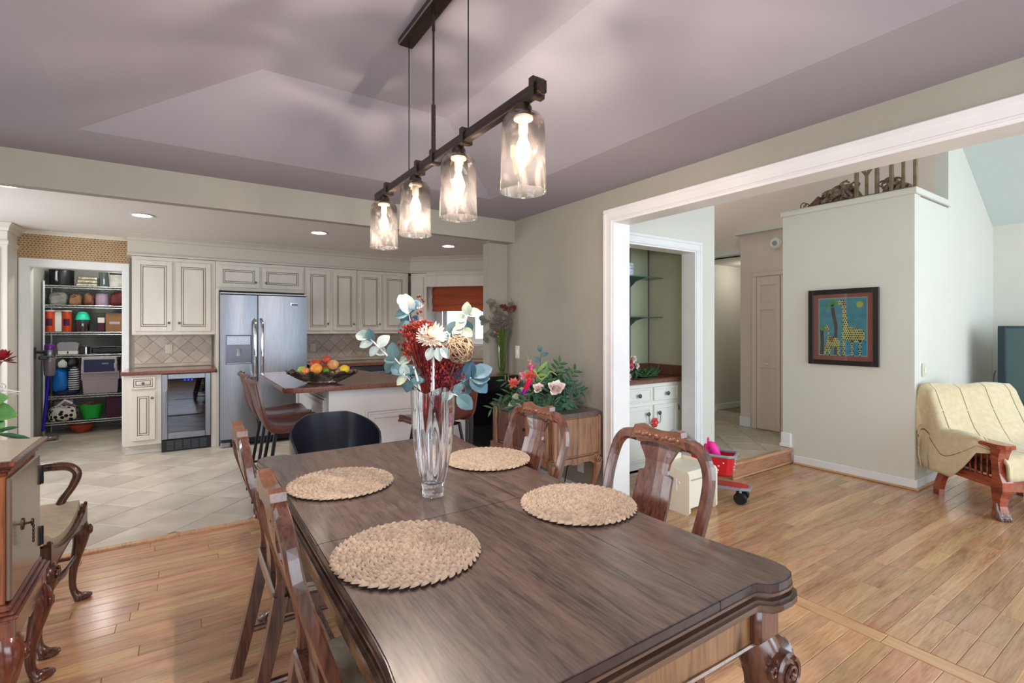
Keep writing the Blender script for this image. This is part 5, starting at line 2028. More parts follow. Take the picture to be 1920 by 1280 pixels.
mat('terracotta', (170, 72, 42), .6)
mat('wicker_dark', (96, 62, 44), .8, c2=(130, 88, 64), scale=50)
mat('violet_grey', (150, 130, 150), .6)
mat('maroon', (84, 22, 24), .6)
mat('purple_plastic', (96, 30, 130), .25, coat=.4)
mat('indigo_tube', (46, 36, 190), .25, .4)
mat('smoke_plastic', (120, 108, 112), .2, coat=.3)
mat('foil', (210, 206, 190), .25, .9, c2=(180, 172, 150), scale=20, bump=.5, bscale=30)
# paw-dot cloth
m = mat('paw_cloth', (226, 220, 210), .9)
nt = m.node_tree
vo = nt.nodes.new('ShaderNodeTexVoronoi'); vo.inputs['Scale'].default_value = 19
tc = nt.nodes.new('ShaderNodeTexCoord')
rp = nt.nodes.new('ShaderNodeValToRGB'); rp.color_ramp.interpolation = 'CONSTANT'
rp.color_ramp.elements[0].color = rgb(20, 20, 22); rp.color_ramp.elements[1].color = rgb(226, 220, 210); rp.color_ramp.elements[1].position = .4
nt.links.new(tc.outputs['Object'], vo.inputs['Vector']); nt.links.new(vo.outputs['Distance'], rp.inputs[0]); nt.links.new(rp.outputs[0], nt.nodes['Principled BSDF'].inputs['Base Color'])
m = mat('stripe_cloth', (226, 226, 226), .9)
nt = m.node_tree
wv = nt.nodes.new('ShaderNodeTexWave'); wv.bands_direction = 'Z'; wv.inputs['Scale'].default_value = 11; wv.inputs['Distortion'].default_value = .6
tc = nt.nodes.new('ShaderNodeTexCoord')
rp = nt.nodes.new('ShaderNodeValToRGB'); rp.color_ramp.interpolation = 'CONSTANT'
rp.color_ramp.elements[0].color = rgb(30, 44, 70); rp.color_ramp.elements[1].color = rgb(230, 230, 228); rp.color_ramp.elements[1].position = .5
nt.links.new(tc.outputs['Object'], wv.inputs['Vector']); nt.links.new(wv.outputs['Fac'], rp.inputs[0]); nt.links.new(rp.outputs[0], nt.nodes['Principled BSDF'].inputs['Base Color'])

def soft(q, x0, x1, y0, y1, z0, z1, seed=1, lump=.02):
    """soft bag: rounded box with lumps"""
    rq = random.Random(seed)
    ph = [rq.uniform(0, 6) for _ in range(6)]
    cx, cy = (x0 + x1) / 2, (y0 + y1) / 2
    rings = []
    for i in range(8):
        t = i / 7
        k = (1 - abs(2 * t - 1) ** 5 * .22)
        if i == 7: k = .55
        ring = []
        for j in range(20):
            a = 2 * pi * j / 20
            ca, sa = cos(a), sin(a)
            f = 1 / max(abs(ca), abs(sa)) ** .75
            rr3 = k * f * (1 + .06 * sin(3 * a + ph[0] + 4 * t) + .04 * sin(5 * a + ph[1]))
            ring.append((cx + ca * (x1 - x0) / 2 * rr3 * .94, cy + sa * (y1 - y0) / 2 * rr3 * .94, z0 + (z1 - z0) * t + (lump * sin(2 * a + ph[2]) if i > 4 else 0)))
        rings.append(ring)
    q.loft(rings, True, True)
def pantry(nm, label, cat, loc): return thing(nm, label, cat, loc)
zs = [z + .006 for z in SHZ]
r = pantry('stock_pot', 'black pot with pale handle on the top pantry shelf', 'pot', (-1.335, 8.65, zs[0]))
q = MB(); q.lathe([(.002, 0), (.115, 0), (.122, .02), (.125, .2), (.13, .205), (.10, .215), (.03, .235), (.002, .237)], 28); q.obj('body', 'black_plastic', r)
q = MB(); q.tube([(-.03, -.125, .18), (-.03, -.155, .17), (-.03, -.155, .07), (-.03, -.125, .06)], .013, 8); q.obj('handle', 'grey_plastic', r)
r = pantry('foil_tray', 'shiny foil baking trays on the top pantry shelf', 'tray', (-1.07, 8.66, zs[0]))
for i in range(3):
    q = MB(); q.box((.005 * i, 0, .022 + i * .045), (.23 - i * .01, .26, .04), .012); q.obj('tray', 'foil', r)
r = pantry('water_jug', 'clear plastic jug on the top pantry shelf', 'jug', (-.90, 8.58, zs[0]))
thin_glass('clear_plastic', (214, 232, 236), refl=.12, rough=.1)
q = MB(); q.lathe([(.002, 0), (.046, 0), (.05, .02), (.055, .19), (.058, .195), (.05, .19)], 20); q.obj('body', 'clear_plastic', r)
q = MB(); q.tube([(.03, -.05, .17), (.03, -.09, .15), (.03, -.09, .07), (.03, -.05, .05)], .007, 6); q.obj('handle', 'clear_plastic', r)
r = pantry('storage_bin', 'grey storage bin on the top pantry shelf', 'bin', (-.72, 8.66, zs[0]))
q = MB(); q.prism([(-.11, 0), (.11, 0), (.125, .19), (.115, .19), (.10, .02), (-.10, .02), (-.115, .19), (-.125, .19)], -.16, .16, 'y'); q.bb(-.11, .11, -.17, -.155, 0, .17, .004); q.bb(-.11, .11, .155, .17, 0, .17, .004); q.obj('body', 'cloth_grey', r)
q = MB(); q.box((0, 0, .195), (.26, .35, .014), .005); q.obj('rim', 'grey_plastic', r)
def bag(nm, label, cat, x0, x1, shelf, h, m, seed, d=(8.5, 8.78)):
    r = pantry(nm, label, cat, ((x0 + x1) / 2, (d[0] + d[1]) / 2, zs[shelf]))
    q = wb_(r); soft(q, x0, x1, d[0], d[1], zs[shelf], zs[shelf] + h, seed); q.obj('body', m, r)
    q = wb_(r); q.tube([((x0 * .7 + x1 * .3), d[0] + .02, zs[shelf] + h * .9), ((x0 + x1) / 2, d[0] + .01, zs[shelf] + h * 1.05), (x0 * .3 + x1 * .7, d[0] + .02, zs[shelf] + h * .9)], .006, 6); q.obj('fold', m, r)
    return r
bag('linen_bag', 'folded grey plastic bag at left on the second pantry shelf', 'bag', -1.45, -1.275, 1, .15, 'cloth_grey', 3)
bag('snack_bag', 'brown paper bag on the second pantry shelf', 'bag', -1.255, -1.125, 1, .13, 'kraft', 4)
bag('bread_bag', 'reddish brown bread bag right of the paper bag', 'bag', -1.12, -.998, 1, .15, 'wicker_dark', 5)
r = pantry('ribbed_tin', 'violet grey ribbed round tin on the second pantry shelf', 'tin', (-.92, 8.58, zs[1]))
q = MB(); q.lathe([(.002, 0), (.064, 0), (.066, .01), (.066, .13), (.06, .15), (.002, .155)], 40, rfun=lambda t, z: 1 + .03 * cos(2 * pi * t * 20)); q.obj('body', 'violet_grey', r)
q = MB(); q.lathe([(.068, .13), (.068, .145), (.05, .16), (.002, .165)], 24); q.obj('lid', 'violet_grey', r)
bag('maroon_bag', 'dark maroon bag at the right of the second pantry shelf', 'bag', -.845, -.66, 1, .18, 'maroon', 7)
def can(label, x):
    r = thing('drink_mix_can', label, 'can', (x, 8.53, zs[2]), group='orange cans in the pantry')
    q = MB(); q.lathe([(.002, 0), (.046, 0), (.047, .006), (.047, .262), (.046, .27), (.002, .27)], 24); q.obj('body', 'orange_can', r)
    q = MB(); q.lathe([(.0475, .262), (.0485, .27), (.0485, .28), (.002, .282)], 24); q.obj('lid', 'white_plastic', r)
    q = MB()
    q.grid(lambda u, v: (sin(-.7 + 1.4 * u) * .0478, -cos(-.7 + 1.4 * u) * .0478, .08 + .09 * v), 8, 2); q.obj('label', 'plum', r)
can('orange can at the left post of the third pantry shelf', -1.43)
can('orange can beside the big jar on the third pantry shelf', -1.265)
r = pantry('white_canister', 'white canister between the two orange cans', 'canister', (-1.352, 8.56, zs[2]))
q = MB(); q.box((0, 0, .13), (.075, .1, .26), .012); q.obj('body', 'white_plastic', r)
q = MB(); q.box((0, 0, .268), (.078, .104, .02), .006); q.obj('lid', 'pink_grey', r)
r = pantry('plastic_jar', 'large clear jar with bright teal cap on the third pantry shelf', 'jar', (-1.115, 8.56, zs[2]))
q = MB(); q.lathe([(.002, 0), (.07, 0), (.076, .015), (.076, .17), (.06, .21), (.045, .22)], 24); q.obj('body', 'clear_plastic', r)
q = MB(); q.lathe([(.002, .004), (.066, .004), (.066, .10), (.002, .10)], 20); q.obj('contents', 'maroon', r)
q = MB(); q.lathe([(.078, .16), (.066, .215), (.05, .245), (.03, .262), (.002, .265)], 24); q.obj('cap', 'teal_bag', r)
r = pantry('small_box', 'small dark box with white top on the third pantry shelf', 'box', (-.92, 8.53, zs[2]))
q = MB(); q.box((0, 0, .06), (.07, .07, .12), .002); q.obj('body', 'plum', r)
q = MB(); q.box((0, 0, .155), (.07, .07, .07), .002); q.obj('top', 'white_plastic', r)
r = pantry('cardboard_box', 'brown cardboard box at the right of the third pantry shelf', 'box', (-.72, 8.66, zs[2]))
q = MB(); q.box((0, 0, .125), (.31, .30, .25), .002); q.obj('body', 'cardboard', r)
q = MB(); q.box((-.06, -.151, .12), (.11, .002, .035)); q.obj('tape_label', 'pink_grey', r)
q = MB(); q.box((0, 0, .2515), (.311, .06, .002)); q.obj('tape', 'kraft', r)
r = pantry('toaster', 'white and black toaster on the fourth pantry shelf', 'toaster', (-1.25, 8.58, zs[3]))
q = MB(); q.prism([(-.095, .04)] + arc(-.06, .12, .045, 180, 90, 5) + arc(.06, .12, .045, 90, 0, 5) + [(.095, .04)], -.1, .1, 'y'); q.obj('shell', 'grey_plastic', r)
q = MB(); q.box((0, 0, .025), (.2, .21, .05), .008); q.obj('base', 'white_plastic', r)
q = MB(); q.box((-.03, 0, .166), (.02, .15, .004)); q.box((.03, 0, .166), (.02, .15, .004)); q.obj('slot', 'black_plastic', r)
q = MB(); q.box((.0, -.108, .03), (.012, .01, .03), .003); q.obj('lever', 'black_plastic', r)
r = pantry('metal_tin', 'black and silver tin on the fourth pantry shelf', 'tin', (-1.092, 8.55, zs[3]))
q = MB(); q.box((0, 0, .05), (.09, .12, .10), .006); q.obj('body', 'black_plastic', r)
q = MB(); q.box((.02, -.061, .05), (.012, .004, .09)); q.obj('band', 'chrome', r)
r = pantry('griddle', 'black electric griddle on the fourth pantry shelf', 'griddle', (-.83, 8.64, zs[3]))
q = MB(); q.box((0, 0, .045), (.38, .28, .07), .015); q.obj('body', 'black_plastic', r)
q = MB(); q.box((-.02, 0, .088), (.36, .27, .02), .008); q.obj('lid', 'steel_dark', r)
q = MB(); q.tube([(-.1, -.14, .09), (-.1, -.175, .095), (.06, -.175, .095), (.06, -.14, .09)], .008, 6); q.obj('handle', 'black_plastic', r)
r = pantry('towel_stack', 'blue and striped cloth bundle on the fifth pantry shelf', 'bag', (-1.28, 8.62, zs[4]))
q = wb_(r); soft(q, -1.42, -1.265, 8.49, 8.78, zs[4] + .05, zs[4] + .34, 11, .01); q.obj('blue_side', 'bright_blue', r)
q = wb_(r); soft(q, -1.27, -1.145, 8.485, 8.78, zs[4] + .05, zs[4] + .35, 12, .01); q.obj('striped_side', 'stripe_cloth', r)
q = wb_(r); soft(q, -1.42, -1.15, 8.5, 8.78, zs[4], zs[4] + .07, 13, .0); q.obj('base', 'navy', r)
r = pantry('cap_pile', 'dark cap and white cloth on the blue bundle', 'cap', (-1.25, 8.62, zs[4] + .40))
q = wb_(r); soft(q, -1.30, -1.16, 8.52, 8.7, zs[4] + .37, zs[4] + .48, 14, .02); q.obj('cap', 'black_plastic', r)
q = wb_(r); soft(q, -1.36, -1.26, 8.49, 8.6, zs[4] + .36, zs[4] + .44, 15, .03); q.obj('cloth', 'paper', r)
def tote(label, x, w):
    r = thing('storage_tote', label, 'storage box', (x, 8.62, zs[4]), group='lidded totes in the pantry')
    q = MB()
    q.loft([[(sx * w * k, sy * .19 * k, z) for sx, sy in ((-1, -1), (1, -1), (1, 1), (-1, 1))] for k, z in ((.44, 0), (.47, .18), (.5, .185), (.5, .26), (.49, .30))], True, False)
    q.obj('bin', 'pink_grey', r)
    q = MB(); q.loft([[(sx * w * a, -.10 + sy * .10 * b if sy < 0 else .17 * b, z) for sx, sy in ((-1, -1), (1, -1), (1, 1), (-1, 1))] for a, b, z in ((.47, .95, .28), (.45, .92, .47), (.44, .9, .485))], True, False); q.obj('lid', 'pink_grey', r)
    q = MB(); q.add([(-.40 * w, -.197, .295), (.40 * w, -.197, .295), (.385 * w, -.19, .455), (-.385 * w, -.19, .455)], [(0, 1, 2, 3)]); q.add([(-.40 * w, -.199, .295), (.40 * w, -.199, .295), (.385 * w, -.192, .455), (-.385 * w, -.192, .455)], [(0, 1, 2, 3)]); q.box((0, -.193, .375), (w * .8, .012, .165), .004); q.obj('door', 'navy', r)
    q = MB(); q.box((.06, -.203, .40), (.07, .006, .016), .002); q.obj('badge', 'grey_plastic', r)
    q = MB(); q.box((w * .42, -.2, .37), (.03, .02, .07), .004); q.obj('latch', 'pink_grey', r)
tote('grey storage tote with navy front on the fifth pantry shelf', -.93, .395)
tote('grey storage tote half hidden by the door casing', -.53, .38)
r = pantry('paw_print_bag', 'white bag with black dots on the bottom pantry shelf', 'bag', (-1.31, 8.62, zs[5]))
q = wb_(r); soft(q, -1.46, -1.165, 8.47, 8.76, zs[5], zs[5] + .19, 17, .01); q.obj('body', 'paw_cloth', r)
q = wb_(r); q.tube([(-1.35, 8.5, zs[5] + .2), (-1.28, 8.48, zs[5] + .27), (-1.21, 8.5, zs[5] + .22)], .014, 8); q.obj('handle', 'white_plastic', r)
q = wb_(r); soft(q, -1.42, -1.2, 8.55, 8.74, zs[5] + .19, zs[5] + .26, 19, .015); q.obj('contents', 'violet_grey', r)
r = pantry('green_tub', 'bright green tub on the bottom pantry shelf', 'tub', (-1.03, 8.60, zs[5]))
q = MB(); q.lathe([(.002, 0), (.085, 0), (.09, .01), (.122, .165), (.132, .18), (.130, .185), (.116, .17), (.085, .015), (.002, .012)], 28); q.obj('body', 'green_tub', r)
q = MB()
for i in range(6): q.ball((.06 * cos(i), .05 * sin(i * 1.7), .165 + .012 * (i % 3)), .036, 8, 5)
q.obj('contents', 'kraft', r)
r = pantry('purple_box', 'dark purple box at right on the bottom pantry shelf', 'box', (-.76, 8.66, zs[5]))
q = MB(); q.box((.02, 0, .13), (.26, .3, .26), .004); q.obj('body', 'plum', r)
q = MB(); q.box((.02, 0, .268), (.27, .31, .015), .003); q.obj('lid', 'plum', r)
r = pantry('terracotta_bowl', 'terracotta bowl on the floor under the pantry rack', 'bowl', (-1.13, 8.60, 0))
q = MB(); q.lathe([(.002, 0), (.06, 0), (.10, .04), (.135, .105), (.138, .11), (.128, .108), (.09, .045), (.002, .012)], 28); q.obj('body', 'terracotta', r)
# stick vacuum on the left pantry wall
r = thing('stick_vacuum', 'purple and grey cordless stick vacuum hung on the pantry wall', 'vacuum cleaner', (-1.40, 8.1, 0))
VY0 = 8.12
q = wb_(r); q.tube([(-1.372, VY0, .82), (-1.435, VY0 + .06, .10)], .016, 10); q.obj('tube', 'indigo_tube', r)
q = wb_(r); q.lathe([(.045, 0), (.052, .03), (.058, .18), (.056, .22), (.04, .24)], 20, (-1.365, VY0, .80)); q.obj('dust_bin', 'smoke_plastic', r)
q = wb_(r); q.lathe([(.05, .23), (.06, .25), (.052, .30), (.046, .32)], 20, (-1.365, VY0, .80))
for i in range(8):
    a = i * pi / 4
    q.tube([(-1.365 + cos(a) * .05, VY0 + sin(a) * .05, 1.03), (-1.365 + cos(a) * .03, VY0 + sin(a) * .03, 1.13)], .014, 6)
q.obj('cyclones', 'steel', r)
q = wb_(r); q.lathe([(.046, .31), (.05, .33), (.048, .375), (.036, .39), (.002, .392)], 20, (-1.365, VY0, .80)); q.obj('cap', 'purple_plastic', r)
q = wb_(r); q.tube([(-1.37, VY0 + .02, 1.10), (-1.43, VY0 - .04, 1.09), (-1.475, VY0 - .14, 1.10)], .018, 8); q.bb(-1.497, -1.455, VY0 - .26, VY0 - .14, 1.01, 1.16, .01); q.obj('handle', 'steel_dark', r)
q = wb_(r); q.bb(-1.44, -1.36, VY0 - .14, VY0 - .02, 1.0, 1.05, .01); q.obj('battery', 'steel_dark', r)
q = wb_(r); q.box((-1.41, VY0 + .06, .028), (.24, .11, .05), .02); q.tube([(-1.435, VY0 + .06, .12), (-1.425, VY0 + .06, .05)], .02, 8); q.obj('floor_head', 'smoke_plastic', r)
l = bpy.data.lights.new('pantry_fill', 'POINT'); l.energy = 26; l.shadow_soft_size = .08; l.color = (1, .95, .88)  # unseen lamp added to brighten the pantry, with a globe below
lo = bpy.data.objects.new('pantry_fill', l); lo.location = (-.85, 8.0, 2.3); COL.objects.link(lo)
r = thing('pantry_fill_globe', 'unseen white globe lamp added on the pantry ceiling', 'ceiling light', (-.85, 8.0, 2.44))
q = MB(); q.lathe([(.05, 0), (.05, -.02), (.03, -.03)], 16); q.obj('base', 'white_plastic', r)
q = MB(); q.ball((0, 0, -.06), .045, 12, 8); q.obj('bulb', 'lamp_glow', r)
# ------------------------------------------------------------------ buffet at the left edge
BXF = -.485
buf = thing('buffet', 'dark wooden cabinet on cabriole legs with keyed door at the left edge', 'cabinet', (-.95, 2.45, 0))
by0, by1 = 2.255, 2.665
q = wb_(buf); q.bb(-1.42, BXF - .004, by0 + .01, by1, .47, .895, .004); q.obj('body', 'burl_side', buf)
q = wb_(buf); q.bb(BXF - .004, BXF + .012, by0 + .012, by1 - .012, .478, .885, .005); d = q.obj('door', 'mahogany', buf)
mat('door_sheen', (120, 100, 88), .22, c2=(104, 84, 72), scale=2, stretch=(1, 4, .5), coat=.5)  # grey-beige reflection on the door side put into the base colour
d.data.materials[0] = MATS['door_sheen']
for z in (.56, .80):
    q = wbp(d)
    q.bb(BXF + .010, BXF + .018, by1 - .03, by1 - .004, z - .035, z + .035, .002)
    q.tube([(BXF + .016, by1 - .008, z - .036), (BXF + .016, by1 - .008, z + .036)], .006, 6)
    q.obj('hinge', 'black_metal', d)
q = wbp(d)
M0 = q.M.copy()
q.M = M0 @ Matrix.Translation((BXF + .012, 2.40, .69)) @ Matrix.Rotation(pi / 2, 4, 'Y')
q.lathe([(.022, 0), (.02, .004), (.004, .006)], 12, rfun=lambda t, z: .7 + .3 * abs(cos(2 * pi * t)))
q.M = M0
q.tube([(BXF + .015, 2.40, .69), (BXF + .035, 2.405, .69)], .004, 6)
q.tube([(BXF + .036 , 2.405 + .012 * cos(a), .69 + .012 * sin(a)) for a in [2 * pi * i / 10 for i in range(10)]], .0022, 5, closed=True)
k_ = q.obj('key', 'brass_dark', d)
q = wbp(k_)
for i in range(5):
    q.ball((BXF + .036, 2.418, .672 - i * .013), (.004, .004, .0075), 6, 4)
q.obj('tassel_chain', 'brass_dark', k_)
def frame_top(q, x0, x1, y0, y1, z, layers):
    for (o, a, c) in layers:
        q.bb(x0 - o, x1 + o, y0 - o, y1 + o, z + a, z + c, .004)
q = wb_(buf); frame_top(q, -1.42, BXF, by0 + .008, by1, .895, ((.004, 0, .014), (.012, .014, .026), (.02, .026, .032), (.028, .032, .05))); tp = q.obj('top_moulding', 'mahogany', buf)
q = wb_(buf); q.bb(-1.42, BXF + .012, by0, by1 + .012, .9455, .9475); q.obj('top_panel', 'top_beige', buf)
q = wb_(buf); frame_top(q, -1.42, BXF, by0 + .008, by1, .43, ((.034, 0, .012), (.024, .012, .022), (.012, .022, .042))); q.obj('base_moulding', 'mahogany', buf)
q = wb_(buf); apron(q, by0 - .01, by1 + .02, .355, .43, BXF - .0, BXF + .024, 'x', .05); q.obj('apron', 'door_sheen', buf)
q = wb_(buf); apron(q, -1.42, BXF + .02, .355, .43, by0 - .014, by0 + .01, 'y', .05); q.obj('apron', 'mahogany', buf)
for (x, y, o) in ((BXF - .005, by0 + .015, (1, -1)), (BXF - .005, by1 - .03, (1, .35)), (-1.38, by0 + .03, (-1, -1)), (-1.38, by1 - .03, (-1, 1))):
    q = wb_(buf); q.box((x, y, .39), (.06, .06, .08), .01); cabriole(q, (x, y), o, .36, r=.037, foot=.038); lg = q.obj('leg', 'mahogany', buf)
    q = wbp(lg)
    nv = Vector((1, 0, 0)) if o[0] > 0 else Vector((-1, 0, 0))
    scroll(q, (x + nv.x * .052, y + .006, .305), nv, .03, 1.5, .006)
    q.obj('scroll', 'mahogany', lg)
# arrangement on the buffet: green bowl vase, dark red flower, leaves
mat('teal_glaze', (96, 156, 150), .2, c2=(128, 182, 170), scale=9, coat=.5)
mat('leaf_green', (70, 120, 60), .5, c2=(120, 160, 80), scale=10)
mat('leaf_dark', (32, 62, 40), .5, c2=(52, 88, 56), scale=12)
mat('red_petal', (110, 14, 20), .6, c2=(150, 30, 34), scale=20)
A0 = Vector((-.68, 2.5, .948))
r = thing('ceramic_pot', 'teal ceramic pot on the buffet top', 'pot', tuple(A0))
q = MB(); q.lathe([(.002, 0), (.06, 0), (.075, .012), (.095, .05), (.092, .09), (.07, .12), (.074, .128), (.066, .126), (.08, .08), (.002, .03)], 28); q.obj('body', 'teal_glaze', r)
q = MB(); q.lathe([(.075, .12), (.078, .126), (.074, .132)], 24, cap=False); q.obj('rim', 'teal_glaze', r)
def pot_pt(u, v, t=None):
    # point near the buffet that projects beside the pot
    return None
def plant_stem(name, label, cat, pts, rad, m, group):
    r = thing(name, label, cat, tuple(A0), group=group)
    q = wb_(r); q.tube(smooth_path(pts, 4), rad, 6); q.obj('stem', m, r)
    return r
TOP = A0 + Vector((0, 0, .11))
G = 'stems in the teal pot'
r = plant_stem('red_flower', 'dark red dried flower at the left edge above the buffet', 'flower', [tuple(A0 + Vector((0, 0, .04))), tuple(TOP), (-.6, 2.5, 1.16), (-.548, 2.5, 1.258)], .003, 'stem_brown', G)
q = wb_(r)
for i in range(22):
    a = i * 2.4
    e = -.4 + i * .075
    dv = Vector((cos(a) * cos(e), sin(a) * cos(e), sin(e)))
    q.leaf(Vector((-.548, 2.5, 1.262)) + dv * .008, dv, .036, .026, (-dv.x * sin(e), -dv.y * sin(e), cos(e) + .1), -.2, 3)
q.obj('blossom', 'red_petal', r)
r = plant_stem('twig_ball', 'pale twig tangle at the left edge above the buffet', 'twigs', [tuple(A0 + Vector((0, 0, .04))), tuple(TOP), (-.57, 2.5, 1.15)], .003, 'stem_brown', G)
q = wb_(r)
rq = random.Random(44)
for i in range(16):
    p = [( -.57 + rq.uniform(-.05, .035), 2.5 + rq.uniform(-.03, .03), 1.15 + rq.uniform(-.03, .035)) for _ in range(4)]
    if i < 4: p[-1] = (-.57 + .075, 2.5 + rq.uniform(-.03, .03), 1.15 + rq.uniform(-.02, .03))
    q.tube(smooth_path(p, 3), .0018, 5)
q.obj('twigs', 'stem_pale', r, kind='stuff')
r = plant_stem('broad_leaf_branch', 'broad pale green leaf drooping over the buffet at the left edge', 'leaf', [tuple(A0 + Vector((0, 0, .04))), tuple(TOP), (-.60, 2.48, 1.10)], .003, 'leaf_green', G)
for (dz, sc, an) in ((.0, .10, .3), (-.03, .08, -.5), (.01, .09, 1.2)):
    q = wb_(r); q.leaf((-.60, 2.48, 1.09 + dz), (cos(an) , -.2, sin(an) * .6 - .35), sc, .075, (0, -.8, .6), .2, 6); q.obj('leaf', 'leaf_green', r)
r = plant_stem('fern_sprig', 'dark green pointed leaves over the edge of the buffet top', 'sprig', [tuple(A0 + Vector((.05, 0, .10))), (-.60, 2.485, 1.04), (-.55, 2.48, 1.0), (-.515, 2.48, .985)], .0022, 'leaf_dark', G)
for (x, z, dx, dz) in ((-.60, 1.04, 1, .15), (-.585, 1.03, 1, -.2), (-.56, 1.01, 1, .25), (-.55, 1.0, 1, -.2), (-.62, 1.05, .8, .3), (-.53, .99, 1, -.15)):
    q = wb_(r); q.leaf((x, 2.48, z), (dx, -.1, dz), .062, .018, (0, -.7, .7), .1, 4); q.obj('leaf', 'leaf_dark', r)

# ------------------------------------------------------------------ captain's armchair behind the buffet
ac = thing('armchair', 'carved wooden armchair with cream seat behind the buffet', 'armchair', (-.452, 3.055, 0), -.085)
# local: +x front at 0, seat runs to -x
q = MB()
seat = [(-.50, -.20), (-.03, -.262), (-.01, -.255), (-.006, 0), (-.01, .255), (-.03, .262), (-.50, .20)]
def acs(u, v):
    w = v * 2 - 1
    rail = .405 + .055 * abs(w) ** 2.2 + (.010 if abs(w) > .86 else 0)
    k = min(1, u / .45)
    k = k * k * (3 - 2 * k)
    return (-.012 - .49 * u, w * (.262 - .05 * u), rail * (1 - k) + (.462 + .012 * (1 - w * w)) * k)
q.grid(acs, 14, 20, thick=.04)
q.obj('seat', 'cream_fabric', ac)
q = MB()
pts = []
for i in range(25):
    u = -1 + 2 * i / 24
    pts.append((u * .275, .405 + .055 * abs(u) ** 2.2 + (.018 if abs(u) > .86 else 0)))
bot = []
for i in range(25):
    u = 1 - 2 * i / 24
    bot.append((u * .275, .335 - .0 + (.052 * (1 - abs(u) ** 1.6)) + .01))
q.prism(pts + bot, -.012, .014, 'x')
fr = q.obj('front_rail', 'chair_wood', ac)
q = MB(); q.tube([(.006, p[0], p[1] + .004) for p in pts], .008, 6); q.tube([(.012, p[0], p[1]) for p in bot], .005, 6); q.obj('rail_bead', 'chair_wood', fr)
for s in (-1, 1):
    q = MB(); q.prism([(-.50, .36), (-.01, .36), (-.01, .455), (-.50, .445)], s * .235 - .01, s * .235 + .01, 'y'); q.obj('side_rail', 'chair_wood', ac)
    q = MB(); cabriole(q, (-.028, s * .245), (1, s * .25), .40, r=.034, foot=.036); lg = q.obj('leg', 'chair_wood', ac)
    q = MB(); q.ball((.0, s * .262, .345), (.03, .034, .04), 10, 7); scroll(q, (.030, s * .262, .347), (1, 0, 0), .026, 1.5, .006, s); q.obj('scroll', 'chair_wood', lg)
    q = MB(); q.tube(smooth_path([(-.50, s * .19, .46), (-.51, s * .19, .30), (-.55, s * .19, 0)], 4), [.024, .023, .022, .021, .02, .019, .018, .018, .017], 8); q.obj('leg', 'chair_wood', ac)
    q = MB()
    ab = -.035 if s < 0 else 0
    P = smooth_path([(-.56, s * .20, .70), (-.42, s * .235, .69), (-.25, s * .262, .682), (-.10 + ab, s * .262, .685), (-.045 + ab, s * .26, .672), (-.022 + ab, s * .257, .635), (-.04 + ab, s * .25, .58), (-.075 + ab, s * .24, .52), (-.09 + ab, s * .238, .46), (-.09 + ab, s * .238, .42)], 4)
    q.tube(P, lerpl([.016, .018, .02, .021, .02, .019, .018, .018, .022, .022], 4), 10)
    q.obj('arm', 'chair_wood', ac)
    q = MB(); P = smooth_path([(-.51, s * .19, .42), (-.525, s * .195, .6), (-.57, s * .21, .8), (-.60, s * .19, .95), (-.60, s * .10, 1.0), (-.60, 0, .99)], 4); q.tube(P, .02, 8); q.obj('back_post', 'chair_wood', ac)
q = MB(); q.prism([(-.06, .44), (.06, .44), (.085, .78), (.055, .83), (.09, .95), (-.09, .95), (-.055, .83), (-.085, .78)], -.60, -.585, 'x'); q.obj('splat', 'chair_wood', ac)
q = MB(); q.bb(-.53, -.495, -.2, .2, .38, .45, .005); q.obj('rear_rail', 'chair_wood', ac)
q = MB()
for s in (-1, 1): q.tube([(-.03, s * .235, .22), (-.1, s * .23, .22), (-.14, s * .228, .22), (-.18, s * .226, .22), (-.5, s * .19, .20)], [.009, .010, .017, .010, .011], 8)
q.tube([(-.2, -.22, .22), (-.2, -.03, .22), (-.2, .0, .22), (-.2, .03, .22), (-.2, .22, .22)], [.010, .010, .018, .010, .010], 8)
q.tube([(-.02, -.24, .235), (-.02, -.06, .235), (-.02, .0, .235), (-.02, .06, .235), (-.02, .24, .235)], [.008, .010, .018, .010, .008], 8)
q.obj('stretcher', 'chair_wood', ac)

# ------------------------------------------------------------------ sideboard against the right wall
sb = thing('sideboard', 'brown wooden sideboard on scroll legs below the floral arrangement', 'sideboard', (2.46, 3.22, 0))
sx0, sx1, sy0, sy1 = 2.225, 2.70, 2.80, 3.68
q = wb_(sb); q.bb(sx0 + .02, sx1, sy0 + .012, sy1 - .012, .40, .712, .006); q.obj('body', 'sideboard_wood', sb)
q = wb_(sb)
tpo = [(sx0, sy0 + .05)] + arc(sx0 + .05, sy0 + .05, .05, 180, 270, 4) + [(sx1 - .02, sy0), (sx1, sy0 + .02), (sx1, sy1)] + [(sx0 + .05, sy1)] + arc(sx0 + .05, sy1 - .05, .05, 90, 180, 4)
q.prism(offset(tpo, .006), .712, .724); q.prism(offset(tpo, .012), .724, .734); q.prism(offset(tpo, .004), .734, .742); q.obj('top', 'table_wood', sb)
q = wb_(sb)
q.bb(sx0 + .05, sx1 - .01, sy0, sy0 + .014, .42, .70, .004); q.obj('end_panel', 'sideboard_wood', sb)
q = wb_(sb); q.tube([(sx1 - .012, sy0 + .004, .40), (sx1 - .012, sy0 + .004, .712)], .016, 8); q.obj('corner_post', 'sideboard_wood', sb)
q = wb_(sb); q.tube([(sx0 + .035, sy0 + .02, .40), (sx0 + .035, sy0 + .02, .712)], .022, 8); q.obj('corner_post', 'sideboard_wood', sb)
for k in range(3):
    y0 = sy0 + .10 + k * .235
    q = wb_(sb); q.bb(sx0 + .004, sx0 + .022, y0, y0 + .2, .43, .69, .006); dd = q.obj('door', 'mahogany', sb)
    q = wbp(dd); q.ball((sx0 - .004, y0 + .03, .58), .012, 8, 6); q.obj('knob', 'brass_dark', dd)
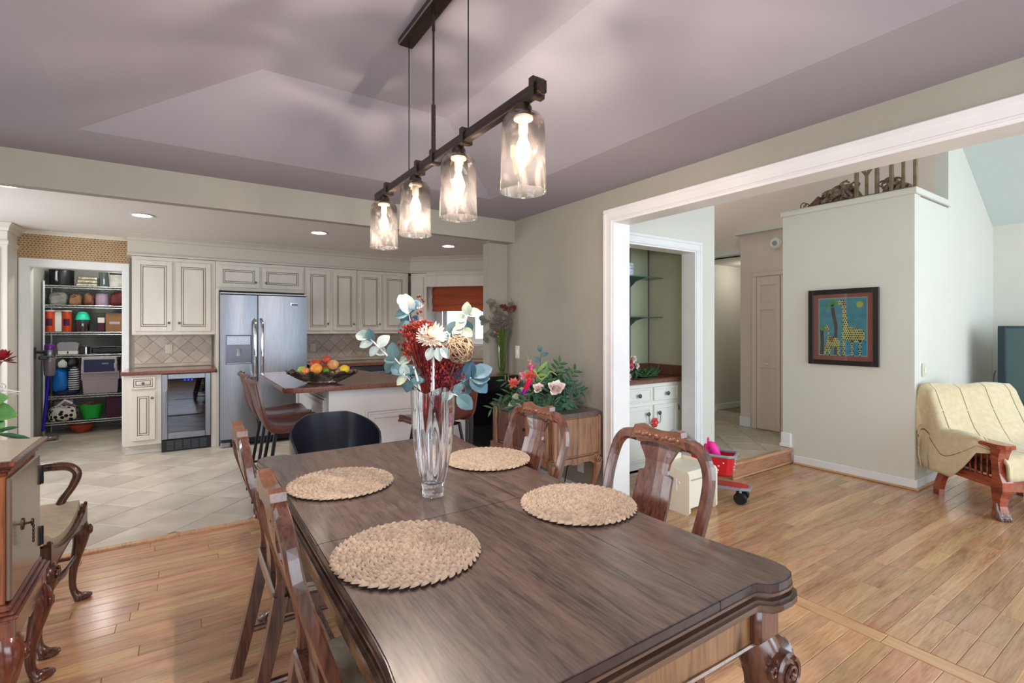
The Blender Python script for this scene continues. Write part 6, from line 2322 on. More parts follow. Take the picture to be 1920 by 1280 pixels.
for y in (sy0 + .085, sy0 + .318, sy0 + .553, sy1 - .09):
    q = wb_(sb); q.tube([(sx0 + .012, y, .40), (sx0 + .006, y, .46), (sx0 + .012, y, .55), (sx0 + .006, y, .66), (sx0 + .014, y, .71)], [.022, .028, .024, .028, .02], 10); q.obj('pilaster', 'sideboard_wood', sb)
q = wb_(sb); apron(q, sx0, sx1 - .02, .365, .402, sy0 + .002, sy0 + .018, 'y', .045); q.obj('apron', 'sideboard_wood', sb)
q = wb_(sb); apron(q, sy0, sy1, .365, .402, sx0 + .004, sx0 + .02, 'x', .045); q.obj('apron', 'sideboard_wood', sb)
for (x, y, o) in ((sx1 - .035, sy0 + .03, (.4, -1)), (sx0 + .04, sy0 + .04, (-1, -1)), (sx0 + .04, sy1 - .04, (-1, 1)), (sx1 - .05, sy1 - .04, (0, 1))):
    q = wb_(sb); cabriole(q, (x, y), o, .40, r=.034, foot=.034); lg = q.obj('leg', 'sideboard_wood', sb)
    q = wbp(lg); sgn = -1 if y < 3.2 else 1
    q.ball((x, y + sgn * .03, .372), (.03, .03, .034), 10, 7)
    scroll(q, (x, y + sgn * .058, .372), (0, sgn, 0), .028, 1.6, .006)
    q.obj('scroll', 'sideboard_wood', lg)
outlet('white double outlet plate low on the wall under the sideboard', (2.728, 3.06, .25), 'x', 'white_plastic')
r = thing('power_plug', 'black plug with hanging cord under the sideboard', 'plug', (2.705, 3.075, .285))
q = wb_(r); q.box((2.70, 3.075, .285), (.03, .05, .025), .006); q.obj('plug_body', 'black_plastic', r)
q = wb_(r); q.tube(smooth_path([(2.69, 3.10, .285), (2.68, 3.14, .27), (2.68, 3.18, .2), (2.67, 3.2, .08), (2.66, 3.22, .01)], 4), .005, 6); q.obj('cord', 'black_plastic', r)
outlet('white narrow switch plate on the wall above the black cabinet', (2.728, 3.985, 1.145), 'x', 'white_plastic', w=.07, h=.125, kind='light_switch', sw=True)

# ------------------------------------------------------------------ floral arrangement on the sideboard
FCX, FCY, FCZ = 2.43, 3.13, .745
mat('fern_green', (32, 72, 36), .5, c2=(58, 102, 52), scale=14)
mat('ivy_green', (24, 68, 50), .45, c2=(42, 94, 66), scale=14)
mat('lily_green', (120, 150, 70), .5, c2=(150, 176, 96), scale=12)
mat('pink_hot', (220, 50, 130), .6, c2=(238, 120, 176), scale=22)
mat('pink_pale', (226, 130, 160), .6, c2=(240, 176, 196), scale=22)
mat('red_ribbon', (220, 20, 60), .4, c2=(200, 14, 90), scale=6)
mat('purple_ribbon', (130, 20, 130), .4)
mat('coral_petal', (210, 84, 80), .6, c2=(226, 130, 116), scale=22)
mat('rose_pale', (240, 214, 210), .6, c2=(250, 236, 230), scale=18)
mat('dark_berry', (40, 32, 52), .4)
mat('basket_brown', (104, 70, 46), .8, c2=(140, 98, 66), scale=60, bump=.3)
FS, FO = 1.38, -.055
def fl(s, d, z): return Vector((FCX + RX * (s * FS + FO * min(1, abs(s) * 12 + .3)) + FX * d, FCY + RY * (s * FS + FO * min(1, abs(s) * 12 + .3)) + FY * d, FCZ + (z - FCZ) * 1.04 if z > FCZ else z))
FG = 'plants in the floral arrangement'
r = thing('flower_basket', 'low woven basket under the floral arrangement', 'basket', (FCX, FCY, FCZ))
q = MB(); q.lathe([(.002, 0), (.10, 0), (.11, .01), (.12, .06), (.125, .065), (.112, .065), (.10, .015), (.002, .015)], 28, rfun=lambda t, z: 1 + .015 * cos(2 * pi * t * 28)); q.obj('body', 'basket_brown', r)
q = MB(); q.tube([(cos(a) * .122, sin(a) * .122, .066) for a in [2 * pi * i / 28 for i in range(28)]], .006, 6, closed=True); q.obj('rim', 'basket_brown', r)
def spray(label, tip, n, L, w, m, ctrl=None, seed=1, nm='leafy_branch', two=True, t0=.3):
    r = thing(nm, label, 'branch', (FCX, FCY, FCZ), group=FG)
    base = fl(tip[0] * .12, tip[1] * .12, FCZ + .04)
    T = fl(*tip)
    mid = fl(*ctrl) if ctrl else base.lerp(T, .5) + Vector((0, 0, .05))
    P = smooth_path([tuple(base), tuple(mid), tuple(T)], 8)
    q = wb_(r); q.tube(P, [.0028 * (1 - .6 * i / len(P)) for i in range(len(P))], 5); q.obj('stem', 'leaf_dark', r)
    rq = random.Random(seed)
    for i in range(n):
        t = t0 + (1 - t0) * i / (n - 1)
        k = t * (len(P) - 1)
        k0 = min(int(k), len(P) - 2)
        p = Vector(P[k0]).lerp(Vector(P[k0 + 1]), k - k0)
        ax = (Vector(P[k0 + 1]) - Vector(P[k0])).normalized()
        perp = ax.cross(Vector((-FX, -FY, .3))).normalized()
        sg = 1 if i % 2 else -1
        dv = (ax * (.55 if i < n - 1 else 2) + perp * sg + Vector((-FX, -FY, 0)) * rq.uniform(-.3, .5)).normalized()
        q = wb_(r); q.leaf(p, dv, 1.3 * L * rq.uniform(.8, 1.15), 1.3 * w * rq.uniform(.85, 1.1), (-FX + rq.uniform(-.4, .4), -FY, .5 + rq.uniform(-.3, .3)), .1, 3); q.obj('leaf', m, r)
spray('fern branch reaching up right above the white rose', (.115, .0, 1.09), 15, .055, .02, 'fern_green', (.06, 0, .92), 1)
spray('long leafy vine reaching right past the sideboard corner', (.235, -.05, .875), 16, .05, .018, 'ivy_green', (.14, 0, .93), 2)
spray('leafy branch rising at the right of the arrangement', (.20, .0, 1.03), 13, .05, .018, 'fern_green', (.13, 0, .88), 3)
spray('low fern reaching left in front of the black cabinet', (-.285, -.05, .735), 17, .055, .013, 'fern_green', (-.15, 0, .87), 4)
spray('fern with thin leaves behind the pink cluster', (-.21, .02, .95), 15, .05, .012, 'fern_green', (-.10, 0, .88), 5)
spray('eucalyptus sprig standing above the pink tulips', (-.015, .03, 1.17), 7, .048, .034, 'euc_teal', (-.02, 0, .98), 6)
spray('silver eucalyptus sprig at the right against the wall', (.135, .05, 1.00), 6, .055, .03, 'euc_teal', (.10, .02, .9), 7)
spray('pale eucalyptus leaves hanging in front of the arrangement left', (-.14, -.10, .80), 8, .05, .042, 'euc_sage', (-.08, -.05, .88), 8)
spray('ivy trailing over the sideboard edge below the white rose', (.10, -.13, .755), 14, .045, .036, 'ivy_green', (.05, -.06, .86), 9)
spray('ivy trailing over the top right of the sideboard', (.165, -.09, .765), 14, .042, .034, 'ivy_green', (.10, -.04, .86), 10)
spray('broad green lily leaves in the middle of the arrangement', (.05, .0, 1.0), 9, .095, .032, 'leaf_green', (.02, 0, .9), 11)
spray('lily leaf spray leaning right of the middle', (.12, -.02, .93), 8, .09, .036, 'leaf_dark', (.06, 0, .88), 12)
spray('yellow green curled leaves above the red ribbon', (-.03, -.02, 1.02), 8, .08, .024, 'lily_green', (-.04, 0, .92), 13)
spray('dark fern filling the arrangement at left', (-.12, -.04, .90), 13, .055, .02, 'leaf_dark', (-.06, -.02, .85), 14)
spray('short ferns filling the arrangement behind the rose', (.03, -.06, .89), 13, .06, .024, 'leaf_dark', (.01, -.02, .83), 15)
spray('short ferns filling the arrangement low in front', (-.03, -.12, .82), 13, .055, .024, 'ivy_green', (-.01, -.05, .83), 16)
def rosette(label, p, R, m, n=20, nm='flower', up=(-.45, -.65, .6), w=.9, stem=True):
    r = thing(nm, label, 'flower', (FCX, FCY, FCZ), group=FG)
    R *= 1.2
    c = fl(*p)
    if stem:
        q = wb_(r); q.tube(smooth_path([tuple(fl(p[0] * .15, p[1] * .15, FCZ + .04)), tuple(fl(p[0] * .6, p[1] * .5, (FCZ + p[2]) / 2 + .03)), tuple(c)], 4), .003, 5); q.obj('stem', 'leaf_dark', r)
    U = Vector(up).normalized()
    A = U.orthogonal().normalized()
    B = U.cross(A)
    q = wb_(r)
    for i in range(n):
        a = i * 2.39996
        t = i / (n - 1)
        e = .15 + 1.25 * t
        hd = A * cos(a) + B * sin(a)
        dv = hd * cos(e) + U * sin(e)
        L = R * (1.05 - .45 * t)
        q.leaf(c - U * R * .25 + hd * R * .08, dv, L, L * w, -hd * sin(e) + U * cos(e), -.35, 3)
    q.ball(tuple(c - U * R * .15), R * .32, 8, 5)
    q.obj('blossom', m, r)
    return r
rosette('large pale pink rose at the right of the red ribbon', (.085, -.13, .905), .062, 'rose_pale', 22, 'rose')
rosette('small pale rose next to the red ribbon', (-.03, -.12, .905), .042, 'rose_pale', 18, 'rose')
rosette('pink and red cluster flower at the left of the arrangement', (-.155, -.06, .935), .045, 'coral_petal', 30, w=.4)
rosette('bright pink tulip flower at the top left', (-.055, -.03, 1.05), .045, 'pink_hot', 10, up=(-.1, -.2, 1), w=.55)
rosette('pale pink flower above the bright pink tulip', (-.06, .0, 1.09), .036, 'pink_pale', 10, up=(-.1, -.2, 1), w=.55)
rosette('coral flower below the bright pink tulip', (-.062, -.05, .985), .05, 'coral_petal', 14, w=.8)
rosette('muted pink flower left of the coral flower', (-.095, -.03, .99), .04, 'pink_pale', 14, w=.7)
rosette('pink flower hanging in front of the sideboard', (-.075, -.19, .755), .044, 'pink_pale', 30, w=.45)
rosette('dark brown berry head above the white rose', (.08, -.03, .995), .03, 'dark_berry', 16, w=.6)
rosette('dark violet flower left of the white rose', (.01, -.10, .885), .036, 'dark_berry', 14, w=.7)
r = thing('filler_foliage', 'dense dark green foliage filling the middle of the floral arrangement', 'foliage', (FCX, FCY, FCZ), group=FG)
q = wb_(r)
rq = random.Random(77)
for i in range(300):
    a = rq.uniform(0, 6.28)
    s = rq.gauss(0, .09); z = .765 + abs(rq.gauss(.02, .075)) * max(.3, 1 - abs(s) * 3)
    q.leaf(fl(s, rq.uniform(-.14, .04), z), (RX * cos(a) - FX * .3, RY * cos(a) - FY * .3, sin(a) * .8 + .35), rq.uniform(.05, .09), rq.uniform(.018, .034), (-FX, -FY, .5 + rq.uniform(-.5, .5)), .1, 3)
q.obj('leaves', 'leaf_dark', r, kind='stuff')
r = thing('ribbon', 'red and purple ribbon hanging in the floral arrangement', 'ribbon', (FCX, FCY, FCZ), group=None)
q = wb_(r); q.grid(lambda u, v: tuple(fl(-.062 - .035 * u + .028 * (v - .5) * (1 - .3 * u), -.12 + .02 * sin(3 * v), .965 - .085 * u)), 8, 6, thick=.004); q.obj('red_band', 'red_ribbon', r)
q = wb_(r); q.grid(lambda u, v: tuple(fl(-.088 - .018 * u + .026 * (v - .5), -.135 + .015 * sin(3 * v), .895 - .05 * u)), 6, 6, thick=.004); q.obj('purple_band', 'purple_ribbon', r)
r = thing('curly_willow', 'pale green curling tendrils in the floral arrangement', 'twigs', (FCX, FCY, FCZ), group=FG)
for P in ([(-.02, -.08, .95), (-.005, -.08, .98), (.02, -.08, 1.0), (.05, -.08, 1.03), (.09, -.08, 1.0)], [(-.06, -.04, 1.09), (-.075, -.05, 1.13), (-.08, -.05, 1.15)], [(-.04, -.08, 1.02), (-.02, -.09, .97), (.0, -.09, .99)]):
    q = wb_(r); q.tube(smooth_path([tuple(fl(*p)) for p in P], 4), .0045, 6); q.obj('tendril', 'lily_green', r)
# ------------------------------------------------------------------ framed picture
PXF = 5.172
r = thing('framed_picture', 'framed painting of two giraffes and palm trees in a black frame', 'picture', (PXF, 2.125, 1.03))
y0, y1, z0, z1 = 1.827, 2.422, 1.03, 1.75
q = wb_(r)
for (a, c, d, e) in ((y0, y0 + .045, z0, z1), (y1 - .045, y1, z0, z1), (y0 + .045, y1 - .045, z0, z0 + .045), (y0 + .045, y1 - .045, z1 - .045, z1)):
    q.bb(PXF - .022, PXF, a, c, d, e, .003)
mat('frame_black', (30, 24, 20), .35)
q.obj('frame', 'frame_black', r)
mat('mat_rust', (166, 84, 66), .7)
q = wb_(r); q.bb(PXF - .008, PXF, y0 + .04, y1 - .04, z0 + .04, z1 - .04); q.obj('mount', 'mat_rust', r)
# the painted sheet: everything flat on it; u to the right as seen, v up
pu0, pu1, pv0, pv1 = 2.325, 1.922, 1.125, 1.662
def pic(u, v, k=0): return (PXF - .009 - .0003 * k, pu0 + (pu1 - pu0) * u, pv0 + (pv1 - pv0) * v)
mat('paint_sky', (74, 140, 150), .7, c2=(100, 164, 160), scale=9, stretch=(1, 1, 2))
mat('paint_blue', (28, 130, 166), .7, c2=(60, 160, 180), scale=20)
mat('paint_yellow', (222, 196, 90), .7, c2=(230, 214, 130), scale=14)
mat('paint_brown', (94, 72, 54), .7, c2=(76, 56, 44), scale=20)
mat('paint_green', (70, 150, 60), .7, c2=(110, 176, 80), scale=20)
mat('paint_black', (36, 28, 20), .7)
mat('paint_orange', (210, 120, 50), .7)
mat('paint_sun', (200, 196, 70), .7)
mat('paint_edge', (204, 196, 160), .7)
q = wb_(r); q.add([pic(-.012, -.01), pic(1.012, -.01), pic(1.012, 1.01), pic(-.012, 1.01)], [(0, 1, 2, 3)]); pa = q.obj('sheet', 'paint_edge', r)
q = wbp(pa); q.add([pic(0, 0, 1), pic(1, 0, 1), pic(1, 1, 1), pic(0, 1, 1)], [(0, 1, 2, 3)]); q.obj('sky', 'paint_sky', pa)
def patch(nm, m, polys, k):
    q = wbp(pa)
    for p in polys:
        q.add([pic(u, v, k) for u, v in p], [tuple(range(len(p)))])
    return q.obj(nm, m, pa)
def strip_poly(pts, w0, w1):
    L = []
    R = []
    for i, (u, v) in enumerate(pts):
        a = Vector(pts[max(i - 1, 0)]); b2 = Vector(pts[min(i + 1, len(pts) - 1)])
        t = (b2 - a).normalized(); nn = Vector((-t.y, t.x))
        w = w0 + (w1 - w0) * i / (len(pts) - 1)
        L.append((u + nn.x * w, v + nn.y * w * .75)); R.append((u - nn.x * w, v - nn.y * w * .75))
    return L + R[::-1]
patch('water', 'paint_blue', [[(.42, 0), (1, 0), (1, .26), (.42, .24)]], 2)
patch('trunk', 'paint_brown', [strip_poly([(.29, .84), (.33, .66), (.37, .5), (.36, .3), (.36, 0)], .04, .03), strip_poly([(.06, .44), (.07, .2), (.06, 0)], .035, .04)], 3)
patch('frond', 'paint_green', [strip_poly([(.30, .86), (.22, .93), (.12, .84)], .03, .008), strip_poly([(.30, .87), (.30, .97), (.24, .99)], .03, .01), strip_poly([(.30, .86), (.36, .93), (.42, .88)], .03, .008), strip_poly([(.29, .87), (.18, .88), (.11, .77)], .03, .006), [(.01, .44), (.06, .53), (.13, .52), (.16, .46), (.08, .43)]], 4)
patch('sun', 'paint_sun', [[(.86 + .07 * cos(a), .88 + .055 * sin(a)) for a in [2 * pi * i / 16 for i in range(16)]]], 4)
gir = [[(.38, .93), (.44, .96), (.53, .97), (.57, .91), (.59, .70), (.63, .50), (.78, .47), (.92, .45), (.955, .38), (.95, .28), (.90, .24), (.72, .23), (.56, .27), (.48, .28), (.50, .36), (.52, .50), (.505, .75), (.50, .88), (.42, .89)],
       [(.50, .28), (.56, .28), (.56, .0), (.50, .0)], [(.68, .26), (.73, .26), (.73, .0), (.68, .0)], [(.84, .27), (.90, .27), (.885, .0), (.84, .0)],
       [(.12, .49), (.18, .53), (.215, .50), (.22, .33), (.30, .32), (.44, .28), (.46, .20), (.44, 0), (.40, 0), (.40, .14), (.26, .14), (.24, 0), (.20, 0), (.19, .14), (.15, .0), (.11, 0), (.14, .18), (.19, .30), (.185, .44), (.13, .45)]]
patch('giraffe', 'paint_yellow', gir, 5)
patch('saddle', 'paint_orange', [[(.22, .31), (.32, .32), (.31, .23), (.22, .24)], [(.52, .97), (.55, .96), (.55, .86), (.51, .88)]], 6)
rq = random.Random(8)
dots = []
def inpoly(p, P):
    c = False
    for i in range(len(P)):
        a, b2 = P[i], P[i - 1]
        if (a[1] > p[1]) != (b2[1] > p[1]) and p[0] < (b2[0] - a[0]) * (p[1] - a[1]) / (b2[1] - a[1]) + a[0]:
            c = not c
    return c
for i in range(22):
    for j in range(26):
        u, v = i / 22 + (.5 * (j % 2)) / 22, j / 26
        if any(inpoly((u, v), g) for g in gir):
            s = .0155 * rq.uniform(.8, 1.25)
            a0 = rq.random() * 3
            dots.append([(u + s * 1.1 * cos(a0 + a), v + s * .85 * sin(a0 + a)) for a in (0, 1.2, 2.5, 3.8, 5.0)])
patch('spots', 'paint_black', dots, 7)
q = wb_(r); q.bb(PXF - .0165, PXF - .015, y0 + .044, y1 - .044, z0 + .044, z1 - .044); q.obj('glass', 'window_glass', r)
outlet('small pale thermostat plate on the wall behind the armchair', (5.388, 1.577, 1.015), 'y', 'ivory_plastic', w=.075, h=.115, kind='light_switch', sw=True)
r = thing('smoke_detector', 'round white smoke detector above the folding door', 'smoke detector', (5.848, 3.105, 2.385))
q = MB(); M0 = q.M; q.M = Matrix.Rotation(-pi / 2, 4, 'Y'); q.lathe([(.068, 0), (.07, .02), (.055, .04), (.02, .045)], 20); q.obj('body', 'white_plastic', r)
q = MB(); q.M = Matrix.Rotation(-pi / 2, 4, 'Y'); q.lathe([(.03, .044), (.028, .052), (.005, .053)], 12); q.obj('vent', 'grey_plastic', r)

# ------------------------------------------------------------------ plant ledge: driftwood and arched frames
LZ = 2.585
def drift(label, y0, y1, h, n, seed, x=5.36):
    r = thing('driftwood', label, 'driftwood', (x, (y0 + y1) / 2, LZ))
    rq = random.Random(seed)
    q = wb_(r)
    for i in range(n):
        k = 6
        P = []
        ya = rq.uniform(y0, y0 + (y1 - y0) * .35)
        yb = rq.uniform(y0 + (y1 - y0) * .6, y1)
        zz = rq.uniform(.0, h * .7)
        for j in range(k):
            t = j / (k - 1)
            P.append((x + rq.uniform(-.08, .08), ya + (yb - ya) * t, LZ + .02 + max(0, zz * sin(pi * (.15 + .8 * t)) + rq.uniform(-.03, .05))))
        rr4 = rq.uniform(.009, .02)
        q.tube(smooth_path(P, 3), [rr4 * (1 - .6 * abs(2 * j / (3 * (k - 1)) - 1)) + .004 for j in range(3 * (k - 1) + 1)], 6)
    q.obj('roots', 'driftwood_grain', r)
    q = wb_(r)
    for i in range(5):
        a = rq.uniform(0, 6)
        c = Vector((x - .04, rq.uniform(y0, y1), LZ + h * .6))
        q.tube(smooth_path([tuple(c + Vector((0, .05 * cos(a + b2), .045 * sin(a + b2) + .01 * b2))) for b2 in (0, 1.2, 2.4, 3.6, 4.8)], 3), .008, 6)
    q.obj('curls', 'driftwood_grain', r)
drift('long tangled driftwood root on the left of the plant ledge', 2.02, 2.42, .22, 16, 3)
drift('short driftwood log between the two arched frames', 1.66, 1.87, .13, 11, 5)
def gothic(label, y0, y1, h, x=5.28):
    r = thing('arched_frame', label, 'wooden frame', (x, (y0 + y1) / 2, LZ))
    w = .026
    for yy in (y0, y1):
        q = wb_(r); q.bb(x - .02, x + .02, yy - w / 2, yy + w / 2, LZ, LZ + h, .003); q.obj('post', 'gothic_wood', r)
    ym = (y0 + y1) / 2
    q = wb_(r); q.bb(x - .014, x + .014, ym - .011, ym + .011, LZ, LZ + h * .72, .003)
    for s in (-1, 1):
        P = smooth_path([(x, ym, LZ + h * .62), (x, ym + s * (y1 - y0) * .22, LZ + h * .80), (x, ym + s * (y1 - y0) * .42, LZ + h * .92), (x, ym + s * (y1 - y0) * .49, LZ + h * .98)], 3)
        q.tube(P, .009, 6)
        P = smooth_path([(x, ym, LZ + h * .62), (x, ym + s * (y1 - y0) * .08, LZ + h * .8), (x, ym + s * (y1 - y0) * .2, LZ + h * 1.0)], 3)
        q.tube(P, .007, 6)
    q.obj('tracery', 'gothic_wood', r)
    q = wb_(r); q.bb(x - .02, x + .02, y0 - w / 2, y1 + w / 2, LZ + h - .02, LZ + h, .003); q.bb(x - .02, x + .02, y0, y1, LZ, LZ + .03, .003); q.obj('rail', 'gothic_wood', r)
gothic('wooden arched window frame in the middle of the plant ledge', 1.885, 2.05, .33)
gothic('wooden arched window frame at the right corner of the plant ledge', 1.60, 1.775, .40)
r = thing('wicker_sleigh', 'small dark wicker sleigh at the left end of the plant ledge', 'ornament', (5.30, 2.48, LZ))
q = wb_(r)
for dx in (-.03, .03):
    q.tube(smooth_path([(5.30 + dx, 2.54, LZ + .005), (5.30 + dx, 2.55, LZ + .05), (5.30 + dx, 2.52, LZ + .075), (5.30 + dx, 2.495, LZ + .05), (5.30 + dx, 2.51, LZ + .03)], 4), .005, 6)
    q.tube([(5.30 + dx, 2.54, LZ + .006), (5.30 + dx, 2.38, LZ + .006)], .005, 6)
q.obj('runner', 'wicker_dark', r)
q = wb_(r); q.prism([(2.38, LZ + .012), (2.50, LZ + .012), (2.44, LZ + .06), (2.38, LZ + .11)], 5.26, 5.34, 'x'); q.obj('seat', 'wicker_dark', r)

# ------------------------------------------------------------------ wet bar
r = thing('bar_cabinet', 'white bar cabinet with two drawers and two doors in the niche', 'cabinet', (3.6, 3.45, 0))
q = wb_(r); q.bb(2.96, 4.285, 3.26, 3.69, .08, .835, .003); q.bb(2.96, 4.285, 3.30, 3.69, 0, .08); q.obj('body', 'bar_white', r)
def shaker(nm, x0, x1, z0, z1, kx, kz):
    q = wb_(r)
    w = .042 if z1 - z0 > .2 else .022
    for (a, c, d, e) in ((x0, x0 + w, z0, z1), (x1 - w, x1, z0, z1), (x0 + w, x1 - w, z0, z0 + w), (x0 + w, x1 - w, z1 - w, z1)):
        q.bb(a, c, 3.24, 3.26, d, e, .003)
    q.bb(x0 + w, x1 - w, 3.248, 3.262, z0 + w, z1 - w)
    o = q.obj(nm, 'bar_white', r)
    knob_part(o, (kx, 3.24, kz), 'steel_dark', .022)
    return o
for (x0, x1) in ((3.02, 3.40), (3.43, 3.815), (3.85, 4.215)):
    shaker('drawer', x0, x1, .665, .80, (x0 + x1) / 2, .73)
for (x0, x1, kx) in ((3.02, 3.40, 3.36), (3.43, 3.815, 3.745), (3.85, 4.215, 3.905)):
    dr = shaker('door', x0, x1, .11, .625, kx, .545)
    if x0 > 3.8:
        for z in (.57, .18):
            q = wbp(dr); q.bb(4.213, 4.225, 3.232, 3.246, z - .025, z + .025, .002); q.obj('hinge', 'steel_dark', dr)
b = MB(); b.bb(2.955, 4.288, 3.215, 3.698, .84, .885, .012); b.bb(2.955, 4.288, 3.675, 3.698, .885, .995, .004); b.bb(4.265, 4.288, 3.23, 3.675, .885, .995, .004)
o = b.obj('bar_countertop', 'granite'); tag(o, 'reddish brown granite bar counter with upstand in the niche', 'countertop')
mat('mirror_reflection_paint', (186, 192, 164), .18, 0.0, coat=.4)  # beige-green paint stands in for what the mirror would reflect
r = thing('bar_mirror', 'greenish mirror panel behind the glass bar shelves', 'mirror', (3.6, 3.695, 1.0))
q = wb_(r); q.bb(2.97, 4.285, 3.688, 3.698, 1.0, 2.42); q.obj('glass', 'mirror_reflection_paint', r)
q = wb_(r); q.bb(4.268, 4.285, 3.684, 3.69, 1.0, 2.42, .002); q.obj('edge_strip', 'steel_dark', r)
mat('shelf_glass', (150, 200, 170), .05, trans=.0)
thin_glass('shelf_pane', (214, 238, 224), refl=.10, rough=.02)
mat('glass_edge', (74, 108, 92), .15)
for (l, z) in (('upper glass corner shelf in the wet bar', 1.905), ('lower glass corner shelf in the wet bar', 1.49)):
    r = thing('glass_shelf', l, 'shelf', (3.8, 3.6, z), group=None)
    q = wb_(r); q.bb(3.0, 4.22, 3.45, 3.68, z, z + .008); sp = q.obj('pane', 'shelf_pane', r)
    q = wbp(sp); q.bb(3.0, 4.22, 3.444, 3.45, z - .001, z + .009); q.bb(4.22, 4.226, 3.444, 3.68, z - .001, z + .009); q.obj('edge', 'glass_edge', sp)
    q = wb_(r); q.prism([(3.682, z), (3.682, z - .09), (3.66, z - .075), (3.60, z - .03), (3.46, z)], 3.965, 3.985, 'x'); q.obj('bracket', 'steel_dark', r)
r = thing('shelf_standard', 'dark metal shelf standard on the bar mirror', 'shelf rail', (3.975, 3.684, 1.0))
q = wb_(r); q.bb(3.962, 3.988, 3.678, 3.688, 1.0, 2.42, .002); q.obj('rail', 'black_metal', r)
m = mat('mug_pattern', (226, 226, 232), .3)
nt = m.node_tree
vo = nt.nodes.new('ShaderNodeTexVoronoi'); vo.inputs['Scale'].default_value = 38; vo.feature = 'DISTANCE_TO_EDGE'
tc = nt.nodes.new('ShaderNodeTexCoord')
rp = nt.nodes.new('ShaderNodeValToRGB'); rp.color_ramp.elements[0].color = rgb(60, 80, 140); rp.color_ramp.elements[1].color = rgb(228, 228, 234); rp.color_ramp.elements[1].position = .12
nt.links.new(tc.outputs['Object'], vo.inputs['Vector']); nt.links.new(vo.outputs['Distance'], rp.inputs[0]); nt.links.new(rp.outputs[0], nt.nodes['Principled BSDF'].inputs['Base Color'])
r = thing('patterned_mug', 'white mug with blue pattern on the upper glass bar shelf', 'mug', (3.80, 3.54, 1.914))
q = MB(); q.lathe([(.002, 0), (.05, 0), (.054, .01), (.055, .125), (.052, .13), (.049, .12), (.046, .012), (.002, .01)], 24); q.obj('body', 'mug_pattern', r)
q = MB(); q.tube(smooth_path([(-.05, -.02, .10), (-.085, -.035, .10), (-.09, -.037, .05), (-.05, -.02, .03)], 4), .007, 6); q.obj('handle', 'mug_pattern', r)
for i, (x, l) in enumerate(((3.72, 'dark bottle left of the patterned mug on the glass shelf'), (3.865, 'tall dark bottle right behind the patterned mug'))):
    r = thing('wine_bottle', l, 'bottle', (x, 3.62, 1.914))
    q = MB(); q.lathe([(.002, 0), (.034, 0), (.036, .01), (.036, .19), (.03, .22), (.014, .25), (.013, .31), (.015, .315), (.002, .316)], 18); q.obj('glass', 'black_gloss', r)
    q = MB(); q.lathe([(.0365, .05), (.0365, .14)], 18, cap=False); q.obj('label', 'kraft', r)
# bouquet and spider plant on the bar counter
r0 = Vector((3.64, 3.42, .888))
r = thing('silk_bouquet', 'pink and white silk flower bunch on the bar counter', 'flowers', tuple(r0))
rq = random.Random(5)
for (dx, dz, R, m) in ((-.03, .16, .05, 'coral_petal'), (.02, .19, .05, 'rose_pale'), (.075, .12, .04, 'rose_pale'), (-.06, .09, .045, 'rose_pale'), (.0, .11, .04, 'pink_pale'), (-.04, .02, .04, 'rose_pale')):
    q = wb_(r)
    c = r0 + Vector((dx, -.06, dz))
    for i in range(16):
        a = i * 2.4
        e = .1 + i * .08
        hd = Vector((cos(a), 0, sin(a)))
        dv = hd * cos(e) + Vector((0, -1, 0)) * sin(e)
        q.leaf(c, dv, R * (1 - .02 * i), R * .8, -hd * sin(e) + Vector((0, -1, 0)) * cos(e), -.3, 3)
    q.obj('blossom', m, r)
q = wb_(r)
for i in range(60):
    a = rq.uniform(0, 6.28)
    q.leaf(r0 + Vector((rq.uniform(-.08, .1), rq.uniform(-.05, .05), rq.uniform(.01, .12))), (cos(a), -.3, sin(a) * .7 + .1), .07, .025, (0, -1, .4), .1, 3)
q.obj('foliage', 'leaf_dark', r, kind='stuff')
r1 = Vector((3.93, 3.42, .888))
r = thing('grass_plant', 'low spiky green grass plant on the bar counter', 'plant', tuple(r1))
q = wb_(r)
for i in range(110):
    a = rq.uniform(0, 6.28)
    p = r1 + Vector((rq.uniform(-.14, .13), rq.uniform(-.06, .06), .005))
    q.leaf(p, (cos(a) * .9, sin(a) * .6, rq.uniform(.3, 1.0)), rq.uniform(.08, .15), .010, (0, -1, .3), .25, 3)
q.obj('blades', 'fern_green', r, kind='stuff')
q = wb_(r); q.box((3.93, 3.42, .893), (.26, .12, .01), .004); q.obj('base', 'leaf_dark', r)
r = thing('cabinet_lock', 'red flower shaped child lock strapped across the bar cabinet doors', 'child lock', (3.835, 3.225, .455))
q = wb_(r)
for i in range(6):
    a = i * pi / 3
    q.ball((3.835 + cos(a) * .03, 3.222, .455 + sin(a) * .03), (.02, .01, .02), 8, 5)
mat('lock_red', (214, 44, 44), .4)
q.obj('flower', 'lock_red', r)
q = wb_(r); q.ball((3.835, 3.212, .455), (.016, .008, .016), 8, 5); q.obj('center', 'coral_petal', r)
q = wb_(r); q.tube(smooth_path([(3.745, 3.215, .535), (3.755, 3.215, .46), (3.80, 3.222, .452), (3.87, 3.222, .452), (3.905, 3.215, .46), (3.912, 3.215, .535)], 3), .006, 6); q.obj('strap', 'grey_plastic', r)

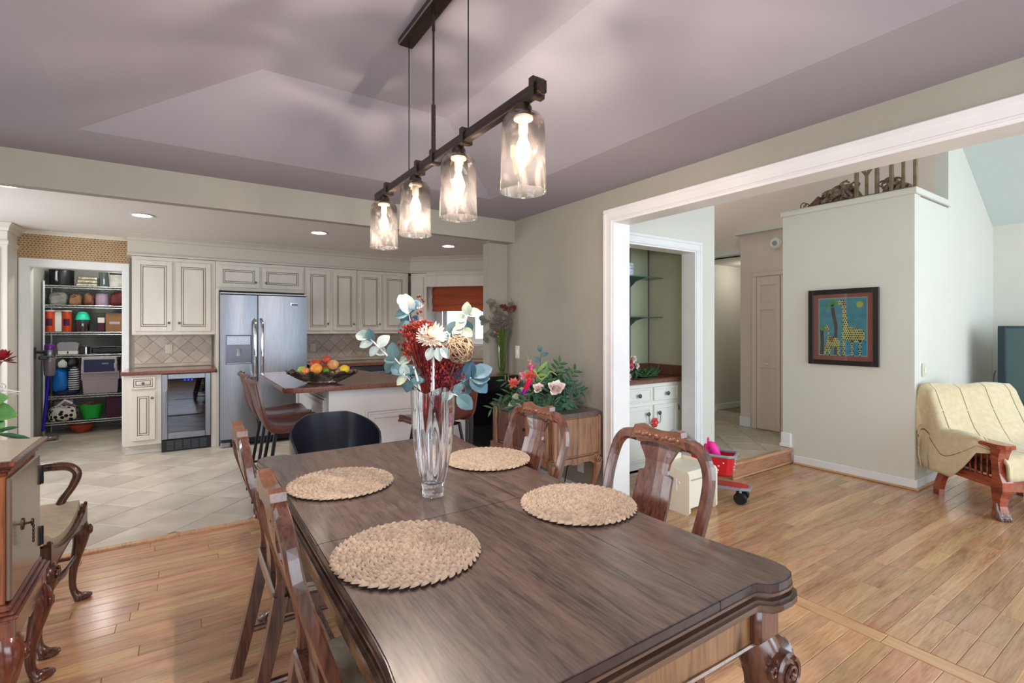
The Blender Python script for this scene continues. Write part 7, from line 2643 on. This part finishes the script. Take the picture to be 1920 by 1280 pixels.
# ------------------------------------------------------------------ toy chest and toy cart on the floor
r = thing('toy_chest', 'cream wooden toy chest with rounded side panels behind the dining chair', 'toy chest', (3.25, 2.42, 0))
cx0, cx1, cy0, cy1 = 3.075, 3.42, 2.27, 2.60
mat('toy_cream', (232, 222, 202), .45)
def side_panel(x):
    q = wb_(r)
    pts = [(cy0 + .02, 0)] + [(cy0, .02)] + arc(cy0 + .03, .29, .03, 180, 90, 4) + arc(cy1 - .04, .30, .045, 90, 0, 4) + [(cy1, .02), (cy1 - .02, 0)]
    q.prism(pts, x - .009, x + .009, 'x')
    return q.obj('side_panel', 'toy_cream', r)
sp = side_panel(cx0 + .01)
side_panel(cx1 - .01)
q = wbp(sp)
q.tube([(cx0 - .001, 2.38, .16), (cx0 - .001, 2.38, .25)], .006, 6); q.ball((cx0 - .003, 2.355, .225), (.005, .012, .012), 8, 5)
q.tube([(cx0 - .001, 2.44, .30), (cx0 - .001, 2.54, .295)], .006, 6)
q.obj('cut_out', 'trim_white', sp)
q = wb_(r); q.bb(cx0 + .02, cx1 - .02, cy0 + .04, cy1 - .02, .03, .235, .004); q.obj('box', 'toy_cream', r)
q = wb_(r); q.bb(cx0 + .015, cx1 - .015, cy0 + .02, cy1 - .01, .245, .315, .012); q.obj('lid', 'toy_cream', r)
q = wb_(r); q.bb(cx0 + .04, cx1 - .03, cy1 - .03, cy1 - .01, .315, .365, .008); q.obj('back_rest', 'toy_cream', r)
# cart
mat('cart_red', (200, 20, 30), .35, coat=.3)
mat('cart_grey', (138, 146, 154), .4)
kx, ky = 3.60, 2.42
KA = radians(24)
r = thing('toy_cart', 'red toy shopping cart with grey handle beside the step', 'toy cart', (kx, ky, 0), KA)
r.scale = (1.2, 1.2, 1.08)
def bask(k, z, h=0):
    return [(sx * .085 * k + (.012 if sy < 0 else -.0) * 0, sy * .13 * k, z) for sx, sy in ((-1, -.75), (-.75, -1), (.75, -1), (1, -.75), (1, 1), (-1, 1))]
q = MB(); q.loft([bask(.80, .185), bask(.9, .20), bask(1.02, .33)], False, False); q.f.append(list(range(6))[::-1]); q.s.append(False); q.mi.append(0); q.obj('basket', 'cart_red', r)
q = MB()
rq = random.Random(3)
for i in range(26):
    t = rq.random(); z = .21 + .10 * rq.random(); k = .9 + .12 * (z - .2) / .13
    side = rq.choice('fl')
    if side == 'f': q.ball((-.06 + .12 * t, -.13 * k - .001, z), (.006, .002, .006), 8, 4)
    else: q.ball((-.085 * k - .001, -.09 + .2 * t, z), (.002, .006, .006), 8, 4)
    q.ball((.085 * k + .001, -.09 + .2 * t, z), (.002, .006, .006), 8, 4)
q.obj('spots', 'white_plastic', r, kind='stuff')
q = MB(); q.tube(bask(1.06, .338), .011, 8, closed=True); q.obj('rim', 'cart_grey', r)
q = MB(); q.loft([[(sx * .066 * k, y, z) for sx, z in ((-1, .10), (1, .10), (1, .118), (-1, .118))] for k, y in ((1.2, .14), (1.1, .0), (1.0, -.17), (.6, -.23))], True, False); ds = q.obj('deck', 'cart_grey', r)
q = MB(); q.loft([[(sx * .052 * k, y, z) for sx, z in ((-1, .118), (1, .118), (1, .122), (-1, .122))] for k, y in ((1.2, .13), (1.1, .0), (1.0, -.17), (.5, -.215))], True, False); q.obj('tray', 'cart_red', ds)
for (x, y) in ((-.075, .13), (.075, .13), (-.055, -.17), (.055, -.17)):
    q = MB(); q.M = Matrix.Translation((x, y, .042)) @ Matrix.Rotation(pi / 2, 4, 'Y'); q.lathe([(.01, -.016), (.036, -.016), (.042, -.008), (.042, .008), (.036, .016), (.01, .016)], 16); w = q.obj('wheel', 'black_plastic', r)
    q = MB(); q.tube([(x, y, .042), (x, y, .105)], .008, 6); q.obj('fork', 'cart_grey', r)
q = MB()
for s in (-1, 1):
    q.tube(smooth_path([(s * .085, .11, .34), (s * .085, .18, .42), (s * .085, .25, .44), (s * .085, .29, .45)], 4), .014, 8)
    q.tube([(s * .05, .12, .11), (s * .075, .10, .22)], .01, 6)
q.tube([(-.085, .29, .45), (.085, .29, .45)], .014, 8)
q.obj('handle', 'cart_grey', r)
q = MB(); q.loft([[(sx * .075, y, z) for sx in (-1, 1)] + [(sx * .075, y + .012, z + .01) for sx in (1, -1)] for y, z in ((.12, .34), (.2, .42))], True, False); q.obj('seat_back', 'cart_red', r)
mat('pink_plastic', (240, 40, 150), .45)
r = thing('pink_shoe', 'bright pink toy slipper standing in the red cart basket', 'toy shoe', (kx - .01, ky - .03, .325), KA + .4)
q = MB()
q.loft([[(cos(a) * w, sin(a) * l * .5 + oy, z) for a in [2 * pi * i / 16 for i in range(16)]] for w, l, oy, z in ((.026, .06, 0, 0), (.034, .08, .005, .03), (.036, .08, .02, .08), (.03, .06, .035, .12), (.02, .03, .045, .135))], True, True); q.obj('body', 'pink_plastic', r)
r = thing('pink_bag', 'bright pink looped toy handbag in the red cart basket', 'toy bag', (kx + .01, ky + .05, .325), KA)
q = MB(); q.box((-.045, .0, .05), (.02, .07, .12), .01); q.obj('pouch', 'pink_plastic', r)
q = MB()
q.obj('pouch', 'pink_plastic', r) if False else None
q.tube([(-.05 + .02 * cos(a), 0, .115 + .045 * sin(a)) for a in [2 * pi * i / 14 for i in range(14)]], .007, 6, closed=True)
q.tube([(.06 + .045 * cos(a), -.02, .085 + .014 * sin(a)) for a in [2 * pi * i / 14 for i in range(14)]], .006, 6, closed=True)
q.obj('handle', 'pink_plastic', r)

# ------------------------------------------------------------------ morris chair with throw
# local frame: +x = chair's front, +y = its left; origin at the right front paw seen nearest
mdir = Vector((-.34, -.453)).normalized()
MA = atan2(mdir.y, mdir.x)
mc = thing('morris_chair', 'reddish wooden slatted armchair with carved paw feet', 'armchair', (5.315, 1.0, 0), MA)
# local +y direction is to the left of facing; near side (towards the picture wall) is local -y
Wd = .33
def L2(x, y, z): return (x, y, z)
for s in (-1, 1):
    # arm board
    q = MB(); q.prism([(-.26, s * Wd - .05), (.30, s * Wd - .055), (.335, s * Wd - .03), (.335, s * Wd + .04), (.30, s * Wd + .06), (-.26, s * Wd + .05)], .52, .548); q.obj('arm', 'morris_wood', mc)
    # front leg with shaped post and paw
    q = MB()
    secs = [(.268, .0, .036, .034), (.268, .02, .042, .038), (.262, .05, .036, .03), (.258, .10, .028, .026), (.262, .16, .034, .032), (.274, .22, .046, .038), (.276, .28, .042, .038), (.260, .34, .030, .034), (.252, .42, .028, .034), (.258, .48, .034, .038), (.266, .52, .044, .04)]
    q.loft([[(x + a * hx, s * Wd + b2 * hy, z) for a, b2 in ((-1, -1), (1, -1), (1, 1), (-1, 1))] for x, z, hx, hy in secs], True, False)
    lg = q.obj('leg', 'morris_wood', mc)
    q = MB()
    for k in range(4):
        yy = s * Wd - .030 + .020 * k
        q.tube(smooth_path([(.262, yy, .12), (.272, yy, .075), (.288, yy * 1.0, .045), (.300, yy, .014)], 3), lerpl([.010, .013, .015, .011], 3), 8)
        q.ball((.308, yy, .010), (.012, .010, .010), 8, 5)
    q.ball((.27, s * Wd, .025), (.05, .045, .025), 10, 6)
    q.obj('paw', 'paw_wood', lg) if 'paw_wood' in MATS else (wood('paw_wood', (60, 40, 36), (110, 86, 78), (150, 130, 120), rough=.4, axis=2, coat=.3), q.obj('paw', 'paw_wood', lg))
    # rear leg
    q = MB(); q.loft([[(x + a * .03, s * Wd + b2 * .022, z) for a, b2 in ((-1, -1), (1, -1), (1, 1), (-1, 1))] for x, z in ((-.285, 0), (-.285, .05), (-.265, .12), (-.235, .19), (-.22, .26), (-.22, .52))], True, False); q.obj('leg', 'morris_wood', mc)
    q = MB(); q.bb(-.23, .26, s * Wd - .016, s * Wd + .016, .215, .285, .004); q.obj('side_rail', 'morris_wood', mc)
    for k in range(9):
        x = -.19 + k * .05
        q = MB(); q.box((x, s * Wd, .40), (.012, .014, .245), .002); q.obj('slat', 'morris_wood', mc)
q = MB(); q.bb(.24, .275, -Wd, Wd, .20, .285, .004); q.obj('front_rail', 'morris_wood', mc)
q = MB(); q.bb(-.24, -.21, -Wd, Wd, .21, .285, .004); q.obj('rear_rail', 'morris_wood', mc)
q = MB()
for s in (-1, 1):
    q.tube([(-.16, s * .29, .34), (-.40, s * .29, .90)], .022, 6)
q.tube([(-.39, -.31, .88), (-.39, .31, .88)], .022, 6)
q.obj('back_frame', 'morris_wood', mc)
mat('cushion_tan', (196, 140, 96), .85, c2=(176, 122, 82), scale=10)
mat('cushion_dark', (60, 54, 44), .85, c2=(90, 82, 66), scale=26, lo=.45, hi=.55)
q = MB(); q.box((.03, 0, .335), (.46, .60, .10), .03); q.obj('seat_cushion', 'cushion_dark', mc)
q = MB(); q.box((.03, 0, .42), (.46, .58, .07), .03); q.obj('seat_pad', 'cushion_tan', mc)
q = MB(); q.box((-.27, 0, .66), (.07, .54, .46), .03, Matrix.Rotation(radians(-23), 3, 'Y')); q.obj('back_cushion', 'cushion_tan', mc)
# throw blanket: over the back, down the near side, across the seat
m = mat('throw_cream', (214, 190, 150), .9, c2=(222, 202, 166), scale=30, bump=.12, bscale=160, sheen=.3)
nt = m.node_tree
N = nt.nodes
uvw = N.new('ShaderNodeUVMap')
sepx = N.new('ShaderNodeSeparateXYZ')
nt.links.new(uvw.outputs[0], sepx.inputs[0])
def linesock(sock, freq, ph, wd):
    a = N.new('ShaderNodeMath'); a.operation = 'MULTIPLY_ADD'; a.inputs[1].default_value = freq; a.inputs[2].default_value = ph
    nt.links.new(sock, a.inputs[0])
    f = N.new('ShaderNodeMath'); f.operation = 'FRACT'; nt.links.new(a.outputs[0], f.inputs[0])
    c = N.new('ShaderNodeMath'); c.operation = 'LESS_THAN'; c.inputs[1].default_value = wd; nt.links.new(f.outputs[0], c.inputs[0])
    return c.outputs[0]
l1 = linesock(sepx.outputs[0], 5.0, .3, .035)
l2 = linesock(sepx.outputs[1], 4.0, .2, .02)
basec = N['Principled BSDF'].inputs['Base Color'].links[0].from_socket
mx1 = N.new('ShaderNodeMix'); mx1.data_type = 'RGBA'
nt.links.new(l1, mx1.inputs[0]); nt.links.new(basec, mx1.inputs[6]); mx1.inputs[7].default_value = rgb(120, 104, 70)
mx2 = N.new('ShaderNodeMix'); mx2.data_type = 'RGBA'
nt.links.new(l2, mx2.inputs[0]); nt.links.new(mx1.outputs[2], mx2.inputs[6]); mx2.inputs[7].default_value = rgb(206, 200, 160)
nt.links.new(mx2.outputs[2], N['Principled BSDF'].inputs['Base Color'])
th = thing('throw_blanket', 'cream throw blanket with thin dark stripes draped over the armchair', 'blanket', (5.315, 1.0, 0), MA)
q = MB()
NU, NV = 34, 30
def throw(u, v):
    """u: from the near hanging edge (0) to the far side (1); v: from behind the back top (0) down to the seat front (1)"""
    # profile across the chair: v path over the back
    pv = [(-.40, .58), (-.43, .76), (-.42, .905), (-.375, .918), (-.315, .88), (-.235, .71), (-.165, .57), (-.09, .485), (.05, .475), (.26, .47), (.31, .40), (.315, .30)]
    k = v * (len(pv) - 1)
    i = min(int(k), len(pv) - 2)
    t = k - i
    t = t * t * (3 - 2 * t) * .4 + t * .6
    x = pv[i][0] * (1 - t) + pv[i + 1][0] * t
    z = pv[i][1] * (1 - t) + pv[i + 1][1] * t
    y = .30 - .0 * v
    fold = .010 * sin(16 * u + 5 * v) + .006 * sin(9 * v * 3 + 7 * u)
    if u > .36:
        w = (u - .36) / .64
        y = -.32 + .63 * w
        z += fold * .8
        x += fold * .4
        if x < .2 and z < .6:
            z = max(z, .572 - 1.1 * max(0, y + .335))
    else:
        w = 1 - u / .36
        top = max(z, .572) if x < .2 else z
        k = min(1, max(0, (x + .12) / .34))
        bot = .20 + .36 * k ** 1.3
        we = max(0, (w - .12) / .88)
        y = -.32 - ((.085 + .012 * sin(12 * v + 3 * w)) * min(1, w * 6) if x < .22 else .0)
        z = top + (min(bot, top) - top) * (we if x < .22 else .03 * w) + fold * .6
        x += .03 * w * (1 if v < .4 else -.2) + .01 * sin(14 * w)
    if .2 < v < .62 and .30 < u < .5:
        z -= .03 * sin(pi * (v - .2) / .42) * sin(pi * (u - .30) / .2)
    return (x, y, z)
q.grid(throw, NU, NV, thick=-.006)
to = q.obj('cloth', 'throw_cream', th, ang=180)
uvl = to.data.uv_layers.new(name='UVMap')
nvv = (NU + 1) * (NV + 1)
for lp in to.data.loops:
    vi = lp.vertex_index % nvv
    uvl.data[lp.index].uv = ((vi // (NV + 1)) / NU, (vi % (NV + 1)) / NV)
q = MB()
mat('fringe', (236, 230, 206), .9)
for k in range(24):
    y = -.12 + .38 * k / 23
    q.tube(smooth_path([(.315, y, .31), (.325, y + .006 * sin(k * 2), .27), (.318, y + .01 * sin(k * 1.3), .21)], 3), .004, 5)
q.obj('fringe', 'fringe', th, kind='stuff')

# ------------------------------------------------------------------ television and its stand
TA = YAW * -1
tvp = Vector((7.05, .99, 0))
E8 = (cos(TA), sin(TA))
r = thing('tv_stand', 'reddish wooden television stand in the corner', 'tv stand', tuple(tvp), TA)
# local: x = sideways (right), y = away; left edge at x=-.62
q = MB(); q.bb(-.62, .26, -.05, .27, .03, .515, .006); q.obj('body', 'tv_wood', r) if 'tv_wood' in MATS else (wood('tv_wood', (84, 46, 34), (120, 76, 58), (138, 94, 74), rough=.35, axis=0, coat=.2), q.obj('body', 'tv_wood', r))
q = MB(); q.bb(-.66, .29, -.08, .285, .515, .545, .006); q.obj('top', 'tv_wood', r)
for i in range(2):
    q = MB(); q.bb(-.59 + i * .43, -.19 + i * .43, -.066, -.05, .34, .49, .006); d = q.obj('drawer', 'tv_wood', r)
    q = MB(); q.ball((-.39 + i * .43, -.078, .415), .014, 8, 6); q.obj('knob', 'brass_dark', d)
for x in (-.56, .2):
    for y in (.0, .22):
        q = MB(); q.box((x, y, .015), (.06, .06, .03), .005); q.obj('foot', 'tv_wood', r)
r = thing('set_top_box', 'flat beige media box under the television', 'media box', tuple(tvp + Vector((0, 0, .546))), TA)
q = MB(); q.bb(-.62, .26, -.06, .26, .0, .075, .01); q.obj('body', 'ivory_plastic', r)
q = MB(); q.bb(-.18, .2, -.066, -.06, .02, .05, .002); q.obj('panel', 'grey_plastic', r)
mat('tv_screen', (52, 74, 72), .18, coat=.4)
mat('tv_bezel', (30, 48, 58), .3)
r = thing('television', 'large dark flat television in the corner at the right edge', 'television', tuple(tvp + Vector((0, 0, .622))), TA)
q = MB()
for (x0, x1, z0, z1) in ((-.575, -.555, .02, .78), (.36, .38, .02, .78), (-.555, .36, .76, .78), (-.555, .36, .02, .06)):
    q.bb(x0, x1, -.02, .06, z0, z1, .006)
q.obj('bezel', 'tv_bezel', r)
q = MB(); q.bb(-.565, .37, -.006, .05, .04, .77); q.obj('screen', 'tv_screen', r)
q = MB(); q.bb(-.3, .2, -.08, .14, 0, .02, .006); q.bb(-.05, .05, .0, .06, .015, .06); q.obj('foot', 'black_plastic', r)
r = thing('tv_cable', 'thin dark cable hanging beside the television', 'cable', tuple(tvp + Vector((0, 0, .546))), TA)
q = MB(); q.tube(smooth_path([(-.60, .05, .42), (-.635, .03, .36), (-.64, .02, .2), (-.63, .0, .08), (-.64, -.02, .01)], 4), .004, 6); q.obj('wire', 'black_plastic', r)
# unseen lamps added to brighten the foyer and hall
for (nm, lab, p, e) in (('foyer_fill', 'unseen fill lamp added for the foyer', (4.95, 4.3, 4.2), 260), ('hall_fill', 'unseen fill lamp added for the hall', (6.9, 3.95, 2.2), 5)):
    l = bpy.data.lights.new(nm, 'POINT'); l.energy = e; l.shadow_soft_size = .12; l.color = (1, .88, .78) if 'foyer' in nm else (1, .96, .9)
    lo = bpy.data.objects.new(nm + '_light', l); lo.location = p; COL.objects.link(lo)
